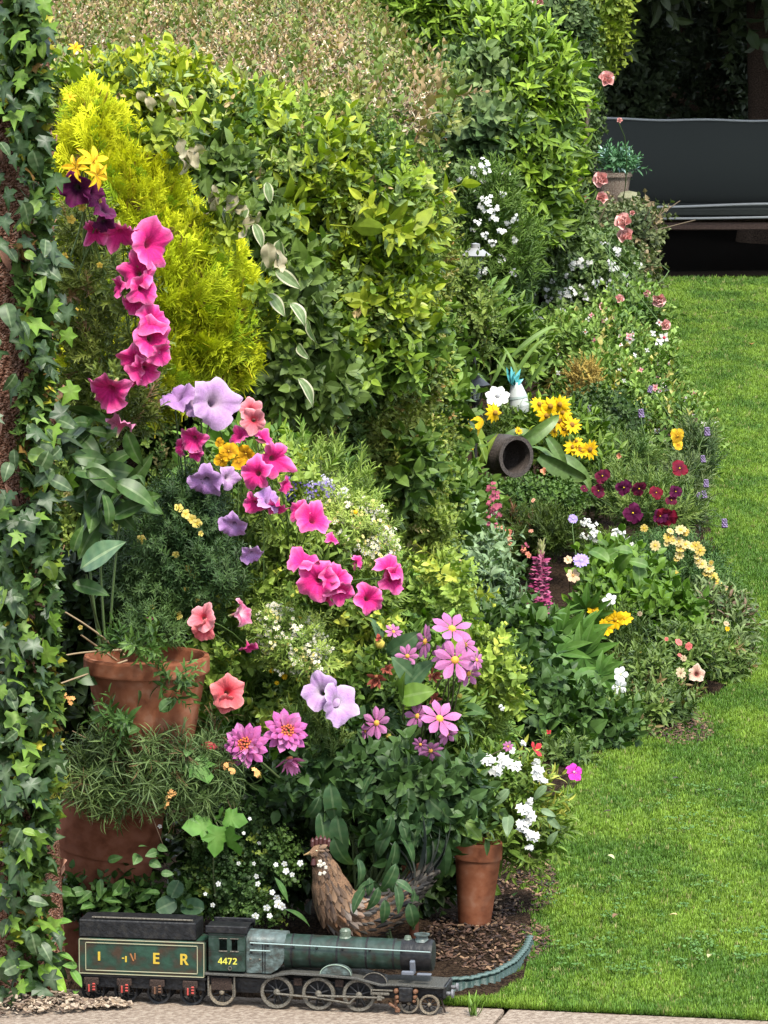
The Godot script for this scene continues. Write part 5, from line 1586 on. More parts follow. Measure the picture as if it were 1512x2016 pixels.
func border_plants() -> void:
	var white := Color(0.66, 0.66, 0.63)
	var star5 := [star_cluster(5, 0.7, 5, 0.5, 0.4, white, Color(0, 0, 0, 0)), star_cluster(7, 0.8, 5, 0.42, 0.36, white, Color(0, 0, 0, 0))]
	var g := [Color(0.05, 0.09, 0.025), Color(0.11, 0.18, 0.035)]
	# --- far end of the bed
	var ph := plant("white_phlox", "tall white phlox right beside the roofed lantern", "phlox", Vector3(0.477, 0.409, -24.5))
	var phb := [[Vector3(0.476, 1.027, -24.5), Vector3(0.125, 0.25, 0.18)], [Vector3(0.556, 0.821, -24.5), Vector3(0.136, 0.25, 0.18)], [Vector3(0.395, 0.739, -24.4), Vector3(0.136, 0.181, 0.15)]]
	foliage(ph, "foliage", S.narrow, LEAF, phb, 700, {"gain": 1.6, "s0": 0.1, "s1": 0.18, "up": 0.6, "cols": [Color(0.04, 0.08, 0.025), Color(0.1, 0.17, 0.04)]})
	blooms(ph, "flower_head", star5, PETAL, [[Vector3(0.447, 1.286, -24.2), 0.058], [Vector3(0.458, 1.257, -24.2), 0.049], [Vector3(0.454, 1.122, -24.2), 0.063], [Vector3(0.432, 1.099, -24.2), 0.049], [Vector3(0.465, 1.077, -24.2), 0.058], [Vector3(0.492, 1.045, -24.2), 0.067], [Vector3(0.414, 1.027, -24.2), 0.045], [Vector3(0.549, 1.036, -24.2), 0.054], [Vector3(0.515, 0.993, -24.2), 0.049], [Vector3(0.441, 0.978, -24.2), 0.04], [Vector3(0.391, 1.275, -24.2), 0.031], [Vector3(0.335, 1.225, -24.2), 0.036], [Vector3(0.576, 1.054, -24.2), 0.036], [Vector3(0.477, 0.937, -24.2), 0.045], [Vector3(0.425, 0.892, -24.2), 0.036], [Vector3(0.492, 1.09, -24.2), 0.045]], 0.6, 0.3, Vector3(0.476, 0.73, -24.5))
	var ws := plant("white_shrub", "grey green bush covered in small white flowers below the pink climbing rose", "bush", Vector3(1.028, 0.106, -28))
	var wsb := [[Vector3(1, 0.42, -28), Vector3(0.299, 0.26, 0.35)], [Vector3(1.086, 0.521, -28.2), Vector3(0.144, 0.157, 0.2)], [Vector3(0.865, 0.282, -27.8), Vector3(0.206, 0.206, 0.25)], [Vector3(0.792, 0.524, -28), Vector3(0.156, 0.13, 0.2)]]
	foliage(ws, "foliage", S.rose, LEAF, wsb, 1900, {"gain": 1.6, "s0": 0.1, "s1": 0.16, "up": 0.35, "cols": [Color(0.05, 0.09, 0.045), Color(0.12, 0.18, 0.07)]})
	blooms(ws, "flower_head", star5, PETAL, [[Vector3(0.998, 0.571, -27.6), 0.077], [Vector3(0.955, 0.558, -27.6), 0.061], [Vector3(1.045, 0.564, -27.6), 0.056], [Vector3(1.155, 0.538, -27.6), 0.067], [Vector3(1.18, 0.615, -27.6), 0.061], [Vector3(1.14, 0.571, -27.6), 0.051], [Vector3(0.884, 0.391, -27.6), 0.072], [Vector3(0.953, 0.409, -27.6), 0.061], [Vector3(0.679, 0.27, -27.6), 0.061], [Vector3(0.71, 0.218, -27.6), 0.051], [Vector3(1.063, 0.455, -27.6), 0.051], [Vector3(1.153, 0.468, -27.6), 0.056], [Vector3(1.128, 0.43, -27.6), 0.046], [Vector3(1.025, 0.378, -27.6), 0.041], [Vector3(0.922, 0.352, -27.6), 0.046], [Vector3(0.781, 0.327, -27.6), 0.046], [Vector3(0.729, 0.455, -27.6), 0.046], [Vector3(1.217, 0.507, -27.6), 0.046], [Vector3(1.243, 0.455, -27.6), 0.036], [Vector3(0.819, 0.43, -27.6), 0.036], [Vector3(0.846, 0.223, -27.6), 0.041], [Vector3(1.013, 0.249, -27.6), 0.036], [Vector3(1.179, 0.352, -27.6), 0.036], [Vector3(1.064, 0.28, -27.6), 0.046], [Vector3(0.948, 0.301, -27.6), 0.046], [Vector3(0.956, 0.306, -27.6), 0.036], [Vector3(1.257, 0.327, -27.6), 0.036]], 0.6, 0.2, Vector3(1.001, 0.263, -28), 0.001)
	blooms(ws, "flower_head", star5, PETAL, scatter(wsb, 110, 0.03, 0.06), 0.6, 0.2)
	blooms(ph, "flower_head", star5, PETAL, scatter(phb, 26, 0.035, 0.06), 0.6, 0.2)
	var dk := plant("dark_fern_bush", "dark gap filling bush behind the white phlox under the fresh green bush", "bush", Vector3(0.833, 0.249, -27.6))
	foliage(dk, "foliage", S.lance, LEAF, [[Vector3(0.884, 0.721, -28.5), Vector3(0.132, 0.159, 0.2)], [Vector3(0.777, 0.721, -27.5), Vector3(0.153, 0.179, 0.2)], [Vector3(0.348, 0.815, -26), Vector3(0.169, 0.265, 0.2)], [Vector3(0.306, 0.524, -24.5), Vector3(0.136, 0.318, 0.2)]], 900, {"s0": 0.12, "s1": 0.2, "up": 0.3, "cols": [Color(0.03, 0.055, 0.02), Color(0.07, 0.12, 0.03)]})
	foliage(dk, "low_foliage", S.hedge, LEAF, [[Vector3(0.319, 1.064, -20.3), Vector3(0.056, 0.113, 0.05)], [Vector3(0.365, 0.96, -20.2), Vector3(0.056, 0.094, 0.05)]], 90, {"s0": 0.08, "s1": 0.15, "up": 0.4, "jit": 0.8, "gain": 1.6, "cols": [Color(0.06, 0.1, 0.03), Color(0.15, 0.21, 0.06)]})
	var ly := plant("lily_plant", "upright lily stem with whorls of pointed green leaves in front of the phlox", "lily", Vector3(0.421, 0.441, -21.6))
	var lm := blades([1.0], 0.17, 1, 0.25, [0.5, 0.9, 1.3], Color(0.07, 0.14, 0.02), Color(0.14, 0.24, 0.03), 0.1)
	var ll := []
	var foot: Vector3 = Vector3(0.431, 0.502, -21.6)
	var tip: Vector3 = Vector3(0.414, 0.977, -21.6)
	for i in 46:
		var tt := 0.2 + 0.8 * i / 45.0
		var p := foot.lerp(tip, tt)
		var a := i * 2.4
		var d := Vector3(cos(a), 0.35 + 0.4 * tt, sin(a) * 0.9).normalized()
		var s := rf(0.13, 0.2) * (1.15 - 0.4 * tt)
		ll.append([p + d * s * 0.5, s, d])
	leaves(ly, lm, LEAF, ll, 0.0)
	stems(ly, [[foot - Vector3(0, 0.25, 0), tip]], 0.007, Color(0.14, 0.13, 0.05), "stem", 0.0)
	foliage(ly, "foliage", S.lance, LEAF, [[Vector3(0.372, 0.714, -21.7), Vector3(0.121, 0.181, 0.12)], [Vector3(0.493, 0.714, -21.7), Vector3(0.121, 0.181, 0.12)]], 130, {"gain": 1.6, "s0": 0.12, "s1": 0.22, "up": 0.6, "cols": g})
	var ir := plant("iris_clump", "sword shaped iris leaves right of the lily stem", "iris", Vector3(0.564, 0.555, -21.3))
	var im := blades([1.0], 0.09, 3, 0.3, [0.1, 0.3, 0.5, 0.8], Color(0.07, 0.13, 0.025), Color(0.15, 0.24, 0.05), 0.1)
	leaves(ir, im, LEAF, [[Vector3(0.605, 0.695, -21.2), 0.2, Vector3(0.55, 0.8, 0.1)], [Vector3(0.52, 0.695, -21.3), 0.19, Vector3(-0.1, 1, 0.1)], [Vector3(0.547, 0.724, -21.4), 0.24, Vector3(0.35, 1, 0)], [Vector3(0.285, 0.715, -21.2), 0.2, Vector3(1, -0.6, 0.2)], [Vector3(0.453, 0.695, -21.2), 0.16, Vector3(0.5, 0.9, 0.2)], [Vector3(0.48, 0.686, -21.1), 0.18, Vector3(-0.5, 0.7, 0.3)], [Vector3(0.344, 0.695, -21.2), 0.17, Vector3(-0.6, 0.6, 0.3)], [Vector3(0.589, 0.795, -21.5), 0.24, Vector3(0.7, 0.7, 0)], [Vector3(0.489, 0.835, -21.5), 0.2, Vector3(0.5, 0.8, 0)]], 0.0)
	var sa := plant("salvia", "big sprawling salvia dotted with tiny white and red flowers along the lawn", "salvia", Vector3(1.063, 0.055, -24))
	var sab := [[Vector3(0.988, 0.359, -25), Vector3(0.232, 0.186, 0.35)], [Vector3(1.16, 0.33, -26), Vector3(0.133, 0.193, 0.25)], [Vector3(1.039, 0.235, -24), Vector3(0.223, 0.189, 0.3)], [Vector3(1.211, 0.225, -24.3), Vector3(0.135, 0.18, 0.25)], [Vector3(1.254, 0.195, -23), Vector3(0.128, 0.149, 0.25)], [Vector3(0.954, 0.173, -23), Vector3(0.149, 0.128, 0.25)], [Vector3(1.147, 0.173, -23), Vector3(0.171, 0.128, 0.25)], [Vector3(0.825, 0.359, -25), Vector3(0.139, 0.162, 0.3)]]
	foliage(sa, "foliage", S.hedge, LEAF, sab, 4200, {"gain": 1.8, "s0": 0.1, "s1": 0.24, "up": 0.45, "jit": 0.8, "cols": [Color(0.05, 0.1, 0.03), Color(0.14, 0.22, 0.06), Color(0.28, 0.27, 0.12)], "odd": 0.06, "lump": 0.6})
	var lip := [star_cluster(1, 0.0, 4, 0.9, 0.7, Color(0.7, 0.66, 0.6), Color(0.5, 0.06, 0.08)), star_cluster(2, 0.4, 3, 0.7, 0.6, Color(0.72, 0.7, 0.66), Color(0, 0, 0, 0)), star_cluster(1, 0.0, 4, 0.9, 0.7, Color(0.62, 0.3, 0.32), Color(0.45, 0.05, 0.08))]
	blooms(sa, "flower", lip, PETAL, scatter(sab, 230, 0.025, 0.045), 0.7, 0.2)
	blooms(sa, "flower", lip, PETAL, [[Vector3(1.176, 0.673, -23.3), 0.039], [Vector3(1.198, 0.608, -23.3), 0.065], [Vector3(1.181, 0.592, -23.3), 0.056], [Vector3(1.051, 0.601, -23.3), 0.052], [Vector3(1.148, 0.629, -23.3), 0.043], [Vector3(1.099, 0.47, -23.3), 0.035], [Vector3(1.161, 0.396, -23.3), 0.039], [Vector3(1.046, 0.614, -23.3), 0.048], [Vector3(1.182, 0.378, -23.3), 0.035], [Vector3(1.324, 0.368, -23.3), 0.035], [Vector3(1.418, 0.243, -23.3), 0.035], [Vector3(0.996, 0.247, -23.3), 0.026], [Vector3(1.194, 0.302, -23.3), 0.026], [Vector3(0.791, 0.444, -23.3), 0.03], [Vector3(0.747, 0.455, -23.3), 0.035], [Vector3(1.073, 0.531, -23.3), 0.03], [Vector3(1.357, 0.214, -23.3), 0.026], [Vector3(1.127, 0.553, -23.3), 0.03]], 0.5, 0.2)
	var sp := plant("seed_head_bush", "tan brown feathery seed head in the middle of the salvia", "seed head", Vector3(0.832, 0.263, -22.6))
	foliage(sp, "foliage", S.plume, tinted("dry", 0.8, Color(0.2, 0.15, 0.05)), [[Vector3(0.83, 0.518, -22.6), Vector3(0.075, 0.08, 0.07)], [Vector3(0.789, 0.412, -22.6), Vector3(0.046, 0.063, 0.06)]], 240, {"s0": 0.04, "s1": 0.09, "up": 0.6, "cols": [Color(0.24, 0.17, 0.05), Color(0.4, 0.32, 0.1), Color(0.13, 0.17, 0.04)]})
	var fx := plant("fuchsia", "dark leaved bush below the brown seed head beside the yellow daisies", "bush", Vector3(0.872, 0.25, -22))
	foliage(fx, "foliage", S.rose, LEAF, [[Vector3(0.92, 0.352, -22.2), Vector3(0.124, 0.124, 0.2)], [Vector3(0.837, 0.372, -22.2), Vector3(0.082, 0.103, 0.15)], [Vector3(0.876, 0.299, -21.6), Vector3(0.12, 0.1, 0.2)]], 520, {"s0": 0.07, "s1": 0.12, "up": 0.3, "cols": [Color(0.03, 0.065, 0.025), Color(0.07, 0.12, 0.04)]})
	# --- yellow daisies
	var rb := plant("rudbeckia", "cluster of bright yellow daisies above the fallen urn", "daisies", Vector3(0.692, 0.265, -20.9))
	foliage(rb, "foliage", S.lance, LEAF, [[Vector3(0.671, 0.442, -20.9), Vector3(0.165, 0.107, 0.15)], [Vector3(0.743, 0.368, -20.7), Vector3(0.115, 0.077, 0.12)], [Vector3(0.518, 0.45, -21), Vector3(0.078, 0.078, 0.1)]], 260, {"s0": 0.1, "s1": 0.18, "up": 0.5, "cols": [Color(0.06, 0.12, 0.02), Color(0.14, 0.22, 0.03)]})
	var yd := [daisy(13, 0.95, 0.34, 1, Color(0.6, 0.3, 0.005), Color(0.78, 0.5, 0.01), 0.28, Color(0.25, 0.12, 0.02)), daisy(11, 0.95, 0.4, 1, Color(0.65, 0.36, 0.005), Color(0.8, 0.55, 0.01), 0.25, Color(0.3, 0.16, 0.02), -0.3)]
	blooms(rb, "flower", yd, PETAL, [[Vector3(0.585, 0.633, -20.5), 0.084], [Vector3(0.627, 0.624, -20.5), 0.087], [Vector3(0.662, 0.631, -20.5), 0.084], [Vector3(0.612, 0.589, -20.5), 0.087], [Vector3(0.658, 0.57, -20.5), 0.091], [Vector3(0.708, 0.554, -20.5), 0.084], [Vector3(0.673, 0.601, -20.5), 0.076], [Vector3(0.419, 0.599, -20.5), 0.084], [Vector3(0.712, 0.47, -20.5), 0.084], [Vector3(0.741, 0.458, -20.5), 0.076], [Vector3(0.776, 0.46, -20.5), 0.091], [Vector3(0.643, 0.528, -20.5), 0.049], [Vector3(0.559, 0.524, -20.5), 0.038], [Vector3(0.507, 0.531, -20.5), 0.038], [Vector3(0.705, 0.292, -20.5), 0.053], [Vector3(0.681, 0.537, -20.5), 0.065], [Vector3(0.726, 0.493, -20.5), 0.057]], 0.7, 0.5, Vector3(0.672, 0.324, -20.9))
	var wa := plant("white_anemone", "single white flat flower with dark eye beside the white ornament", "flower", Vector3(0.437, 0.481, -20.9))
	var wf := petalled("flower", 7, 1, [petal_mesh(0.95, 0.7, 2, -0.2, 0.2, white * 0.95, white)], PETAL, daisy(0, 0.1, 0.1, 0, white, white, 0.2, Color(0.3, 0.3, 0.32)), 0.1, 0.15)
	blooms(wa, "flower", [wf], PETAL, [[Vector3(0.43, 0.651, -20.6), 0.096, Vector3(0, 0.75, 1)]], 0.3, 0.6, Vector3(0.427, 0.481, -20.9))
	foliage(wa, "foliage", S.narrow, LEAF, [[Vector3(0.445, 0.493, -20.8), Vector3(0.077, 0.077, 0.08)]], 60, {"s0": 0.06, "s1": 0.1, "cols": g})
	var ca := plant("calla_lily", "yellow calla lily left of the fallen urn", "lily", Vector3(0.317, 0.515, -19.5))
	var cs := begin()
	var prev := []
	for i in 9:
		var tq := i / 8.0
		var ring := []
		for k in 15:
			var a := lerpf(-2.9, 2.9, k / 14.0)
			var r := 0.12 + 0.34 * pow(tq, 1.6) * (1.0 + 0.25 * cos(a))
			ring.append(Vector3(sin(a) * r, tq * 1.5 + 0.35 * pow(tq, 2.0) * cos(a), -cos(a) * r))
		if i:
			for k in 14:
				quad(cs, prev[k], ring[k], ring[k + 1], prev[k + 1], Color(0.5, 0.36, 0.01), Color(0.75, 0.5, 0.02))
		prev = ring
	var k2 := 0.064
	put("spathe", finish(cs), PETAL, ca, Transform3D(Basis(Vector3.BACK, -0.15).scaled(Vector3.ONE * k2), Vector3(0.31, 0.603, -19.3) - ca.position))
	var spx := begin()
	tube(spx, [Vector3(0, 0.2, 0), Vector3(0, 1.2, 0.05)], [0.08, 0.05], 8, Color(0.7, 0.45, 0.01), Color(0.75, 0.5, 0.01), true)
	put("spadix", finish(spx), PETAL, ca, Transform3D(Basis(Vector3.BACK, -0.15).scaled(Vector3.ONE * k2), Vector3(0.31, 0.603, -19.3) - ca.position))
	blooms(ca, "bud", [petal_mesh(1.4, 0.7, 1, 0.7, 0.3, Color(0.6, 0.4, 0.02), Color(0.7, 0.48, 0.02))], PETAL, [[Vector3(0.268, 0.706, -19.3), 0.043, Vector3(0.3, 0.2, 1)]])
	leaves(ca, blades([1.0], 0.24, 1, 0.5, [0.1, 0.5], Color(0.12, 0.2, 0.02), Color(0.28, 0.36, 0.05), 0.2), LEAF, [[Vector3(0.342, 0.646, -19.4), 0.234, Vector3(-0.22, 1, 0.2)], [Vector3(0.362, 0.576, -19.45), 0.162, Vector3(0.25, 1, 0.3)], [Vector3(0.314, 0.521, -19.3), 0.144, Vector3(0.1, 1, 0.3)]], 0.0)
	stems(ca, [[Vector3(0.343, 0.454, -19.4), Vector3(0.314, 0.603, -19.3)]], 0.006, Color(0.12, 0.18, 0.03), "stem", 0.02)
	var tu := plant("bulb_leaves", "thick curved green leaves arching right of the fallen urn", "leaves", Vector3(0.675, 0.328, -20.4))
	leaves(tu, blades([1.0], 0.26, 3, 0.45, [1.2, 1.6, 0.9], Color(0.06, 0.12, 0.03), Color(0.13, 0.2, 0.05), 0.1), GLOSS, [[Vector3(0.668, 0.41, -20.2), 0.225, Vector3(0.8, -0.5, 0.3)], [Vector3(0.732, 0.421, -20.3), 0.207, Vector3(0.9, -0.35, 0.3)], [Vector3(0.589, 0.539, -20.4), 0.207, Vector3(0.9, 0.6, 0.2)], [Vector3(0.614, 0.493, -20.3), 0.169, Vector3(0.8, 0.1, 0.4)], [Vector3(0.651, 0.48, -20.25), 0.151, Vector3(0.5, -0.6, 0.5)], [Vector3(0.524, 0.537, -20.5), 0.151, Vector3(0.9, 0.4, 0.1)]], 0.0)
	blooms(tu, "flower", [daisy(6, 0.9, 0.7, 2, Color(0.6, 0.2, 0.1), Color(0.7, 0.32, 0.2), 0.1, Color(0.4, 0.2, 0.05), 0.8)], PETAL, [[Vector3(0.594, 0.423, -20.1), 0.048], [Vector3(0.868, 0.485, -20.1), 0.034], [Vector3(0.176, 0.559, -20.1), 0.034], [Vector3(0.173, 0.551, -20.1), 0.026]], 0.5, 0.3)
	var bx := plant("low_green_mound", "low dense dark green mound in front of the fallen urn", "ground plant", Vector3(0.475, 0.246, -20))
	foliage(bx, "foliage", S.rose, LEAF, [[Vector3(0.454, 0.344, -19.9), Vector3(0.222, 0.078, 0.16)], [Vector3(0.625, 0.322, -20), Vector3(0.111, 0.067, 0.14)]], 900, {"s0": 0.05, "s1": 0.08, "up": 0.5, "cols": [Color(0.04, 0.09, 0.03), Color(0.08, 0.15, 0.04)]})
	# --- salmon and dark red flowers
	var ne := plant("nemesia", "salmon pink small flowers among dark leaves below the green mound", "flowers", Vector3(0.403, 0.189, -19.2))
	foliage(ne, "foliage", S.narrow, LEAF, [[Vector3(0.412, 0.28, -19.2), Vector3(0.178, 0.134, 0.16)], [Vector3(0.585, 0.343, -19), Vector3(0.106, 0.079, 0.12)]], 640, {"s0": 0.06, "s1": 0.11, "up": 0.5, "cols": [Color(0.035, 0.06, 0.02), Color(0.09, 0.14, 0.03), Color(0.15, 0.07, 0.05)]})
	var sal := [star_cluster(3, 0.5, 5, 0.55, 0.5, Color(0.7, 0.25, 0.17), Color(0.5, 0.3, 0.05)), star_cluster(2, 0.4, 5, 0.6, 0.55, Color(0.72, 0.34, 0.24), Color(0.4, 0.15, 0.05))]
	blooms(ne, "flower_head", sal, PETAL, [[Vector3(0.262, 0.388, -18.8), 0.045], [Vector3(0.285, 0.361, -18.8), 0.045], [Vector3(0.306, 0.374, -18.8), 0.042], [Vector3(0.426, 0.379, -18.8), 0.042], [Vector3(0.403, 0.388, -18.8), 0.038], [Vector3(0.429, 0.352, -18.8), 0.042], [Vector3(0.253, 0.459, -18.8), 0.031], [Vector3(0.486, 0.308, -18.8), 0.042], [Vector3(0.438, 0.326, -18.8), 0.035], [Vector3(0.517, 0.485, -18.8), 0.024], [Vector3(0.509, 0.379, -18.8), 0.028], [Vector3(0.43, 0.308, -18.8), 0.042], [Vector3(0.496, 0.295, -18.8), 0.038], [Vector3(0.385, 0.361, -18.8), 0.031]], 0.5, 0.3, Vector3(0.403, 0.207, -19.2))
	var as_ := plant("astilbe", "rose pink upright flower spikes left of the dark pansies", "astilbe", Vector3(0.396, 0.244, -19.6))
	blooms(as_, "flower_head", [star_cluster(9, 0.75, 5, 0.32, 0.26, Color(0.42, 0.1, 0.16), Color(0, 0, 0, 0))], PETAL, [[Vector3(0.35, 0.68, -17.5), 0.058], [Vector3(0.36, 0.651, -17.5), 0.065], [Vector3(0.344, 0.628, -17.5), 0.058], [Vector3(0.337, 0.601, -17.5), 0.052], [Vector3(0.363, 0.611, -17.5), 0.055], [Vector3(0.35, 0.575, -17.5), 0.049], [Vector3(0.353, 0.702, -17.5), 0.036], [Vector3(0.236, 0.652, -17.5), 0.039], [Vector3(0.452, 0.504, -17.5), 0.032]], 0.4, 0.3, Vector3(0.356, 0.482, -17.6))
	foliage(as_, "foliage", S.fine, LEAF, [[Vector3(0.394, 0.313, -19.5), Vector3(0.054, 0.054, 0.06)]], 50, {"s0": 0.05, "s1": 0.08, "cols": g})
	var pa := plant("dark_pansies", "dark wine red pansies on long stems beside the lawn", "pansies", Vector3(0.915, 0.163, -20.2))
	foliage(pa, "foliage", S.narrow, LEAF, [[Vector3(0.913, 0.283, -20.6), Vector3(0.21, 0.105, 0.16)], [Vector3(1.014, 0.264, -20.3), Vector3(0.151, 0.094, 0.14)], [Vector3(0.93, 0.371, -21), Vector3(0.136, 0.078, 0.12)]], 420, {"gain": 1.6, "s0": 0.08, "s1": 0.14, "up": 0.5, "cols": [Color(0.05, 0.1, 0.035), Color(0.13, 0.19, 0.06)]})
	var dp := []
	for e in [[Color(0.09, 0.002, 0.014), Color(0.13, 0.006, 0.03)], [Color(0.07, 0.004, 0.03), Color(0.12, 0.01, 0.06)], [Color(0.16, 0.003, 0.012), Color(0.2, 0.006, 0.02)]]:
		dp.append(pansy(e[0], e[1], Color(0.02, 0.0, 0.01)))
	blooms(pa, "flower", dp, PETAL, [[Vector3(0.796, 0.446, -19.8), 0.073], [Vector3(0.781, 0.392, -19.8), 0.07], [Vector3(0.874, 0.404, -19.8), 0.07], [Vector3(0.929, 0.4, -19.8), 0.073], [Vector3(0.992, 0.385, -19.8), 0.062], [Vector3(1.063, 0.389, -19.8), 0.066], [Vector3(1.077, 0.474, -19.8), 0.088], [Vector3(0.908, 0.31, -19.8), 0.088], [Vector3(1.03, 0.295, -19.8), 0.103], [Vector3(0.729, 0.4, -19.8), 0.037], [Vector3(1.008, 0.299, -19.8), 0.073], [Vector3(1.048, 0.357, -19.8), 0.051]], 0.6, 0.2, Vector3(0.939, 0.187, -20.3))
	blooms(pa, "yellow_flower", [pansy(Color(0.7, 0.42, 0.02), Color(0.78, 0.5, 0.03), Color(0.2, 0.05, 0.0))], PETAL, [[Vector3(1.112, 0.5, -20.6), 0.073], [Vector3(1.114, 0.468, -20.6), 0.05]], 0.5, 0.3)
	var la := plant("lavender", "lavender with pale purple spikes leaning over the lawn edge", "lavender", Vector3(1.201, 0.166, -20.9))
	foliage(la, "foliage", S.narrow, LEAF, [[Vector3(1.147, 0.252, -21), Vector3(0.088, 0.117, 0.12)], [Vector3(1.228, 0.323, -21.4), Vector3(0.069, 0.119, 0.12)], [Vector3(1.095, 0.232, -20.4), Vector3(0.095, 0.076, 0.1)]], 240, {"s0": 0.09, "s1": 0.16, "up": 0.6, "cols": [Color(0.07, 0.12, 0.06), Color(0.15, 0.2, 0.1)]})
	blooms(la, "flower_spike", [spike(5, Color(0.34, 0.24, 0.44), Color(0.2, 0.15, 0.26), 1.6)], PETAL, [[Vector3(1.227, 0.31, -20.7), 0.042, Vector3(0.1, 0.2, 1)], [Vector3(1.219, 0.267, -20.7), 0.038, Vector3(0.1, 0.2, 1)], [Vector3(1.22, 0.391, -20.8), 0.038, Vector3(-0.1, 0.2, 1)], [Vector3(1.247, 0.474, -21), 0.047, Vector3(0.1, 0.1, 1)], [Vector3(1.273, 0.21, -20.3), 0.049, Vector3(0.4, 0.2, 1)], [Vector3(1.192, 0.274, -20.6), 0.031, Vector3(0, 0.2, 1)], [Vector3(1.02, 0.477, -21.6), 0.048, Vector3(0, 0.2, 1)], [Vector3(0.818, 0.492, -21.6), 0.048, Vector3(0, 0.2, 1)], [Vector3(1.066, 0.551, -21.8), 0.04, Vector3(0, 0.2, 1)]], 0.0, 0.0, Vector3(1.161, 0.166, -20.9))
	near_border()


func pansy(c0: Color, c1: Color, blotch: Color) -> ArrayMesh:
	var st := begin()
	for e in [[0.75, 0.95, 0.95, -0.06], [-0.75, 0.95, 0.95, -0.05], [1.75, 0.8, 0.8, 0.0], [-1.75, 0.8, 0.8, 0.01], [PI, 0.95, 1.25, 0.03]]:
		var b := Basis(Vector3.BACK, e[0]) * Basis(Vector3.RIGHT, rf(0.0, 0.3))
		leaf(st, Transform3D(b, Vector3(0, 0, e[3])), e[1], e[2], 2, -0.15, rf(0.0, 0.5), blotch.lerp(c0, 0.3 if e[0] < 0.8 and e[0] > -0.8 else 0.0), c1 * rf(0.85, 1.0), 5, 0.04)
	dome(st, Vector3(0, 0, 0.04), 0.09, 0.08, Color(0.6, 0.4, 0.02), 6)
	return finish(st)


# an upright spike of small flowers along +y
func spike(rows: int, c0: Color, c1: Color, tall: float) -> ArrayMesh:
	var st := begin()
	for i in rows:
		for k in 5:
			var a := TAU * k / 5 + i * 0.6
			var p := Vector3(cos(a) * 0.35, (float(i) / rows - 0.5) * tall, sin(a) * 0.35)
			dome_at(st, p, Vector3(cos(a), 0.4, sin(a)), 0.32 * (1.0 - 0.4 * i / rows), c0.lerp(c1, rng.randf()))
	return finish(st)


func dome_at(st: SurfaceTool, p: Vector3, d: Vector3, r: float, c: Color) -> void:
	var b := facing(d)
	for k in 6:
		var a0 := TAU * k / 6
		var a1 := TAU * (k + 1) / 6
		var e0 := p + b * Vector3(cos(a0) * r, sin(a0) * r, 0)
		var e1 := p + b * Vector3(cos(a1) * r, sin(a1) * r, 0)
		tri(st, p + b * Vector3(0, 0, r), e1, e0, c, c * 0.85, c * 0.85)
		tri(st, p - b * Vector3(0, 0, r * 0.7), e0, e1, c * 0.7, c * 0.85, c * 0.85)



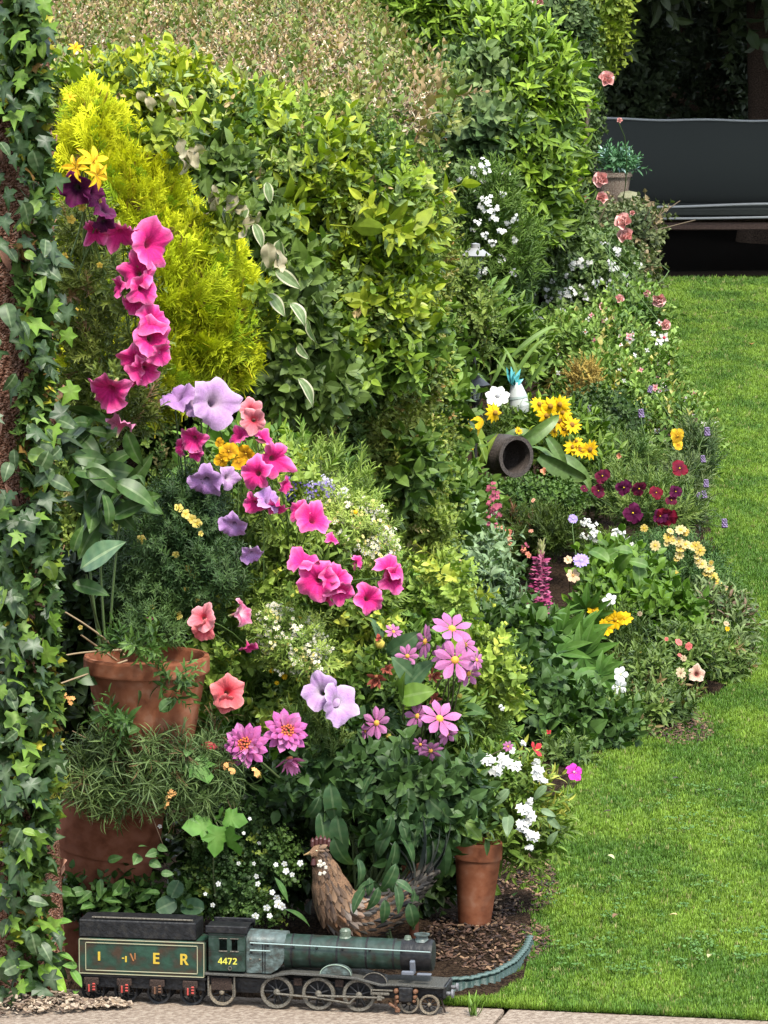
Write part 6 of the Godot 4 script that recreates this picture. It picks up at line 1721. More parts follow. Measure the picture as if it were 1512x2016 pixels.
func near_border() -> void:
	var g := [Color(0.05, 0.09, 0.025), Color(0.11, 0.18, 0.035)]
	# --- under the hedge
	var mx := plant("hedge_foot_plants", "low olive and yellow green shrubby growth along the foot of the hedge", "bush", Vector3(-0.089, 0.612, -17))
	foliage(mx, "foliage", S.hedge, LEAF, [[Vector3(-0.158, 1.003, -16), Vector3(0.163, 0.193, 0.18)], [Vector3(-0.054, 1.178, -16.05), Vector3(0.164, 0.134, 0.18)], [Vector3(0.051, 1.253, -16.2), Vector3(0.12, 0.301, 0.18)], [Vector3(0.006, 0.961, -16.1), Vector3(0.134, 0.149, 0.18)], [Vector3(0.113, 1.509, -16.4), Vector3(0.091, 0.304, 0.12)], [Vector3(0.117, 0.944, -16.9), Vector3(0.094, 0.172, 0.15)]], 2600, {"jit": 0.8, "lump": 0.6, "gain": 1.7, "s0": 0.07, "s1": 0.12, "up": 0.35, "cols": [Color(0.05, 0.09, 0.03), Color(0.19, 0.22, 0.055), Color(0.26, 0.17, 0.08)], "odd": 0.05})
	foliage(mx, "foliage", S.honey, LEAF, [[Vector3(-0.053, 1.275, -15.7), Vector3(0.16, 0.073, 0.12)], [Vector3(0.065, 1.358, -15.9), Vector3(0.103, 0.088, 0.12)], [Vector3(-0.096, 1.382, -15.65), Vector3(0.102, 0.073, 0.1)]], 150, {"s0": 0.1, "s1": 0.16, "up": 0.3, "cols": [Color(0.07, 0.14, 0.03), Color(0.16, 0.25, 0.04)]})
	var lf := plant("broad_leaf_clump", "clump of pointed mid green leaves below the hedge left of the yellow calla", "leaves", Vector3(0.075, 0.519, -18.2))
	var lb := [[Vector3(0.007, 0.694, -17.9), Vector3(0.149, 0.133, 0.15)], [Vector3(0.151, 1.087, -17.2), Vector3(0.096, 0.096, 0.1)], [Vector3(0.181, 0.965, -17), Vector3(0.079, 0.095, 0.1)], [Vector3(0.241, 0.626, -17.9), Vector3(0.1, 0.075, 0.1)], [Vector3(0.165, 0.676, -17), Vector3(0.11, 0.095, 0.12)], [Vector3(0.066, 0.928, -16), Vector3(0.089, 0.104, 0.1)], [Vector3(0.228, 0.502, -18.2), Vector3(0.068, 0.068, 0.1)], [Vector3(0.127, 0.684, -18.4), Vector3(0.119, 0.102, 0.15)], [Vector3(0.179, 0.537, -18.4), Vector3(0.119, 0.068, 0.15)], [Vector3(0.073, 0.602, -17.7), Vector3(0.148, 0.115, 0.15)]]
	foliage(lf, "foliage", S.broad, LEAF, lb, 640, {"s0": 0.08, "s1": 0.15, "up": 0.35, "cols": [Color(0.05, 0.1, 0.025), Color(0.12, 0.2, 0.045)]})
	leaves(lf, blades([1.0], 0.36, 0, 0.25, [0.5, 0.8, 1.1], Color(0.06, 0.12, 0.03), Color(0.12, 0.2, 0.04), 0.12), LEAF, leaf_spots(lb, 70, 0.07, 0.12, 0.1))
	var si := plant("silver_leaf_plant", "grey green silvery leaved plant left of the pink lupin", "plant", Vector3(0.221, 0.148, -17.6))
	foliage(si, "foliage", S.silver, LEAF, [[Vector3(0.157, 0.491, -17.9), Vector3(0.116, 0.149, 0.16)], [Vector3(0.237, 0.398, -17.6), Vector3(0.147, 0.18, 0.2)], [Vector3(0.316, 0.328, -17.4), Vector3(0.113, 0.097, 0.15)], [Vector3(0.121, 0.394, -17.4), Vector3(0.097, 0.145, 0.14)]], 760, {"gain": 1.5, "s0": 0.1, "s1": 0.17, "up": 0.2, "cols": [Color(0.1, 0.16, 0.1), Color(0.2, 0.28, 0.19)]})
	# --- lupin
	var lu := plant("lupin", "deep pink lupin spike with pale green tip above fan shaped leaves", "lupin", Vector3(0.519, -0.035, -17.3))
	var sp := begin()
	tube(sp, [Vector3(0.514, -0.068, -17.3) - lu.position, Vector3(0.498, 0.237, -17.35) - lu.position, Vector3(0.505, 0.532, -17.4) - lu.position], [0.007, 0.006, 0.002], 6, Color(0.12, 0.16, 0.05), Color(0.3, 0.36, 0.1))
	var spk := put("flower_spike", finish(sp), PETAL, lu)
	var fl := []
	for c in [Color(0.3, 0.045, 0.13), Color(0.4, 0.11, 0.2), Color(0.22, 0.025, 0.09)]:
		var st := begin()
		leaf(st, Transform3D(Basis(Vector3.RIGHT, 0.5), Vector3.ZERO), 1.0, 0.8, 2, 0.6, -0.7, c, c.lerp(Color(0.7, 0.4, 0.5), 0.25), 4)
		leaf(st, Transform3D(Basis(Vector3.RIGHT, -0.5), Vector3(0, 0, -0.05)), 0.9, 0.6, 2, -0.6, 0.6, c * 0.8, c, 4)
		fl.append(finish(st))
	var gm := begin()
	leaf(gm, Transform3D(), 1.0, 0.5, 1, 0.6, -0.6, Color(0.3, 0.36, 0.1), Color(0.5, 0.45, 0.25), 3)
	var bud := finish(gm)
	for i in 21:
		var tt := i / 20.0
		var p := Vector3(Vector3(0.495, 0.311, -17.35)).lerp(Vector3(0.505, 0.519, -17.4), tt) - lu.position
		var nn := 9 if tt < 0.8 else 6
		for k in nn:
			var a := TAU * k / nn + i * 0.5 + rf(-0.3, 0.3)
			var d := Vector3(cos(a), 0.55 + tt * 0.9, sin(a)).normalized()
			var s := lerpf(0.043, 0.022, tt) * rf(0.8, 1.2)
			put("floret", bud if tt > 0.84 else fl[rng.randi() % 3], PETAL, spk, Transform3D(Basis(Vector3(-sin(a), 0, cos(a)), d, Vector3(-sin(a), 0, cos(a)).cross(d)).scaled(Vector3.ONE * s), p + Vector3(cos(a) * 0.006, rf(-0.006, 0.006), sin(a) * 0.006)))
	var pm := []
	for q in 3:
		var st := begin()
		for k in 9:
			var a := lerpf(-1.9, 1.9, k / 8.0)
			leaf(st, Transform3D(Basis(Vector3.BACK, a) * Basis(Vector3.RIGHT, rf(0.1, 0.4)), Vector3.ZERO), 1.0 - 0.12 * absf(a), 0.26, 1, 0.3, rf(0.3, 0.8), Color(0.05, 0.12, 0.025) * rf(0.9, 1.3), Color(0.1, 0.2, 0.035), 4, 0.0, 0.08)
		pm.append(finish(st))
	var lp := [[Vector3(0.571, 0.284, -17.2), 0.168, Vector3(0.7, 0.2, 0.6)], [Vector3(0.632, 0.243, -17.1), 0.159, Vector3(1, -0.1, 0.5)], [Vector3(0.693, 0.21, -17), 0.15, Vector3(0.9, -0.1, 0.5)], [Vector3(0.528, 0.259, -17.1), 0.143, Vector3(0.1, -0.3, 0.9)], [Vector3(0.581, 0.193, -17), 0.15, Vector3(0.5, -0.4, 0.7)], [Vector3(0.461, 0.277, -17.3), 0.128, Vector3(-0.7, 0.2, 0.6)], [Vector3(0.424, 0.21, -17.1), 0.143, Vector3(-0.6, -0.2, 0.8)], [Vector3(0.484, 0.169, -16.95), 0.142, Vector3(-0.1, -0.6, 0.8)], [Vector3(0.624, 0.121, -16.85), 0.148, Vector3(0.5, -0.5, 0.8)], [Vector3(0.676, 0.276, -17.2), 0.128, Vector3(0.8, 0.4, 0.4)], [Vector3(0.527, 0.081, -16.8), 0.14, Vector3(0, -0.8, 0.7)], [Vector3(0.589, 0.058, -16.75), 0.124, Vector3(0.4, -0.8, 0.6)], [Vector3(0.679, 0.33, -17.5), 0.114, Vector3(0.4, 0.7, 0.4)], [Vector3(0.4, 0.297, -17.5), 0.114, Vector3(-0.5, 0.5, 0.5)], [Vector3(0.721, 0.153, -16.9), 0.11, Vector3(0.9, -0.4, 0.4)]]
	leaves(lu, pm, LEAF, lp, 0.0, "palmate_leaf")
	var ls := []
	for e in lp:
		ls.append([Vector3(0.518, -0.06, -17.25), e[0] - (e[2] as Vector3).normalized() * float(e[1]) * 0.5])
	stems(lu, ls, 0.003, Color(0.08, 0.14, 0.04), "stem", 0.05)
	# --- plants round the front of the bulge
	var dg := plant("dark_leaf_plant", "dark green broad leaved plant at the foot of the lupin", "plant", Vector3(0.444, -0.012, -16.6))
	var db := [[Vector3(0.387, 0.258, -16.9), Vector3(0.11, 0.125, 0.15)], [Vector3(0.477, 0.098, -16.7), Vector3(0.124, 0.108, 0.14)], [Vector3(0.584, 0.068, -16.6), Vector3(0.123, 0.077, 0.12)], [Vector3(0.318, 0.194, -16.6), Vector3(0.092, 0.108, 0.14)], [Vector3(0.666, 0.035, -16.7), Vector3(0.093, 0.062, 0.1)]]
	foliage(dg, "foliage", S.broad, LEAF, db, 420, {"s0": 0.08, "s1": 0.15, "up": 0.2, "cols": [Color(0.025, 0.06, 0.02), Color(0.06, 0.12, 0.035)]})
	leaves(dg, blades([1.0], 0.46, 0, 0.2, [0.4, 0.7, 1.0], Color(0.04, 0.09, 0.025), Color(0.08, 0.15, 0.045), 0.12), LEAF, leaf_spots(db, 60, 0.07, 0.11, 0.25))
	var hs := plant("broad_green_plant", "bright broad leaved green plant between the lupin and the pale yellow daisies", "plant", Vector3(0.814, 0.073, -18.3))
	var hb := [[Vector3(0.804, 0.27, -18.5), Vector3(0.12, 0.086, 0.15)], [Vector3(0.86, 0.227, -18.2), Vector3(0.135, 0.093, 0.15)], [Vector3(0.935, 0.188, -18), Vector3(0.117, 0.075, 0.14)], [Vector3(0.753, 0.224, -18.1), Vector3(0.101, 0.084, 0.12)]]
	foliage(hs, "foliage", S.broad, LEAF, hb, 260, {"s0": 0.08, "s1": 0.14, "up": 0.35, "cols": [Color(0.05, 0.11, 0.02), Color(0.11, 0.21, 0.03)]})
	leaves(hs, blades([1.0], 0.5, 0, 0.22, [0.4, 0.7, 1.0], Color(0.06, 0.13, 0.025), Color(0.11, 0.21, 0.03), 0.14), LEAF, [[Vector3(0.715, 0.418, -18), 0.1], [Vector3(0.74, 0.401, -18), 0.094], [Vector3(0.782, 0.376, -18), 0.1], [Vector3(0.841, 0.384, -18), 0.083], [Vector3(0.853, 0.338, -18), 0.1], [Vector3(0.876, 0.273, -18), 0.117], [Vector3(0.918, 0.222, -18), 0.11], [Vector3(0.817, 0.29, -18), 0.1], [Vector3(0.774, 0.307, -18), 0.1], [Vector3(0.969, 0.197, -18), 0.1], [Vector3(0.986, 0.162, -18), 0.1], [Vector3(0.901, 0.256, -18), 0.083], [Vector3(0.919, 0.162, -18), 0.1], [Vector3(0.834, 0.222, -18), 0.083], [Vector3(0.949, 0.128, -18), 0.094], [Vector3(0.796, 0.427, -18), 0.073], [Vector3(0.763, 0.248, -18), 0.083]], 0.1)
	foliage(hs, "foliage", S.narrow, LEAF, [[Vector3(0.729, 0.169, -17.9), Vector3(0.1, 0.083, 0.12)], [Vector3(0.804, 0.166, -17.7), Vector3(0.099, 0.082, 0.12)]], 160, {"s0": 0.07, "s1": 0.12, "cols": g})
	var cd := plant("white_candytuft", "white rounded flower heads in front of the wine red pansies", "flowers", Vector3(0.78, 0.225, -19.2))
	var wst := [star_cluster(10, 0.75, 4, 0.32, 0.28, Color(0.7, 0.7, 0.64), Color(0, 0, 0, 0))]
	blooms(cd, "flower_head", wst, PETAL, [[Vector3(0.715, 0.383, -18.9), 0.06], [Vector3(0.741, 0.348, -18.9), 0.056], [Vector3(0.729, 0.36, -18.9), 0.053], [Vector3(0.8, 0.357, -18.9), 0.06], [Vector3(0.832, 0.342, -18.9), 0.056], [Vector3(0.856, 0.328, -18.9), 0.042], [Vector3(0.697, 0.342, -18.9), 0.042], [Vector3(0.874, 0.303, -18.9), 0.032], [Vector3(0.697, 0.396, -18.9), 0.035]], 0.5, 0.5, Vector3(0.79, 0.207, -19.2))
	foliage(cd, "foliage", S.narrow, LEAF, [[Vector3(0.776, 0.257, -19.1), Vector3(0.106, 0.062, 0.1)]], 140, {"s0": 0.06, "s1": 0.1, "cols": g})
	var yo := plant("pale_yellow_daisies", "drift of pale yellow daisies tumbling toward the lawn", "daisies", Vector3(1.047, 0.103, -18.8))
	foliage(yo, "foliage", S.fine, LEAF, [[Vector3(1.011, 0.246, -18.8), Vector3(0.148, 0.087, 0.15)], [Vector3(1.088, 0.203, -18.6), Vector3(0.104, 0.078, 0.12)], [Vector3(0.95, 0.253, -19), Vector3(0.088, 0.071, 0.12)]], 620, {"s0": 0.07, "s1": 0.12, "up": 0.45, "cols": [Color(0.035, 0.085, 0.03), Color(0.08, 0.16, 0.05)]})
	var py := [daisy(11, 0.9, 0.42, 2, Color(0.5, 0.32, 0.05), Color(0.56, 0.43, 0.14), 0.24, Color(0.6, 0.4, 0.03)), daisy(10, 0.9, 0.45, 2, Color(0.52, 0.36, 0.1), Color(0.56, 0.48, 0.26), 0.24, Color(0.6, 0.42, 0.05))]
	blooms(yo, "flower", py, PETAL, [[Vector3(0.92, 0.382, -18.4), 0.041], [Vector3(0.965, 0.41, -18.4), 0.041], [Vector3(1.006, 0.436, -18.4), 0.044], [Vector3(1.023, 0.427, -18.4), 0.034], [Vector3(0.999, 0.396, -18.4), 0.041], [Vector3(1.023, 0.386, -18.4), 0.041], [Vector3(1.044, 0.379, -18.4), 0.044], [Vector3(0.982, 0.399, -18.4), 0.038], [Vector3(1.072, 0.365, -18.4), 0.048], [Vector3(1.058, 0.382, -18.4), 0.038], [Vector3(1.079, 0.319, -18.4), 0.041], [Vector3(1.103, 0.302, -18.4), 0.044], [Vector3(1.117, 0.278, -18.4), 0.041], [Vector3(1.131, 0.257, -18.4), 0.041], [Vector3(1.006, 0.372, -18.4), 0.041], [Vector3(1.003, 0.351, -18.4), 0.041], [Vector3(0.993, 0.337, -18.4), 0.027], [Vector3(1.18, 0.212, -18.4), 0.044], [Vector3(1.169, 0.232, -18.4), 0.031], [Vector3(1.065, 0.33, -18.4), 0.034], [Vector3(1.093, 0.288, -18.4), 0.034], [Vector3(0.99, 0.288, -18.4), 0.027], [Vector3(0.882, 0.441, -18.4), 0.031], [Vector3(1.061, 0.344, -18.4), 0.027], [Vector3(0.971, 0.431, -18.4), 0.031], [Vector3(0.958, 0.389, -18.4), 0.024], [Vector3(1.11, 0.323, -18.4), 0.024]], 0.5, 0.7, Vector3(1.047, 0.139, -18.8))
	var sc := plant("scabious", "single lilac blue flower between the lupin and the bright broad leaves", "flower", Vector3(0.671, 0.163, -18.4))
	blooms(sc, "flower", [daisy(16, 0.95, 0.4, 2, Color(0.34, 0.24, 0.6), Color(0.45, 0.35, 0.72), 0.3, Color(0.4, 0.35, 0.55))], PETAL, [[Vector3(0.658, 0.372, -18.1), 0.064, Vector3(0.1, 0.8, 1)], [Vector3(0.658, 0.407, -18.9), 0.039, Vector3(0.1, 0.4, 1)]], 0.3, 0.5, Vector3(0.671, 0.163, -18.4))
	blooms(sc, "peach_flower", [daisy(7, 0.9, 0.6, 2, Color(0.62, 0.4, 0.24), Color(0.72, 0.52, 0.35), 0.2, Color(0.5, 0.3, 0.1))], PETAL, [[Vector3(0.631, 0.322, -18.1), 0.057], [Vector3(0.614, 0.375, -18.1), 0.034]], 0.4, 0.6, Vector3(0.645, 0.163, -18.4))
	var mg := plant("marigold", "golden yellow flowers low in the border right of the lupin leaves", "flowers", Vector3(0.738, 0.099, -17.7))
	var md := [daisy(9, 0.95, 0.5, 2, Color(0.65, 0.35, 0.005), Color(0.78, 0.5, 0.01), 0.22, Color(0.5, 0.26, 0.01), 0.3), daisy(8, 0.95, 0.55, 2, Color(0.65, 0.35, 0.005), Color(0.8, 0.52, 0.01), 0.2, Color(0.5, 0.26, 0.01), 0.5)]
	blooms(mg, "flower", md, PETAL, [[Vector3(0.676, 0.293, -17.5), 0.042], [Vector3(0.748, 0.263, -17.5), 0.075], [Vector3(0.778, 0.267, -17.5), 0.065], [Vector3(0.721, 0.234, -17.5), 0.055], [Vector3(0.709, 0.25, -17.5), 0.036], [Vector3(0.828, 0.15, -17.5), 0.026], [Vector3(1.11, 0.234, -17.5), 0.019]], 0.6, 0.4, Vector3(0.746, 0.099, -17.7))
	var wf := plant("white_flower_plant", "pure white single flower in a dark gap low in the border", "flower", Vector3(0.75, -0.017, -17))
	var wp := petalled("flower", 5, 1, [petal_mesh(0.95, 0.75, 2, -0.2, 0.3, Color(0.7, 0.7, 0.7), Color(0.76, 0.76, 0.76))], PETAL, daisy(0, 0.1, 0.1, 0, Color.WHITE, Color.WHITE, 0.12, Color(0.6, 0.6, 0.3)), 0.3, 0.1)
	blooms(wf, "flower", [wp], PETAL, [[Vector3(0.735, 0.197, -16.8), 0.062, Vector3(0.4, 0.1, 1)], [Vector3(0.731, 0.158, -16.8), 0.053, Vector3(0.2, -0.2, 1)], [Vector3(0.745, 0.268, -17.9), 0.056, Vector3(-0.4, 0.8, 1)]], 0.3, 0.1, Vector3(0.75, 0.016, -17))
	var em := plant("edging_plants", "mixed low leafy edging plants spilling toward the lawn at the bulge of the bed", "ground plant", Vector3(0.939, -0.019, -17.4))
	var eb := [[Vector3(0.948, 0.131, -17.6), Vector3(0.147, 0.082, 0.15)], [Vector3(0.814, 0.113, -17.2), Vector3(0.112, 0.08, 0.14)], [Vector3(0.853, 0.064, -17), Vector3(0.126, 0.063, 0.14)], [Vector3(1.065, 0.084, -17.9), Vector3(0.116, 0.083, 0.14)], [Vector3(1.116, -0.001, -17.9), Vector3(0.066, 0.066, 0.1)], [Vector3(0.733, 0.049, -16.8), Vector3(0.094, 0.055, 0.1)], [Vector3(0.543, 0.025, -16.3), Vector3(0.068, 0.036, 0.08)]]
	foliage(em, "foliage", S.lance, LEAF, eb, 640, {"s0": 0.06, "s1": 0.11, "up": 0.3, "cols": [Color(0.05, 0.09, 0.035), Color(0.13, 0.2, 0.06), Color(0.18, 0.14, 0.08)], "odd": 0.04})
	foliage(em, "foliage", S.round, LEAF, eb, 340, {"s0": 0.05, "s1": 0.09, "up": 0.3, "cols": [Color(0.04, 0.09, 0.03), Color(0.09, 0.16, 0.05)]})
	blooms(em, "flower", [petunia(Color(0.66, 0.4, 0.3), Color(0.7, 0.5, 0.4), Color(0.2, 0.03, 0.03), 0.3)], PETAL, [[Vector3(0.995, 0.135, -17.2), 0.057, Vector3(0.2, 0.5, 1)]], 0.3, 0.4)
	blooms(em, "small_flower", [daisy(6, 0.9, 0.8, 2, Color(0.6, 0.1, 0.1), Color(0.7, 0.2, 0.18), 0.1, Color(0.5, 0.2, 0.1))], PETAL, [[Vector3(0.942, 0.221, -17.3), 0.029], [Vector3(0.974, 0.208, -17.3), 0.029], [Vector3(0.945, 0.179, -17.3), 0.016], [Vector3(0.903, 0.231, -17.3), 0.016]], 0.5, 0.4)
	blooms(em, "buff_flower", [daisy(8, 0.9, 0.5, 2, Color(0.45, 0.32, 0.2), Color(0.55, 0.42, 0.28), 0.2, Color(0.3, 0.16, 0.1))], PETAL, [[Vector3(0.938, 0.153, -17.1), 0.041], [Vector3(0.947, 0.2, -17.1), 0.025], [Vector3(1.081, 0.311, -17.1), 0.025], [Vector3(0.808, 0.343, -17.1), 0.019]], 0.5, 0.4)
	var sg := plant("sage", "dusky sage with purple grey narrow leaves at the right tip of the bed", "herb", Vector3(1.144, -0.032, -18.2))
	foliage(sg, "foliage", S.lance, LEAF, [[Vector3(1.123, 0.143, -18.3), Vector3(0.093, 0.085, 0.12)], [Vector3(1.162, 0.087, -18.1), Vector3(0.059, 0.084, 0.1)], [Vector3(1.077, 0.163, -18.4), Vector3(0.085, 0.068, 0.1)]], 240, {"s0": 0.07, "s1": 0.13, "up": 0.25, "cols": [Color(0.06, 0.1, 0.045), Color(0.13, 0.19, 0.09), Color(0.13, 0.09, 0.08)], "odd": 0.12})


func front_plants() -> void:
	var g := [Color(0.05, 0.09, 0.025), Color(0.11, 0.18, 0.035)]
	var hot := []
	for i in 6:
		hot.append(petunia(Color(0.7, 0.028, 0.22), Color(0.78, 0.18, 0.4), Color(0.5, 0.012, 0.15), 0.28, rf(1.0, 1.7)))
	var coral := [petunia(Color(0.6, 0.1, 0.12), Color(0.7, 0.22, 0.22), Color(0.5, 0.03, 0.05), 0.2), petunia(Color(0.62, 0.16, 0.2), Color(0.72, 0.32, 0.34), Color(0.55, 0.05, 0.08), 0.2)]
	var lilac := [petunia(Color(0.36, 0.17, 0.43), Color(0.45, 0.27, 0.5), Color(0.4, 0.22, 0.44), 0.12), petunia(Color(0.4, 0.22, 0.44), Color(0.48, 0.32, 0.51), Color(0.42, 0.3, 0.4), 0.1)]
	var dusk := [petunia(Color(0.09, 0.006, 0.05), Color(0.13, 0.012, 0.08), Color(0.03, 0.0, 0.02), 0.3)]
	var striped := [petunia(Color(0.55, 0.08, 0.2), Color(0.6, 0.3, 0.38), Color(0.6, 0.4, 0.45), 0.4)]
	# backdrop of leaves behind the front flowers
	var fill := plant("filler_foliage", "dark mixed foliage filling the gaps behind the front petunias and dahlias", "bush", Vector3(-0.158, -0.067, -14.4))
	foliage(fill, "foliage", S.broad, LEAF, [[Vector3(-0.268, 0.797, -14.6), Vector3(0.203, 0.19, 0.2)], [Vector3(-0.049, 0.659, -14.6), Vector3(0.203, 0.176, 0.2)], [Vector3(-0.157, 0.484, -14.4), Vector3(0.227, 0.16, 0.18)], [Vector3(0.129, 0.548, -14.6), Vector3(0.149, 0.163, 0.18)], [Vector3(-0.374, 1.017, -14.5), Vector3(0.148, 0.202, 0.18)], [Vector3(0.196, 0.398, -14.5), Vector3(0.121, 0.135, 0.16)], [Vector3(-0.368, 0.612, -14.2), Vector3(0.119, 0.145, 0.14)]], 1500, {"gain": 2.3, "jit": 0.8, "lump": 0.5, "s0": 0.07, "s1": 0.17, "up": 0.35, "cols": [Color(0.035, 0.075, 0.02), Color(0.09, 0.16, 0.035), Color(0.18, 0.25, 0.04)], "odd": 0.1, "deep": 0.35})
	foliage(fill, "foliage", S.narrow, LEAF, [[Vector3(-0.182, 1.043, -14.3), Vector3(0.159, 0.172, 0.16)], [Vector3(-0.26, 0.602, -14.1), Vector3(0.157, 0.105, 0.14)], [Vector3(-0.075, 0.828, -14.2), Vector3(0.145, 0.092, 0.14)], [Vector3(-0.441, 0.857, -14), Vector3(0.143, 0.156, 0.14)], [Vector3(0.234, 0.501, -14.3), Vector3(0.119, 0.106, 0.14)]], 900, {"gain": 2.0, "jit": 0.8, "lump": 0.5, "s0": 0.07, "s1": 0.14, "up": 0.5, "cols": [Color(0.05, 0.1, 0.03), Color(0.14, 0.2, 0.05)]})
	foliage(fill, "light_foliage", S.rose, LEAF, [[Vector3(-0.256, 1.141, -13.95), Vector3(0.091, 0.091, 0.1)], [Vector3(-0.15, 0.997, -13.85), Vector3(0.141, 0.077, 0.1)], [Vector3(-0.278, 0.881, -13.75), Vector3(0.115, 0.089, 0.1)], [Vector3(-0.047, 0.808, -13.8), Vector3(0.102, 0.077, 0.1)], [Vector3(-0.416, 0.709, -13.6), Vector3(0.063, 0.076, 0.08)], [Vector3(-0.098, 0.693, -13.7), Vector3(0.089, 0.064, 0.08)], [Vector3(0.138, 0.841, -14.2), Vector3(0.105, 0.092, 0.1)], [Vector3(-0.251, 0.618, -13.6), Vector3(0.076, 0.038, 0.06)], [Vector3(0.272, 0.612, -14.2), Vector3(0.079, 0.119, 0.1)]], 620, {"s0": 0.05, "s1": 0.11, "up": 0.35, "jit": 0.9, "lump": 0.6, "gain": 1.8, "cols": [Color(0.07, 0.13, 0.03), Color(0.17, 0.24, 0.05), Color(0.26, 0.3, 0.06)], "odd": 0.15})
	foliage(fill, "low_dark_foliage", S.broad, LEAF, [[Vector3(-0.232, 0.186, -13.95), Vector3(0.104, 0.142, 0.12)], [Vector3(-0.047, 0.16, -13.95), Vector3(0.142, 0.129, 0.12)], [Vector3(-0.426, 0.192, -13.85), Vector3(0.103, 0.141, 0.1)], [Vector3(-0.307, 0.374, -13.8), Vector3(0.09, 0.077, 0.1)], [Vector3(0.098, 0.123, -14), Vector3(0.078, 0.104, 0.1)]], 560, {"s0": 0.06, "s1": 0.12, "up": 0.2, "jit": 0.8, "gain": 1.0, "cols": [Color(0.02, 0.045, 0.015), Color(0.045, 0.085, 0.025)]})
	# --- top of the flower tower
	var yl := plant("yellow_lily", "golden yellow lily flowers at the top of the flower tower", "lily", Vector3(-0.724, 1.28, -13.45))
	var lyp := petalled("flower", 6, 1, [petal_mesh(1.0, 0.36, 1, 0.3, 0.9, Color(0.6, 0.33, 0.01), Color(0.74, 0.46, 0.02), 6), petal_mesh(1.0, 0.3, 1, 0.35, 1.2, Color(0.62, 0.36, 0.01), Color(0.72, 0.48, 0.04), 6)], PETAL, daisy(4, 0.5, 0.06, 5, Color(0.5, 0.3, 0.02), Color(0.4, 0.2, 0.02), 0.06, Color(0.4, 0.3, 0.02), 1.2), 0.5, 0.05)
	blooms(yl, "flower", [lyp], PETAL, [[Vector3(-0.748, 2.007, -13.3), 0.094, Vector3(-0.5, 0.4, 1)], [Vector3(-0.709, 2.018, -13.32), 0.104, Vector3(0.6, 0.7, 0.7)], [Vector3(-0.698, 1.99, -13.28), 0.086, Vector3(0.8, -0.1, 0.8)]], 0.3, 0.4, Vector3(-0.736, 1.755, -13.5), 0.003)
	blooms(yl, "flower", [lyp], PETAL, [[Vector3(-0.744, 2.193, -13), 0.043, Vector3(0, 0.6, 0.6)], [Vector3(-0.731, 2.31, -13), 0.048, Vector3(0.2, 0.6, 0.6)]], 0.3, 0.4)
	var dkp := plant("dark_purple_petunia", "velvety dark purple petunias under the yellow lily", "petunia", Vector3(-0.733, 1.249, -13.5))
	blooms(dkp, "flower", dusk, PETAL, [[Vector3(-0.751, 1.955, -13.3), 0.086, Vector3(-0.3, -0.2, 1)], [Vector3(-0.71, 1.944, -13.32), 0.074, Vector3(0.7, 0.2, 0.7)], [Vector3(-0.68, 1.902, -13.35), 0.074, Vector3(0.5, 0.6, 0.4)], [Vector3(-0.684, 1.866, -13.36), 0.062, Vector3(0.2, -0.5, 0.7)]], 0.3, 0.1, Vector3(-0.726, 1.7, -13.55), 0.002)
	var tw := plant("pink_petunia_tower", "tall cascade of hot pink petunias beside the golden conifer", "petunia", Vector3(-0.656, 0.756, -13.55), "petunias in the front of the bed")
	foliage(tw, "foliage", S.narrow, LEAF, [[Vector3(-0.73, 1.694, -13.62), Vector3(0.088, 0.152, 0.12)], [Vector3(-0.706, 1.515, -13.62), Vector3(0.088, 0.126, 0.12)], [Vector3(-0.753, 1.848, -13.6), Vector3(0.063, 0.076, 0.1)], [Vector3(-0.645, 1.384, -13.65), Vector3(0.089, 0.101, 0.12)]], 420, {"s0": 0.05, "s1": 0.1, "up": 0.3, "cols": [Color(0.07, 0.1, 0.03), Color(0.16, 0.2, 0.05), Color(0.2, 0.12, 0.08)], "odd": 0.06})
	foliage(tw, "foliage", S.rose, LEAF, [[Vector3(-0.771, 1.639, -13.66), Vector3(0.089, 0.215, 0.1)], [Vector3(-0.724, 1.379, -13.7), Vector3(0.114, 0.114, 0.12)]], 190, {"s0": 0.06, "s1": 0.1, "up": 0.2, "cols": [Color(0.06, 0.1, 0.03), Color(0.16, 0.21, 0.05)]})
	foliage(tw, "young_leaves", S.lance, LEAF, [[Vector3(-0.619, 1.708, -13.46), Vector3(0.045, 0.112, 0.04)], [Vector3(-0.594, 1.545, -13.45), Vector3(0.045, 0.087, 0.04)], [Vector3(-0.666, 1.457, -13.45), Vector3(0.05, 0.05, 0.04)]], 80, {"s0": 0.04, "s1": 0.08, "up": 0.2, "jit": 0.9, "cols": [Color(0.09, 0.14, 0.03), Color(0.18, 0.23, 0.05)]})
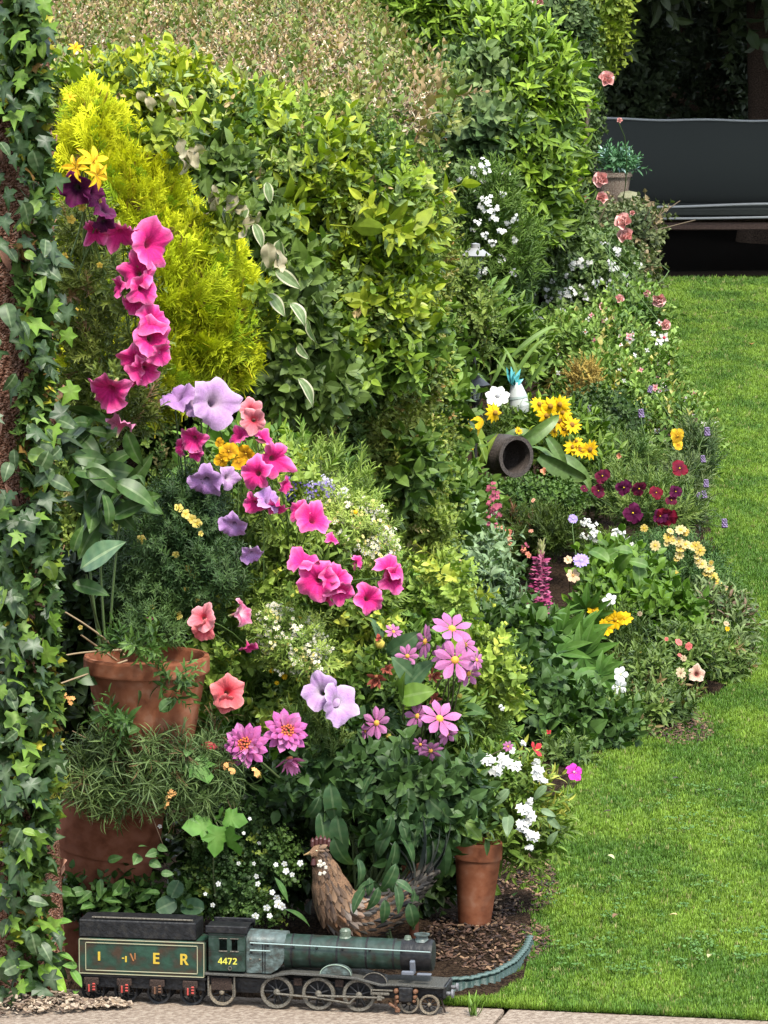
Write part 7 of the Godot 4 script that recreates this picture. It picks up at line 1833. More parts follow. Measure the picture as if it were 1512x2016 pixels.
	blooms(tw, "flower", hot, PETAL, [[Vector3(-0.71, 1.841, -13.4), 0.072, Vector3(-0.6, -0.6, 1)], [Vector3(-0.645, 1.836, -13.4), 0.092, Vector3(0.2, -0.8, 0.9)], [Vector3(-0.568, 1.811, -13.4), 0.119, Vector3(0.8, 0.1, 0.9)], [Vector3(-0.605, 1.746, -13.38), 0.099, Vector3(-0.2, 0.3, 1)], [Vector3(-0.589, 1.707, -13.36), 0.089, Vector3(0.6, 0.1, 1)], [Vector3(-0.653, 1.707, -13.4), 0.06, Vector3(-0.8, 0.1, 0.5)], [Vector3(-0.615, 1.665, -13.38), 0.07, Vector3(-0.3, -0.7, 0.9)], [Vector3(-0.564, 1.63, -13.38), 0.097, Vector3(0.6, 0.5, 0.8)], [Vector3(-0.568, 1.585, -13.37), 0.107, Vector3(0.4, 0.2, 1)], [Vector3(-0.543, 1.548, -13.36), 0.087, Vector3(0.9, -0.3, 0.7)], [Vector3(-0.616, 1.527, -13.38), 0.082, Vector3(-0.6, -0.2, 1)], [Vector3(-0.588, 1.503, -13.37), 0.082, Vector3(0.1, -0.4, 1)], [Vector3(-0.604, 1.47, -13.39), 0.055, Vector3(0.1, -1, 0.5)], [Vector3(-0.676, 1.455, -13.35), 0.114, Vector3(-0.4, -0.5, 1)]], 0.3, 0.1, Vector3(-0.66, 1.517, -13.6), 0.002)
	blooms(tw, "hanging_flower", [petunia(Color(0.5, 0.12, 0.26), Color(0.55, 0.2, 0.32), Color(0.4, 0.05, 0.12), 0.2, 1.4)], PETAL, [[Vector3(-0.644, 1.376, -13.36), 0.077, Vector3(0.3, 0.9, -0.3)]], 0.2, 0.0)
	blooms(tw, "small_flower", [daisy(5, 0.9, 0.7, 2, Color(0.55, 0.36, 0.04), Color(0.68, 0.5, 0.1), 0.1, Color(0.4, 0.2, 0.02))], PETAL, [[Vector3(-0.751, 1.917, -13.35), 0.025], [Vector3(-0.737, 1.907, -13.35), 0.027], [Vector3(-0.764, 1.877, -13.35), 0.032], [Vector3(-0.695, 1.765, -13.35), 0.02], [Vector3(-0.695, 1.923, -13.35), 0.022], [Vector3(-0.78, 1.786, -13.35), 0.025], [Vector3(-0.753, 1.655, -13.35), 0.015]], 0.6, 0.2)
	# --- big leaves left
	var bl := plant("big_leaf_plant", "clump of large glossy dark leaves beside the ivy under the pink petunia tower", "plant", Vector3(-0.692, 0.764, -13.5))
	var bm := blades([1.0], 0.42, 0, 0.18, [0.3, 0.6, 0.9, 1.1], Color(0.03, 0.075, 0.015), Color(0.055, 0.115, 0.02), 0.14)
	var bb := [[Vector3(-0.714, 1.274, -13.5), Vector3(0.088, 0.075, 0.1)], [Vector3(-0.651, 1.198, -13.5), Vector3(0.1, 0.088, 0.1)], [Vector3(-0.702, 1.121, -13.5), Vector3(0.075, 0.088, 0.1)], [Vector3(-0.739, 1.338, -13.5), Vector3(0.05, 0.063, 0.08)]]
	leaves(bl, bm, GLOSS, leaf_spots(bb, 46, 0.075, 0.13, 0.15), 0.0)
	leaves(bl, bm, GLOSS, [[Vector3(-0.714, 1.257, -13.38), 0.112, Vector3(1, 0.1, 0.3)], [Vector3(-0.621, 1.305, -13.4), 0.099, Vector3(0.3, -1, 0.4)], [Vector3(-0.608, 1.207, -13.38), 0.124, Vector3(1, -0.3, 0.4)], [Vector3(-0.67, 1.165, -13.36), 0.099, Vector3(0.2, 1, 0.2)], [Vector3(-0.721, 1.286, -13.4), 0.099, Vector3(1, 0, 0.1)], [Vector3(-0.688, 1.234, -13.36), 0.112, Vector3(0.9, -0.5, 0.4)], [Vector3(-0.628, 1.16, -13.4), 0.112, Vector3(0.9, 0.5, 0.2)], [Vector3(-0.707, 1.178, -13.36), 0.087, Vector3(-0.1, 1, 0.4)]], 0.0)
	leaves(bl, blades([1.0], 0.62, 0, 0.15, [0.2], Color(0.05, 0.12, 0.05), Color(0.11, 0.2, 0.1), 0.35), GLOSS, [[Vector3(-0.692, 1.06, -13.3), 0.136, Vector3(0.8, 0.6, 0.2)]], 0.0)
	leaves(bl, bm, GLOSS, [[Vector3(-0.719, 0.975, -13.32), 0.099, Vector3(1, -0.1, 0.2)], [Vector3(-0.712, 0.76, -13.28), 0.104, Vector3(1, 0.08, 0.1)], [Vector3(-0.757, 1.092, -13.34), 0.074, Vector3(0.2, 1, 0.2)]], 0.0)
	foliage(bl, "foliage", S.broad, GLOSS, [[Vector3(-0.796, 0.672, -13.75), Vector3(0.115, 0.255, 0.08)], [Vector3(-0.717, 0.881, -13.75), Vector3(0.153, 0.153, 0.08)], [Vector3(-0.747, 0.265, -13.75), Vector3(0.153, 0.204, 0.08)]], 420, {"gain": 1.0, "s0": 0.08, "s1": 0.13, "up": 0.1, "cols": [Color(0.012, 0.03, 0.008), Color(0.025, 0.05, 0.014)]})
	stems(bl, [[Vector3(-0.692, 0.776, -13.5), Vector3(-0.733, 1.002, -13.35)], [Vector3(-0.692, 0.776, -13.5), Vector3(-0.699, 1.217, -13.45)], [Vector3(-0.686, 0.776, -13.5), Vector3(-0.649, 1.153, -13.45)], [Vector3(-0.705, 0.776, -13.5), Vector3(-0.736, 1.28, -13.45)]], 0.004, Color(0.06, 0.1, 0.03), "stem", 0.06)
	var rm := plant("feathery_dark_plant", "dark narrow leaved plant growing out of the large rimmed pot", "plant", Vector3(-0.579, 0.635, -13.5))
	foliage(rm, "foliage", S.fine, LEAF, [[Vector3(-0.555, 1.031, -13.6), Vector3(0.139, 0.101, 0.12)], [Vector3(-0.492, 1.119, -13.62), Vector3(0.101, 0.088, 0.12)], [Vector3(-0.453, 0.97, -13.58), Vector3(0.113, 0.101, 0.12)], [Vector3(-0.607, 0.941, -13.6), Vector3(0.101, 0.076, 0.1)], [Vector3(-0.577, 0.853, -13.5), Vector3(0.088, 0.05, 0.1)]], 760, {"s0": 0.06, "s1": 0.1, "up": 0.45, "cols": [Color(0.025, 0.06, 0.025), Color(0.07, 0.13, 0.05)]})
	blooms(rm, "yellow_flower", [daisy(5, 0.9, 0.8, 2, Color(0.62, 0.45, 0.05), Color(0.74, 0.6, 0.2), 0.1, Color(0.5, 0.26, 0.02))], PETAL, [[Vector3(-0.51, 1.147, -13.5), 0.03], [Vector3(-0.493, 1.132, -13.5), 0.033], [Vector3(-0.477, 1.119, -13.5), 0.03], [Vector3(-0.465, 1.109, -13.5), 0.03], [Vector3(-0.486, 0.996, -13.5), 0.028], [Vector3(-0.476, 0.981, -13.5), 0.028], [Vector3(-0.604, 1.068, -13.5), 0.028], [Vector3(-0.518, 1.03, -13.5), 0.023], [Vector3(-0.493, 0.943, -13.5), 0.018], [Vector3(-0.466, 0.917, -13.5), 0.02], [Vector3(-0.514, 0.876, -13.5), 0.028], [Vector3(-0.533, 0.872, -13.5), 0.02], [Vector3(-0.757, 0.847, -13.5), 0.015], [Vector3(-0.456, 1.083, -13.5), 0.02], [Vector3(-0.577, 0.898, -13.5), 0.015]], 0.6, 0.2)
	stems(rm, [[Vector3(-0.662, 0.779, -13.4), Vector3(-0.744, 0.858, -13.3)], [Vector3(-0.634, 0.787, -13.35), Vector3(-0.792, 0.746, -13.25)], [Vector3(-0.647, 0.813, -13.35), Vector3(-0.779, 0.816, -13.25)], [Vector3(-0.641, 0.798, -13.36), Vector3(-0.816, 0.94, -13.26)]], 0.003, Color(0.25, 0.18, 0.1), "dry_stem", 0.08)
	foliage(rm, "pot_rim_foliage", S.lance, LEAF, [[Vector3(-0.597, 0.846, -13.22), Vector3(0.086, 0.032, 0.06)], [Vector3(-0.516, 0.755, -13.2), Vector3(0.049, 0.044, 0.05)], [Vector3(-0.639, 0.664, -13.18), Vector3(0.049, 0.037, 0.05)]], 46, {"s0": 0.05, "s1": 0.09, "up": 0.0, "cols": [Color(0.04, 0.09, 0.025), Color(0.08, 0.15, 0.04)]})
	# --- lilac and pink petunias
	var li := plant("lilac_petunia", "pale lilac petunias just right of the hot pink tower", "petunia", Vector3(-0.438, 0.7, -13.9), "petunias in the front of the bed")
	blooms(li, "flower", lilac, PETAL, [[Vector3(-0.518, 1.415, -13.6), 0.091, Vector3(-0.4, 0.9, 0.6)], [Vector3(-0.471, 1.4, -13.6), 0.088, Vector3(-0.2, 0.4, 1)], [Vector3(-0.42, 1.408, -13.55), 0.131, Vector3(0.5, 0.35, 1)], [Vector3(-0.442, 1.211, -13.5), 0.098, Vector3(-0.1, -0.5, 1)], [Vector3(-0.387, 1.221, -13.52), 0.07, Vector3(0.7, 0.2, 0.8)], [Vector3(-0.373, 1.108, -13.45), 0.085, Vector3(-0.2, -0.5, 1)], [Vector3(-0.327, 1.037, -13.45), 0.062, Vector3(0.2, -0.6, 0.9)], [Vector3(-0.285, 1.166, -13.5), 0.075, Vector3(0.6, 0.6, 0.6)]], 0.3, 0.1, Vector3(-0.425, 0.898, -13.9), 0.002)
	stems(li, [[Vector3(-0.495, 1.121, -13.7), Vector3(-0.524, 1.384, -13.65)], [Vector3(-0.482, 1.121, -13.7), Vector3(-0.427, 1.388, -13.62)], [Vector3(-0.456, 1.095, -13.7), Vector3(-0.459, 1.387, -13.63)], [Vector3(-0.482, 1.017, -13.7), Vector3(-0.505, 1.32, -13.65)]], 0.003, Color(0.08, 0.12, 0.04), "tall_stem", 0.03)
	var hp := plant("hot_pink_petunias", "hot pink petunias in the middle of the front bed around the orange pansies", "petunia", Vector3(-0.243, 0.7, -13.9), "petunias in the front of the bed")
	foliage(hp, "foliage", S.lance, LEAF, [[Vector3(-0.395, 1.134, -13.8), Vector3(0.102, 0.115, 0.12)], [Vector3(-0.279, 1.03, -13.8), Vector3(0.102, 0.102, 0.12)], [Vector3(-0.176, 0.978, -13.8), Vector3(0.102, 0.077, 0.12)], [Vector3(-0.072, 0.86, -13.8), Vector3(0.102, 0.064, 0.1)]], 260, {"s0": 0.06, "s1": 0.11, "up": 0.4, "cols": [Color(0.07, 0.12, 0.03), Color(0.16, 0.24, 0.05)]})
	blooms(hp, "flower", hot, PETAL, [[Vector3(-0.476, 1.313, -13.55), 0.073, Vector3(-0.3, -0.2, 1)], [Vector3(-0.47, 1.273, -13.56), 0.043, Vector3(0, -0.8, 1)], [Vector3(-0.273, 1.262, -13.55), 0.096, Vector3(0.4, -0.1, 1)], [Vector3(-0.317, 1.233, -13.5), 0.093, Vector3(-0.3, 0.1, 1)], [Vector3(-0.323, 1.157, -13.5), 0.063, Vector3(-0.3, -0.4, 1)], [Vector3(-0.21, 1.137, -13.5), 0.063, Vector3(-0.5, 0.5, 1)], [Vector3(-0.174, 1.124, -13.48), 0.088, Vector3(0.3, 0.6, 0.8)], [Vector3(-0.197, 1.023, -13.45), 0.092, Vector3(0.1, 1, 0.5)], [Vector3(-0.165, 0.977, -13.42), 0.107, Vector3(-0.2, 0.1, 1)], [Vector3(-0.118, 0.978, -13.43), 0.1, Vector3(0.4, 0.4, 0.9)], [Vector3(-0.108, 0.948, -13.42), 0.075, Vector3(0.1, -0.5, 1)], [Vector3(-0.038, 0.925, -13.45), 0.085, Vector3(0.4, 0.1, 1)], [Vector3(0.015, 0.996, -13.5), 0.083, Vector3(0.5, 0.8, 0.5)], [Vector3(0.024, 0.968, -13.5), 0.08, Vector3(0.7, 0.1, 0.8)], [Vector3(-0.336, 0.803, -13.45), 0.05, Vector3(0.3, -0.9, 0.5)], [Vector3(-0.363, 1.316, -13.6), 0.056, Vector3(-0.6, 0.6, 0.6)], [Vector3(-0.509, 1.285, -13.62), 0.05, Vector3(-0.9, 0.1, 0.5)], [Vector3(-0.246, 1.197, -13.56), 0.05, Vector3(0.8, -0.2, 0.6)], [Vector3(-0.128, 1.061, -13.55), 0.045, Vector3(0.5, 0.8, 0.4)], [Vector3(-0.266, 1.147, -13.5), 0.058, Vector3(-0.2, -0.8, 0.6)], [Vector3(-0.065, 1.01, -13.52), 0.045, Vector3(0.8, 0.5, 0.4)], [Vector3(-0.146, 0.929, -13.44), 0.055, Vector3(-0.5, -0.7, 0.6)], [Vector3(-0.3, 1.313, -13.6), 0.05, Vector3(0.6, 0.7, 0.5)]], 0.3, 0.1, Vector3(-0.229, 0.832, -13.9), 0.002)
	blooms(hp, "coral_flower", coral, PETAL, [[Vector3(-0.335, 1.384, -13.6), 0.063, Vector3(0.1, 0.5, 1)], [Vector3(-0.327, 1.356, -13.58), 0.071, Vector3(-0.1, 0, 1)], [Vector3(-0.382, 0.717, -13.3), 0.091, Vector3(0.3, 0.3, 1)], [Vector3(-0.39, 0.688, -13.3), 0.062, Vector3(0.1, -0.4, 1)], [Vector3(-0.448, 0.895, -13.35), 0.074, Vector3(-0.3, 0.4, 1)], [Vector3(-0.443, 0.863, -13.35), 0.062, Vector3(0.4, -0.4, 1)]], 0.3, 0.1, Vector3(-0.355, 0.693, -13.7), 0.002)
	blooms(hp, "striped_flower", striped, PETAL, [[Vector3(-0.349, 0.9, -13.4), 0.077, Vector3(0.9, 0.3, 0.4)]], 0.1, 0.0)
	blooms(hp, "dark_bud", [petal_mesh(1.6, 0.6, 1, 0.8, 0.2, Color(0.16, 0.04, 0.06), Color(0.22, 0.06, 0.09))], PETAL, [[Vector3(-0.566, 0.887, -13.4), 0.037, Vector3(0.6, -0.5, 1)], [Vector3(-0.292, 1.304, -13.55), 0.045, Vector3(0.1, 0.2, 1)], [Vector3(-0.209, 1.001, -13.45), 0.025, Vector3(0, 0, 1)], [Vector3(-0.073, 0.988, -13.5), 0.03, Vector3(0, 0, 1)]], 0.3, 0.0)
	var op := plant("orange_pansies", "golden orange pansies with dark faces among the pink petunias", "pansies", Vector3(-0.382, 0.854, -13.75))
	blooms(op, "flower", [pansy(Color(0.7, 0.3, 0.005), Color(0.78, 0.42, 0.01), Color(0.12, 0.03, 0.0))], PETAL, [[Vector3(-0.387, 1.283, -13.55), 0.058], [Vector3(-0.344, 1.277, -13.55), 0.055], [Vector3(-0.405, 1.262, -13.55), 0.045], [Vector3(-0.362, 1.255, -13.55), 0.045], [Vector3(-0.41, 1.306, -13.55), 0.03], [Vector3(-0.305, 1.262, -13.55), 0.028], [Vector3(-0.264, 1.14, -13.55), 0.02]], 0.4, 0.1, Vector3(-0.381, 0.985, -13.75))
	var fv := plant("feverfew", "feverfew with masses of tiny cream and yellow flowers left of the silvery plant", "feverfew", Vector3(-0.101, 0.72, -14.2))
	var fvb := [[Vector3(-0.073, 1.049, -13.85), Vector3(0.084, 0.08, 0.1)], [Vector3(-0.125, 1.082, -13.9), Vector3(0.052, 0.052, 0.08)], [Vector3(-0.021, 0.997, -13.85), Vector3(0.051, 0.064, 0.08)], [Vector3(-0.217, 0.799, -13.52), Vector3(0.075, 0.078, 0.08)], [Vector3(-0.275, 0.833, -13.55), Vector3(0.05, 0.063, 0.07)], [Vector3(-0.185, 0.764, -13.5), Vector3(0.05, 0.05, 0.07)]]
	foliage(fv, "foliage", S.fine, LEAF, fvb, 460, {"gain": 2.0, "s0": 0.06, "s1": 0.1, "up": 0.4, "cols": [Color(0.1, 0.16, 0.04), Color(0.2, 0.26, 0.07)]})
	var tiny := [star_cluster(4, 0.7, 6, 0.34, 0.2, Color(0.72, 0.7, 0.52), Color(0.6, 0.4, 0.04)), star_cluster(5, 0.7, 5, 0.32, 0.2, Color(0.72, 0.7, 0.6), Color(0.6, 0.45, 0.1)), star_cluster(4, 0.7, 6, 0.3, 0.22, Color(0.66, 0.6, 0.22), Color(0.6, 0.4, 0.04))]
	blooms(fv, "flower_head", tiny, PETAL, scatter(fvb, 290, 0.026, 0.044), 0.6, 0.3)
	blooms(fv, "button_flower", [daisy(9, 0.5, 0.3, 2, Color(0.65, 0.4, 0.01), Color(0.7, 0.45, 0.02), 0.6, Color(0.7, 0.42, 0.01))], PETAL, [[Vector3(-0.185, 0.853, -13.52), 0.02], [Vector3(-0.17, 0.753, -13.52), 0.02], [Vector3(-0.281, 0.735, -13.52), 0.02], [Vector3(-0.249, 0.719, -13.52), 0.023], [Vector3(-0.213, 0.712, -13.52), 0.02], [Vector3(-0.268, 0.703, -13.52), 0.02], [Vector3(-0.515, 0.872, -13.52), 0.025], [Vector3(-0.47, 0.869, -13.52), 0.018], [Vector3(-0.071, 1.134, -13.52), 0.018], [Vector3(-0.21, 0.869, -13.52), 0.015]], 0.4, 0.3)
	var lo := plant("lobelia", "violet blue lobelia in the gap above the feverfew", "lobelia", Vector3(-0.206, 0.802, -14.1))
	foliage(lo, "foliage", S.narrow, LEAF, [[Vector3(-0.191, 1.122, -14), Vector3(0.078, 0.047, 0.08)]], 70, {"s0": 0.05, "s1": 0.08, "cols": [Color(0.08, 0.1, 0.06), Color(0.14, 0.17, 0.1)]})
	blooms(lo, "flower_head", [star_cluster(6, 0.8, 5, 0.28, 0.16, Color(0.2, 0.13, 0.45), Color(0, 0, 0, 0)), star_cluster(5, 0.8, 5, 0.26, 0.16, Color(0.5, 0.45, 0.6), Color(0, 0, 0, 0))], PETAL, scatter([[Vector3(-0.19, 1.137, -13.9), Vector3(0.071, 0.044, 0.05)]], 34, 0.025, 0.04), 0.6, 0.3)
	blooms(lo, "white_flower", [star_cluster(1, 0.0, 5, 0.9, 0.7, Color(0.7, 0.68, 0.68), Color(0.3, 0.2, 0.3))], PETAL, [[Vector3(-0.101, 1.146, -13.85), 0.031], [Vector3(-0.114, 1.135, -13.85), 0.021], [Vector3(-0.251, 1.173, -13.85), 0.023]], 0.3, 0.3)
	front_right()


func front_right() -> void:
	var g := [Color(0.05, 0.09, 0.025), Color(0.11, 0.18, 0.035)]
	# --- dahlias and their dark leaves
	var da := plant("dahlia", "leafy dahlia with two large pink orange centred double flowers", "dahlia", Vector3(-0.175, 0.019, -13.6))
	var fb := [[Vector3(-0.173, 0.461, -13.5), Vector3(0.1, 0.069, 0.1)], [Vector3(0.005, 0.455, -13.5), Vector3(0.138, 0.075, 0.12)], [Vector3(0.068, 0.361, -13.45), Vector3(0.1, 0.087, 0.1)], [Vector3(0.145, 0.403, -13.5), Vector3(0.1, 0.1, 0.1)], [Vector3(-0.071, 0.497, -13.55), Vector3(0.151, 0.063, 0.1)]]
	var dm := blades([1.0], 0.44, 0, 0.16, [0.5, 0.8, 1.1, 1.4], Color(0.025, 0.06, 0.022), Color(0.05, 0.105, 0.038), 0.12)
	leaves(da, dm, LEAF, leaf_spots(fb, 210, 0.065, 0.115, 0.5), 0.0)
	foliage(da, "foliage", S.broad, LEAF, fb, 240, {"s0": 0.08, "s1": 0.14, "up": -0.1, "cols": [Color(0.02, 0.05, 0.018), Color(0.05, 0.1, 0.035)]})
	leaves(da, dm, LEAF, [[Vector3(-0.127, 0.424, -13.32), 0.123, Vector3(0.1, -1, 0.3)], [Vector3(-0.146, 0.356, -13.34), 0.111, Vector3(0.25, -1, 0.2)], [Vector3(-0.11, 0.354, -13.3), 0.111, Vector3(0.1, -1, 0.2)], [Vector3(-0.171, 0.409, -13.33), 0.086, Vector3(-0.3, -1, 0.2)], [Vector3(-0.014, 0.332, -13.3), 0.091, Vector3(-0.7, -0.8, 0.2)], [Vector3(0.03, 0.287, -13.3), 0.111, Vector3(0.05, -1, 0.2)], [Vector3(0.074, 0.325, -13.3), 0.094, Vector3(0.8, -0.7, 0.2)], [Vector3(0.018, 0.368, -13.28), 0.086, Vector3(0, -1, 0.3)], [Vector3(-0.014, 0.37, -13.3), 0.067, Vector3(-0.2, -1, 0.3)], [Vector3(0.055, 0.364, -13.3), 0.069, Vector3(0.4, -1, 0.3)], [Vector3(0.143, 0.405, -13.35), 0.111, Vector3(0.8, -0.8, 0.2)], [Vector3(0.125, 0.279, -13.34), 0.136, Vector3(0.1, -1, 0.2)], [Vector3(0.146, 0.29, -13.35), 0.111, Vector3(0.2, -1, 0.2)], [Vector3(0.062, 0.416, -13.36), 0.099, Vector3(0, -1, 0.2)], [Vector3(-0.069, 0.238, -13.1), 0.073, Vector3(-0.7, -0.8, 0.4)], [Vector3(-0.02, 0.232, -13.1), 0.073, Vector3(-0.2, -1, 0.3)], [Vector3(0.042, 0.234, -13.12), 0.078, Vector3(0.4, -1, 0.3)], [Vector3(-0.109, 0.339, -13.1), 0.109, Vector3(0.25, -1, 0.2)], [Vector3(0.005, 0.197, -13.12), 0.073, Vector3(0.1, -1, 0.2)], [Vector3(0.073, 0.18, -13.14), 0.085, Vector3(0.3, -1, 0.2)], [Vector3(-0.045, 0.297, -13.12), 0.085, Vector3(0.5, -0.9, 0.3)], [Vector3(0.017, 0.276, -13.13), 0.092, Vector3(-0.3, -1, 0.3)], [Vector3(-0.035, 0.234, -13.26), 0.054, Vector3(0, -1, 0.4)], [Vector3(-0.014, 0.229, -13.26), 0.049, Vector3(0.4, -0.6, 0.4)], [Vector3(0.055, 0.242, -13.26), 0.062, Vector3(1, -0.3, 0.3)], [Vector3(0.02, 0.234, -13.26), 0.044, Vector3(-0.1, -1, 0.3)], [Vector3(-0.051, 0.249, -13.27), 0.069, Vector3(-1, 0.1, 0.4)], [Vector3(0.08, 0.185, -13.3), 0.086, Vector3(0.1, -1, 0.2)], [Vector3(0.036, 0.172, -13.3), 0.074, Vector3(-0.1, -1, 0.2)]], 0.0)
	leaves(da, blades([1.0], 0.62, 0, 0.15, [0.4], Color(0.09, 0.17, 0.02), Color(0.13, 0.22, 0.025), 0.12), LEAF, [[Vector3(0.207, 0.368, -13.4), 0.114, Vector3(0.75, -0.6, 0.4)], [Vector3(0.268, 0.109, -13.9), 0.083, Vector3(0.9, -0.5, 0.3)], [Vector3(0.081, 0.68, -13.5), 0.1, Vector3(0.9, 0.3, 0.3)], [Vector3(0.043, 0.699, -13.5), 0.075, Vector3(-0.1, 1, 0.2)]], 0.0, "yellow_green_leaf")
	var ds := []
	for i in 14:
		ds.append([Vector3(Vector3(-0.072, 0.238, -13.55).x + rf(-0.1, 0.15), rf(0.02, 0.1), -13.6), Vector3(-0.122, 0.39, -13.5) + Vector3(i * 0.0225, (i % 3) * -0.035, 0)])
	ds.append([Vector3(-0.123, 0.316, -13.55), Vector3(-0.34, 0.552, -13.4)])
	ds.append([Vector3(-0.11, 0.316, -13.55), Vector3(-0.239, 0.582, -13.4)])
	stems(da, ds, 0.0045, Color(0.07, 0.1, 0.035), "stem", 0.08)
	var pk := [petal_mesh(0.92, 0.42, 2, -0.35, 0.3, Color(0.42, 0.07, 0.17), Color(0.38, 0.1, 0.3), 5), petal_mesh(0.92, 0.38, 2, -0.4, 0.6, Color(0.42, 0.06, 0.17), Color(0.36, 0.09, 0.28), 5), petal_mesh(0.88, 0.42, 2, 0.35, 0.1, Color(0.44, 0.1, 0.2), Color(0.42, 0.15, 0.34), 5)]
	var dc := begin()
	for i in 46:
		var a := i * 2.4
		var r := 0.05 + 0.36 * sqrt(i / 46.0)
		dome_at(dc, Vector3(cos(a) * r, sin(a) * r, 0.42 - r * 0.6), Vector3(cos(a) * r * 2.0, sin(a) * r * 2.0, 1), 0.065, Color(0.7, 0.22, 0.04).lerp(Color(0.6, 0.08, 0.08), rng.randf()))
	var dah := petalled("flower", 11, 3, pk, PETAL, finish(dc), 0.08, 0.25)
	blooms(da, "flower", [dah], PETAL, [[Vector3(-0.34, 0.588, -13.28), 0.131, Vector3(-0.2, 0.35, 1)], [Vector3(-0.24, 0.618, -13.3), 0.128, Vector3(0.25, 0.5, 1)]], 0.1, 0.2)
	blooms(da, "fading_flower", [daisy(14, 0.95, 0.4, 1, Color(0.55, 0.14, 0.3), Color(0.6, 0.2, 0.42), 0.2, Color(0.6, 0.2, 0.1), 0.9)], PETAL, [[Vector3(-0.234, 0.541, -13.36), 0.086, Vector3(0.3, -0.8, 0.6)], [Vector3(-0.397, 0.573, -13.34), 0.049, Vector3(-0.7, 0.1, 0.5)]], 0.1, 0.0)
	var rbm := begin()
	lathe(rbm, [Vector2(0, -0.9), Vector2(0.4, -0.6), Vector2(0.55, 0.0), Vector2(0.4, 0.6), Vector2(0, 1.0)], 12, Transform3D(), Color(0.4, 0.05, 0.06))
	blooms(da, "red_bud", [finish(rbm)], PETAL, [[Vector3(-0.432, 0.583, -13.28), 0.049, Vector3(0, 0.3, 1)]], 0.1, 0.0)
	# --- single pink flowers
	var cs := plant("pink_single_dahlias", "airy plant with single pale pink open petalled flowers in the centre front", "dahlia", Vector3(0.097, 0.236, -13.9))
	var cb := [[Vector3(0.057, 0.647, -13.9), Vector3(0.103, 0.09, 0.12)], [Vector3(0.135, 0.576, -13.85), Vector3(0.103, 0.077, 0.12)], [Vector3(-0.021, 0.692, -13.95), Vector3(0.091, 0.078, 0.12)], [Vector3(0.005, 0.585, -13.8), Vector3(0.09, 0.064, 0.1)], [Vector3(-0.072, 0.541, -13.75), Vector3(0.089, 0.064, 0.1)]]
	foliage(cs, "foliage", S.lance, LEAF, cb, 300, {"s0": 0.08, "s1": 0.14, "up": 0.4, "cols": [Color(0.05, 0.1, 0.025), Color(0.12, 0.2, 0.035)]})
	leaves(cs, blades([1.0], 0.46, 0, 0.18, [0.4, 0.8], Color(0.04, 0.09, 0.03), Color(0.08, 0.15, 0.05), 0.12), LEAF, leaf_spots(cb, 60, 0.06, 0.11, 0.2), 0.0)
	leaves(cs, blades([1.0], 0.6, 0, 0.18, [0.5], Color(0.045, 0.1, 0.045), Color(0.08, 0.15, 0.07), 0.12), LEAF, [[Vector3(0.084, 0.715, -13.6), 0.114, Vector3(0.5, 0.8, 0.3)], [Vector3(0.056, 0.722, -13.6), 0.101, Vector3(-0.5, 0.6, 0.4)], [Vector3(0.05, 0.779, -13.65), 0.106, Vector3(0.8, 0.5, 0.3)], [Vector3(-0.014, 0.81, -13.7), 0.076, Vector3(-0.2, 1, 0.2)]], 0.0)
	var pp := [petal_mesh(0.98, 0.46, 2, -0.25, 0.25, Color(0.34, 0.08, 0.22), Color(0.42, 0.18, 0.34), 5), petal_mesh(0.95, 0.44, 2, -0.3, 0.6, Color(0.32, 0.08, 0.2), Color(0.38, 0.14, 0.3), 5)]
	var pc := begin()
	dome(pc, Vector3.ZERO, 0.2, 0.16, Color(0.68, 0.34, 0.06), 12)
	var single := petalled("flower", 8, 1, pp, PETAL, finish(pc), 0.3, 0.15)
	blooms(cs, "flower", [single], PETAL, [[Vector3(0.145, 0.764, -13.58), 0.063, Vector3(-0.5, 0.5, 0.7)], [Vector3(0.231, 0.764, -13.5), 0.058, Vector3(0.8, 0.3, 0.5)], [Vector3(-0.046, 0.584, -13.5), 0.05, Vector3(-0.8, 0.2, 0.5)], [Vector3(0.157, 0.586, -13.45), 0.063, Vector3(0.6, -0.3, 0.8)], [Vector3(0.17, 0.835, -13.55), 0.106, Vector3(0.2, 0.9, 0.7)], [Vector3(0.202, 0.793, -13.56), 0.08, Vector3(0.6, 0.8, 0.6)], [Vector3(0.177, 0.764, -13.5), 0.115, Vector3(0.1, 0.3, 1)], [Vector3(0.211, 0.727, -13.52), 0.075, Vector3(0.5, -0.4, 1)], [Vector3(0.105, 0.795, -13.6), 0.091, Vector3(-0.9, 0.2, 0.5)], [Vector3(0.059, 0.755, -13.62), 0.063, Vector3(-0.3, 0.4, 1)], [Vector3(0.024, 0.805, -13.7), 0.051, Vector3(0.2, 0.8, 0.6)], [Vector3(0.138, 0.624, -13.45), 0.115, Vector3(0.4, 0.7, 0.7)], [Vector3(0.084, 0.622, -13.5), 0.08, Vector3(-0.7, 0.3, 0.6)], [Vector3(-0.018, 0.608, -13.48), 0.083, Vector3(-0.5, 0.3, 0.9)], [Vector3(0.116, 0.549, -13.42), 0.075, Vector3(0.2, -0.6, 1)], [Vector3(0.091, 0.561, -13.44), 0.05, Vector3(-0.4, -0.3, 1)], [Vector3(0.317, 0.493, -13.8), 0.031, Vector3(0, 0.5, 1)]], 0.1, 0.1, Vector3(0.097, 0.365, -13.85), 0.0025, Color(0.09, 0.08, 0.04))
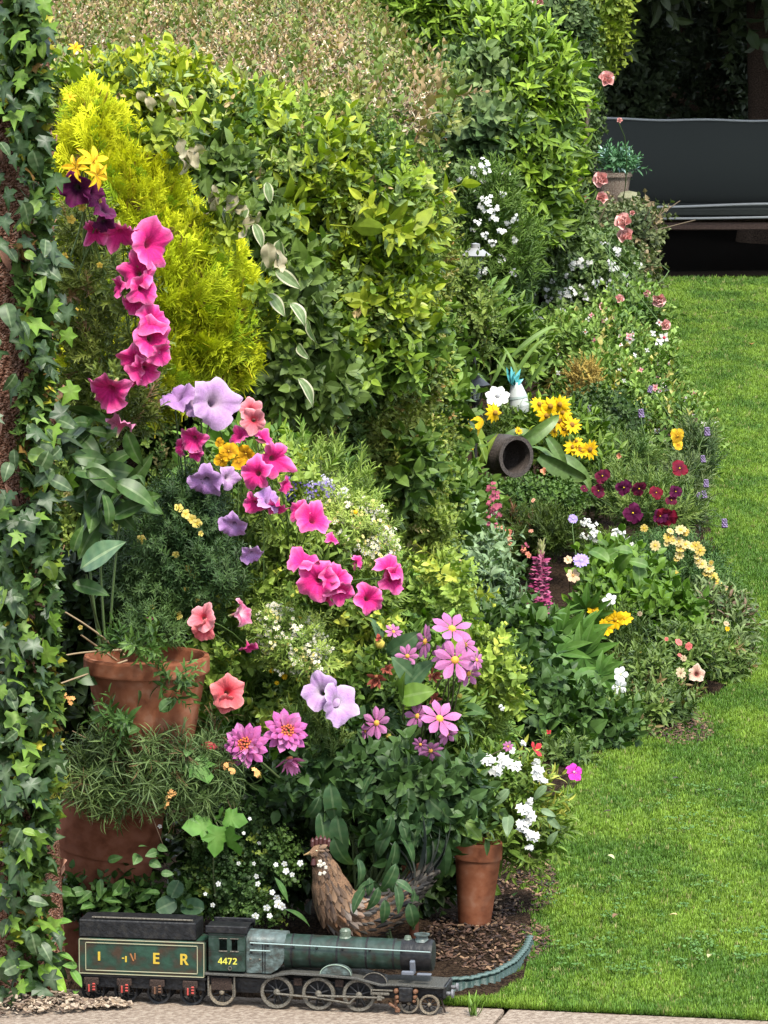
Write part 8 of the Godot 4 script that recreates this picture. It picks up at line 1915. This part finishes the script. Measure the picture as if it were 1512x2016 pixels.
	blooms(cs, "faded_head", [daisy(11, 0.9, 0.42, 1, Color(0.2, 0.04, 0.025), Color(0.32, 0.09, 0.06), 0.3, Color(0.25, 0.1, 0.04), 0.9)], PETAL, [[Vector3(-0.018, 0.711, -13.55), 0.07, Vector3(-0.2, -0.3, 1)], [Vector3(0.12, 0.717, -13.55), 0.055, Vector3(0.6, 0.1, 0.8)], [Vector3(0.005, 0.728, -13.58), 0.05, Vector3(0.4, 0.1, 1)], [Vector3(0.126, 0.659, -13.55), 0.045, Vector3(0.2, 0.1, 1)]], 0.2, 0.0)
	var bd := begin()
	lathe(bd, [Vector2(0, -0.8), Vector2(0.6, -0.5), Vector2(0.75, 0.1), Vector2(0.4, 0.7), Vector2(0, 0.85)], 12, Transform3D(), Color(0.42, 0.34, 0.06))
	blooms(cs, "bud", [finish(bd)], PETAL, [[Vector3(-0.01, 0.797, -13.55), 0.038], [Vector3(0.154, 0.717, -13.55), 0.025], [Vector3(0.011, 0.562, -13.55), 0.023], [Vector3(0.101, 0.43, -13.55), 0.018], [Vector3(-0.316, 0.464, -13.55), 0.028], [Vector3(0.19, 0.665, -13.55), 0.018]], 0.4, 0.4)
	blooms(cs, "opening_bud", [daisy(7, 0.8, 0.5, 2, Color(0.36, 0.05, 0.04), Color(0.42, 0.08, 0.06), 0.1, Color(0.4, 0.1, 0.05), 1.1)], PETAL, [[Vector3(-0.01, 0.81, -13.55), 0.04]], 0.1, 0.6)
	var lp := plant("lilac_petunia", "two big pale lilac petunias above the pink double dahlias", "petunia", Vector3(-0.15, 0.34, -13.7), "petunias in the front of the bed")
	var lil := [petunia(Color(0.42, 0.26, 0.47), Color(0.5, 0.37, 0.54), Color(0.45, 0.36, 0.45), 0.1), petunia(Color(0.4, 0.22, 0.45), Color(0.48, 0.34, 0.52), Color(0.45, 0.36, 0.45), 0.1)]
	blooms(lp, "flower", lil, PETAL, [[Vector3(-0.156, 0.704, -13.38), 0.104, Vector3(-0.2, 0.3, 1)], [Vector3(-0.11, 0.679, -13.36), 0.104, Vector3(0.7, 0.4, 0.8)]], 0.2, 0.1, Vector3(-0.142, 0.489, -13.6), 0.002)
	foliage(lp, "foliage", S.narrow, LEAF, [[Vector3(-0.185, 0.609, -13.5), Vector3(0.075, 0.05, 0.08)], [Vector3(-0.147, 0.545, -13.5), Vector3(0.075, 0.05, 0.08)]], 90, {"s0": 0.05, "s1": 0.09, "cols": [Color(0.08, 0.14, 0.04), Color(0.16, 0.22, 0.07)]})
	# --- white flowers in the small pot
	var wp := plant("white_geranium", "white flowered trailing plant growing in the small slim terracotta pot", "flowers", Vector3(0.305, -0.046, -14.1))
	var wb := [[Vector3(0.294, 0.373, -13.95), Vector3(0.078, 0.078, 0.1)], [Vector3(0.36, 0.32, -13.95), Vector3(0.065, 0.078, 0.08)], [Vector3(0.334, 0.213, -13.95), Vector3(0.065, 0.078, 0.08)], [Vector3(0.255, 0.293, -13.95), Vector3(0.065, 0.065, 0.08)], [Vector3(0.414, 0.23, -14), Vector3(0.039, 0.065, 0.06)]]
	foliage(wp, "foliage", S.lance, LEAF, wb, 330, {"s0": 0.06, "s1": 0.12, "up": 0.2, "cols": [Color(0.08, 0.15, 0.03), Color(0.18, 0.26, 0.06), Color(0.3, 0.32, 0.08)], "odd": 0.1})
	leaves(wp, blades([1.0], 0.36, 0, 0.2, [0.6, 1.0], Color(0.13, 0.2, 0.1), Color(0.2, 0.28, 0.16), 0.15), LEAF, [[Vector3(0.225, 0.462, -13.75), 0.077], [Vector3(0.258, 0.344, -13.75), 0.089], [Vector3(0.245, 0.357, -13.75), 0.084], [Vector3(0.433, 0.304, -13.75), 0.051], [Vector3(0.427, 0.265, -13.75), 0.051], [Vector3(0.42, 0.331, -13.75), 0.046], [Vector3(0.316, 0.304, -13.75), 0.077], [Vector3(0.297, 0.37, -13.75), 0.064], [Vector3(0.225, 0.409, -13.75), 0.064], [Vector3(0.394, 0.383, -13.75), 0.056]], 0.3)
	var wt := Color(0.74, 0.73, 0.7)
	var cl := [star_cluster(7, 0.62, 5, 0.42, 0.36, wt, Color(0, 0, 0, 0)), star_cluster(6, 0.6, 5, 0.45, 0.4, wt, Color(0, 0, 0, 0))]
	blooms(wp, "flower_head", cl, PETAL, [[Vector3(0.265, 0.48, -13.65), 0.056], [Vector3(0.303, 0.477, -13.65), 0.063], [Vector3(0.334, 0.464, -13.65), 0.053], [Vector3(0.288, 0.454, -13.65), 0.051], [Vector3(0.393, 0.456, -13.65), 0.051], [Vector3(0.401, 0.434, -13.65), 0.038], [Vector3(0.355, 0.352, -13.65), 0.058], [Vector3(0.376, 0.334, -13.65), 0.058], [Vector3(0.346, 0.321, -13.65), 0.056], [Vector3(0.365, 0.297, -13.65), 0.056], [Vector3(0.381, 0.284, -13.65), 0.043], [Vector3(0.368, 0.26, -13.65), 0.03], [Vector3(0.243, 0.49, -13.65), 0.035], [Vector3(0.384, 0.48, -13.65), 0.033], [Vector3(0.326, 0.508, -13.65), 0.025], [Vector3(0.352, 0.527, -13.65), 0.025], [Vector3(0.372, 0.375, -13.65), 0.038], [Vector3(0.3, 0.616, -13.65), 0.018], [Vector3(0.294, 0.623, -13.65), 0.015]], 0.5, 0.3)
	blooms(wp, "red_petal_flower", [daisy(4, 0.9, 0.6, 2, Color(0.4, 0.02, 0.03), Color(0.5, 0.04, 0.05), 0.1, Color(0.3, 0.02, 0.02), 0.6)], PETAL, [[Vector3(0.384, 0.485, -13.8), 0.061, Vector3(0.6, 0.6, 0.6)], [Vector3(0.427, 0.495, -14), 0.018, Vector3(0, 0.5, 1)]], 0.2, 0.0)
	stems(wp, [[Vector3(0.264, 0.194, -14.05), Vector3(0.346, 0.303, -13.9)], [Vector3(0.264, 0.194, -14.05), Vector3(0.28, 0.409, -13.9)], [Vector3(0.27, 0.194, -14.05), Vector3(0.439, 0.24, -13.95)]], 0.003, Color(0.12, 0.16, 0.06), "stem", 0.1)
	var mf := plant("magenta_campion", "single magenta flower on a long thin stem leaning over the lawn", "flower", Vector3(0.46, 0.032, -14.6))
	blooms(mf, "flower", [petalled("flower", 5, 1, [petal_mesh(0.95, 0.85, 2, -0.1, 0.4, Color(0.5, 0.02, 0.3), Color(0.64, 0.05, 0.42), 5, 0.05)], PETAL, daisy(0, 0.1, 0.1, 0, Color.WHITE, Color.WHITE, 0.15, Color(0.6, 0.3, 0.5)), 0.25, 0.1)], PETAL, [[Vector3(0.507, 0.319, -14.4), 0.061, Vector3(0.5, 0.4, 1)]], 0.1, 0.1, Vector3(0.447, 0.154, -14.4), 0.0018)
	leaves(mf, blades([1.0], 0.22, 1, 0.2, [0.6, 1.0], Color(0.07, 0.13, 0.03), Color(0.13, 0.22, 0.05), 0.1), LEAF, [[Vector3(0.467, 0.223, -14.4), 0.067], [Vector3(0.483, 0.25, -14.4), 0.059], [Vector3(0.446, 0.195, -14.4), 0.067], [Vector3(0.433, 0.237, -14.4), 0.061], [Vector3(0.412, 0.209, -14.4), 0.067]], 0.0)
	# --- left low plants
	var gr := plant("trailing_carnation", "tangled narrow leaved trailing plant with dry brown stems between the two left pots", "plant", Vector3(-0.638, 0.149, -13.35))
	var gb := [[Vector3(-0.658, 0.555, -13.3), Vector3(0.099, 0.062, 0.08)], [Vector3(-0.532, 0.545, -13.28), Vector3(0.099, 0.068, 0.08)], [Vector3(-0.72, 0.495, -13.28), Vector3(0.068, 0.055, 0.07)], [Vector3(-0.458, 0.478, -13.3), Vector3(0.074, 0.074, 0.07)], [Vector3(-0.607, 0.473, -13.26), Vector3(0.123, 0.044, 0.07)], [Vector3(-0.41, 0.546, -13.35), Vector3(0.062, 0.056, 0.07)]]
	foliage(gr, "foliage", S.grass, LEAF, gb, 300, {"s0": 0.05, "s1": 0.11, "up": -0.1, "jit": 0.9, "lump": 0.5, "cols": [Color(0.05, 0.09, 0.04), Color(0.12, 0.18, 0.075), Color(0.12, 0.075, 0.045)], "odd": 0.08})
	foliage(gr, "foliage", S.narrow, LEAF, gb, 200, {"s0": 0.05, "s1": 0.09, "up": 0.1, "jit": 0.9, "lump": 0.5, "cols": [Color(0.05, 0.09, 0.035), Color(0.1, 0.17, 0.06), Color(0.13, 0.08, 0.05)], "odd": 0.06})
	var dry := []
	for i in 40:
		var p: Vector3 = Vector3(-0.584, 0.538, -13.32) + Vector3(rf(-0.16, 0.2), rf(-0.08, 0.06), rf(-0.05, 0.05))
		dry.append([p, p + Vector3(rf(-0.1, 0.1), rf(-0.14, 0.03), rf(-0.02, 0.06))])
	stems(gr, dry, 0.0013, Color(0.22, 0.14, 0.08), "dry_stem", 0.3)
	blooms(gr, "flower_head", [star_cluster(5, 0.6, 5, 0.45, 0.4, Color(0.7, 0.36, 0.13), Color(0, 0, 0, 0))], PETAL, [[Vector3(-0.776, 0.723, -13.2), 0.029], [Vector3(-0.762, 0.711, -13.2), 0.032], [Vector3(-0.532, 0.452, -13.2), 0.032], [Vector3(-0.527, 0.471, -13.2), 0.029], [Vector3(-0.517, 0.484, -13.2), 0.029], [Vector3(-0.386, 0.547, -13.2), 0.027], [Vector3(-0.374, 0.537, -13.2), 0.024], [Vector3(-0.316, 0.534, -13.2), 0.034]], 0.5, 0.2)
	foliage(gr, "young_shoot", S.narrow, LEAF, [[Vector3(-0.809, 0.521, -13.1), Vector3(0.034, 0.029, 0.04)]], 14, {"s0": 0.05, "s1": 0.07, "cols": [Color(0.22, 0.26, 0.03), Color(0.35, 0.36, 0.06)]})
	leaves(gr, blades([1.0], 0.6, 0, 0.2, [0.3, 0.6], Color(0.05, 0.11, 0.03), Color(0.09, 0.17, 0.05), 0.15), LEAF, [[Vector3(-0.696, 0.67, -13.2), 0.054], [Vector3(-0.665, 0.66, -13.2), 0.044], [Vector3(-0.622, 0.635, -13.2), 0.061], [Vector3(-0.647, 0.66, -13.2), 0.044], [Vector3(-0.628, 0.654, -13.2), 0.049], [Vector3(-0.597, 0.717, -13.2), 0.064], [Vector3(-0.528, 0.704, -13.2), 0.056], [Vector3(-0.491, 0.755, -13.2), 0.054], [Vector3(-0.678, 0.534, -13.2), 0.037], [Vector3(-0.479, 0.585, -13.2), 0.044], [Vector3(-0.605, 0.32, -13.2), 0.042], [Vector3(-0.568, 0.332, -13.2), 0.042], [Vector3(-0.545, 0.326, -13.2), 0.037], [Vector3(-0.562, 0.307, -13.2), 0.037], [Vector3(-0.531, 0.282, -13.2), 0.034], [Vector3(-0.59, 0.351, -13.2), 0.032], [Vector3(-0.543, 0.345, -13.2), 0.034]], 0.3)
	var bc := plant("bacopa", "trailing bacopa with tiny white flowers and round leaves behind the locomotive cab", "bacopa", Vector3(-0.35, 0.036, -13.4))
	var bb := [[Vector3(-0.351, 0.313, -13.5), Vector3(0.075, 0.088, 0.09)], [Vector3(-0.375, 0.199, -13.42), Vector3(0.075, 0.087, 0.08)], [Vector3(-0.274, 0.258, -13.45), Vector3(0.062, 0.087, 0.08)], [Vector3(-0.324, 0.156, -13.38), Vector3(0.074, 0.037, 0.06)], [Vector3(-0.428, 0.248, -13.5), Vector3(0.05, 0.075, 0.06)]]
	foliage(bc, "foliage", S.round, LEAF, bb, 620, {"s0": 0.04, "s1": 0.08, "up": 0.1, "cols": [Color(0.03, 0.065, 0.025), Color(0.075, 0.14, 0.04), Color(0.16, 0.22, 0.05)], "odd": 0.06, "deep": 0.4})
	blooms(bc, "flower", [daisy(5, 0.9, 0.75, 2, Color(0.7, 0.7, 0.66), Color(0.74, 0.74, 0.72), 0.15, Color(0.6, 0.5, 0.2))], PETAL, [[Vector3(-0.266, 0.294, -13.25), 0.016], [Vector3(-0.245, 0.296, -13.25), 0.016], [Vector3(-0.241, 0.278, -13.25), 0.018], [Vector3(-0.206, 0.298, -13.25), 0.018], [Vector3(-0.275, 0.225, -13.25), 0.018], [Vector3(-0.264, 0.211, -13.25), 0.022], [Vector3(-0.26, 0.195, -13.25), 0.025], [Vector3(-0.25, 0.189, -13.25), 0.02], [Vector3(-0.289, 0.186, -13.25), 0.02], [Vector3(-0.282, 0.166, -13.25), 0.017], [Vector3(-0.317, 0.165, -13.25), 0.022], [Vector3(-0.314, 0.265, -13.25), 0.016], [Vector3(-0.358, 0.297, -13.25), 0.012], [Vector3(-0.33, 0.409, -13.25), 0.012], [Vector3(-0.32, 0.297, -13.25), 0.012], [Vector3(-0.408, 0.246, -13.25), 0.015], [Vector3(-0.422, 0.193, -13.25), 0.014], [Vector3(-0.44, 0.221, -13.25), 0.012], [Vector3(-0.551, 0.39, -13.25), 0.012], [Vector3(-0.324, 0.147, -13.25), 0.017], [Vector3(-0.307, 0.348, -13.25), 0.012], [Vector3(-0.345, 0.373, -13.25), 0.01], [Vector3(-0.311, 0.246, -13.25), 0.015], [Vector3(-0.226, 0.269, -13.25), 0.014]], 0.6, 0.2)
	var mp := plant("vine_leaves", "light green lobed vine leaves hanging right of the lower left pot", "vine", Vector3(-0.411, 0.085, -13.35))
	var mm := []
	for k in 3:
		var st := begin()
		lobed(st, Transform3D(), MAPLE, 1.0, 0.25, Color(0.12, 0.22, 0.05), Color(0.08, 0.19, 0.03) * rf(0.9, 1.2))
		mm.append(finish(st))
	leaves(mp, mm, LEAF, [[Vector3(-0.453, 0.398, -13.2), 0.073, Vector3(-0.8, 0.1, 0.4)], [Vector3(-0.408, 0.364, -13.2), 0.069, Vector3(-0.1, -1, 0.3)], [Vector3(-0.371, 0.355, -13.2), 0.076, Vector3(0.5, -0.9, 0.3)], [Vector3(-0.366, 0.414, -13.22), 0.056, Vector3(0.7, -0.1, 0.3)], [Vector3(-0.446, 0.531, -13.22), 0.073, Vector3(0.6, -0.9, 0.3)], [Vector3(-0.399, 0.43, -13.22), 0.044, Vector3(0.2, 0.6, 0.3)]], 0.0)
	stems(mp, [[Vector3(-0.413, 0.139, -13.4), Vector3(-0.406, 0.392, -13.22)], [Vector3(-0.407, 0.386, -13.25), Vector3(-0.463, 0.538, -13.25)]], 0.002, Color(0.1, 0.12, 0.05), "stem", 0.1)
	var pw := plant("periwinkle", "dark periwinkle leaves spreading over the top of the tender", "ground cover", Vector3(-0.649, 0.095, -13.3))
	leaves(pw, blades([1.0], 0.56, 0, 0.2, [0.3, 0.6, 0.8], Color(0.035, 0.09, 0.02), Color(0.075, 0.16, 0.03), 0.15), LEAF, [[Vector3(-0.701, 0.227, -13.28), 0.057], [Vector3(-0.657, 0.234, -13.28), 0.049], [Vector3(-0.701, 0.218, -13.28), 0.047], [Vector3(-0.67, 0.199, -13.28), 0.052], [Vector3(-0.649, 0.227, -13.28), 0.052], [Vector3(-0.634, 0.243, -13.28), 0.049], [Vector3(-0.619, 0.217, -13.28), 0.047], [Vector3(-0.591, 0.208, -13.28), 0.054], [Vector3(-0.672, 0.17, -13.28), 0.054], [Vector3(-0.625, 0.164, -13.28), 0.049], [Vector3(-0.691, 0.164, -13.28), 0.044], [Vector3(-0.76, 0.221, -13.28), 0.049], [Vector3(-0.772, 0.202, -13.28), 0.054], [Vector3(-0.741, 0.208, -13.28), 0.049], [Vector3(-0.785, 0.221, -13.28), 0.049], [Vector3(-0.729, 0.189, -13.28), 0.049], [Vector3(-0.572, 0.221, -13.28), 0.042], [Vector3(-0.665, 0.304, -13.28), 0.042]], 0.3)
	leaves(pw, blades([1.0], 0.95, 4, 0.1, [0.3, 0.5], Color(0.03, 0.07, 0.03), Color(0.045, 0.095, 0.045), 0.12), LEAF, [[Vector3(-0.538, 0.182, -13.3), 0.057], [Vector3(-0.475, 0.179, -13.3), 0.064], [Vector3(-0.516, 0.223, -13.3), 0.049]], 0.1, "round_leaf")
	foliage(pw, "foliage", S.broad, LEAF, [[Vector3(-0.703, 0.177, -13.4), Vector3(0.112, 0.062, 0.08)], [Vector3(-0.527, 0.161, -13.42), Vector3(0.087, 0.05, 0.08)]], 120, {"s0": 0.05, "s1": 0.09, "cols": [Color(0.025, 0.06, 0.018), Color(0.055, 0.11, 0.025)]})
	var cr := plant("creeper", "light green creeper leaves at the foot of the ivy left of the tender", "creeper", Vector3(-0.804, -0.012, -13.15))
	leaves(cr, blades([1.0], 0.44, 0, 0.2, [0.3, 0.6, 0.9], Color(0.08, 0.18, 0.03), Color(0.13, 0.26, 0.04), 0.15), LEAF, [[Vector3(-0.784, 0.177, -13), 0.055], [Vector3(-0.779, 0.149, -13), 0.053], [Vector3(-0.806, 0.184, -13), 0.048], [Vector3(-0.769, 0.121, -13), 0.048], [Vector3(-0.788, 0.115, -13), 0.048], [Vector3(-0.807, 0.077, -13), 0.068], [Vector3(-0.743, 0.065, -13), 0.053], [Vector3(-0.856, 0.046, -13), 0.072], [Vector3(-0.837, 0.134, -13), 0.053], [Vector3(-0.757, 0.096, -13), 0.043], [Vector3(-0.874, 0.096, -13), 0.053], [Vector3(-0.893, 0.021, -13), 0.068], [Vector3(-0.824, 0.159, -13), 0.048], [Vector3(-0.855, 0.184, -13), 0.048], [Vector3(-0.775, 0.206, -13), 0.043], [Vector3(-0.905, 0.134, -13), 0.055], [Vector3(-0.746, 0.033, -13), 0.036], [Vector3(-0.863, -0.017, -13), 0.06]], 0.25)
	leaves(cr, blades([1.0], 0.55, 0, 0.25, [0.4], Color(0.16, 0.3, 0.02), Color(0.2, 0.34, 0.03), 0.15), LEAF, [[Vector3(-0.799, 0.069, -12.98), 0.096, Vector3(0.8, -0.6, 0.3)]], 0.0, "bright_leaf")
	var pal := plant("slim_leaf_seedlings", "few slim green leaves in the dark gap between rooster and bacopa", "leaves", Vector3(-0.229, 0.061, -13.4))
	leaves(pal, blades([1.0], 0.3, 1, 0.2, [0.4, 0.8], Color(0.04, 0.1, 0.03), Color(0.08, 0.17, 0.04), 0.12), LEAF, [[Vector3(-0.249, 0.223, -13.3), 0.074, Vector3(0.6, -0.8, 0.2)], [Vector3(-0.209, 0.163, -13.3), 0.079, Vector3(1, -0.2, 0.2)], [Vector3(-0.096, 0.348, -13.35), 0.057, Vector3(0.8, -0.5, 0.3)], [Vector3(-0.096, 0.322, -13.35), 0.042, Vector3(0.4, -0.8, 0.3)], [Vector3(0.327, 0.015, -14.2), 0.066, Vector3(0.5, 0.8, 0.3)], [Vector3(0.305, -0.005, -14.1), 0.053, Vector3(-0.7, 0.3, 0.3)], [Vector3(0.424, 0.007, -14.8), 0.069, Vector3(0.4, 0.9, 0.2)]], 0.0)



func _ready() -> void:
	rng.seed = 20240713
	noise.seed = 11
	noise.frequency = 0.04
	# camera: standing above the bed with a long lens
	var cam := Camera3D.new()
	cam.name = "camera"
	cam.fov = 10.6840
	cam.near = 0.3
	cam.far = 400.0
	cam.position = Vector3(0, 2.9, 0)
	cam.rotation = Vector3(-0.12987, 0, 0)
	add_child(cam)
	cam.current = true
	var env := Environment.new()
	env.background_mode = Environment.BG_SKY
	var sky := Sky.new()
	var sm := ProceduralSkyMaterial.new()
	sm.sky_top_color = Color(0.72, 0.78, 0.86)
	sm.sky_horizon_color = Color(0.86, 0.88, 0.9)
	sm.ground_bottom_color = Color(0.2, 0.22, 0.15)
	sm.ground_horizon_color = Color(0.4, 0.42, 0.38)
	sm.sky_curve = 0.2
	sky.sky_material = sm
	env.sky = sky
	env.background_energy_multiplier = 0.6
	env.tonemap_mode = Environment.TONE_MAPPER_LINEAR
	env.tonemap_exposure = 5.8
	env.sdfgi_enabled = true
	env.ssao_enabled = true
	env.ssil_enabled = true
	var we := WorldEnvironment.new()
	we.name = "world_environment"
	we.environment = env
	add_child(we)
	var sun := DirectionalLight3D.new()
	sun.name = "sun"
	sun.light_energy = 0.44
	sun.light_color = Color(1.0, 0.98, 0.94)
	sun.light_angular_distance = 14.0
	sun.shadow_enabled = true
	sun.rotation_degrees = Vector3(-58, 24, 0)
	add_child(sun)
	shoots()
	setting()
	ivy()
	hedge_side()
	border_plants()
	train()
	objects()
	front_plants()
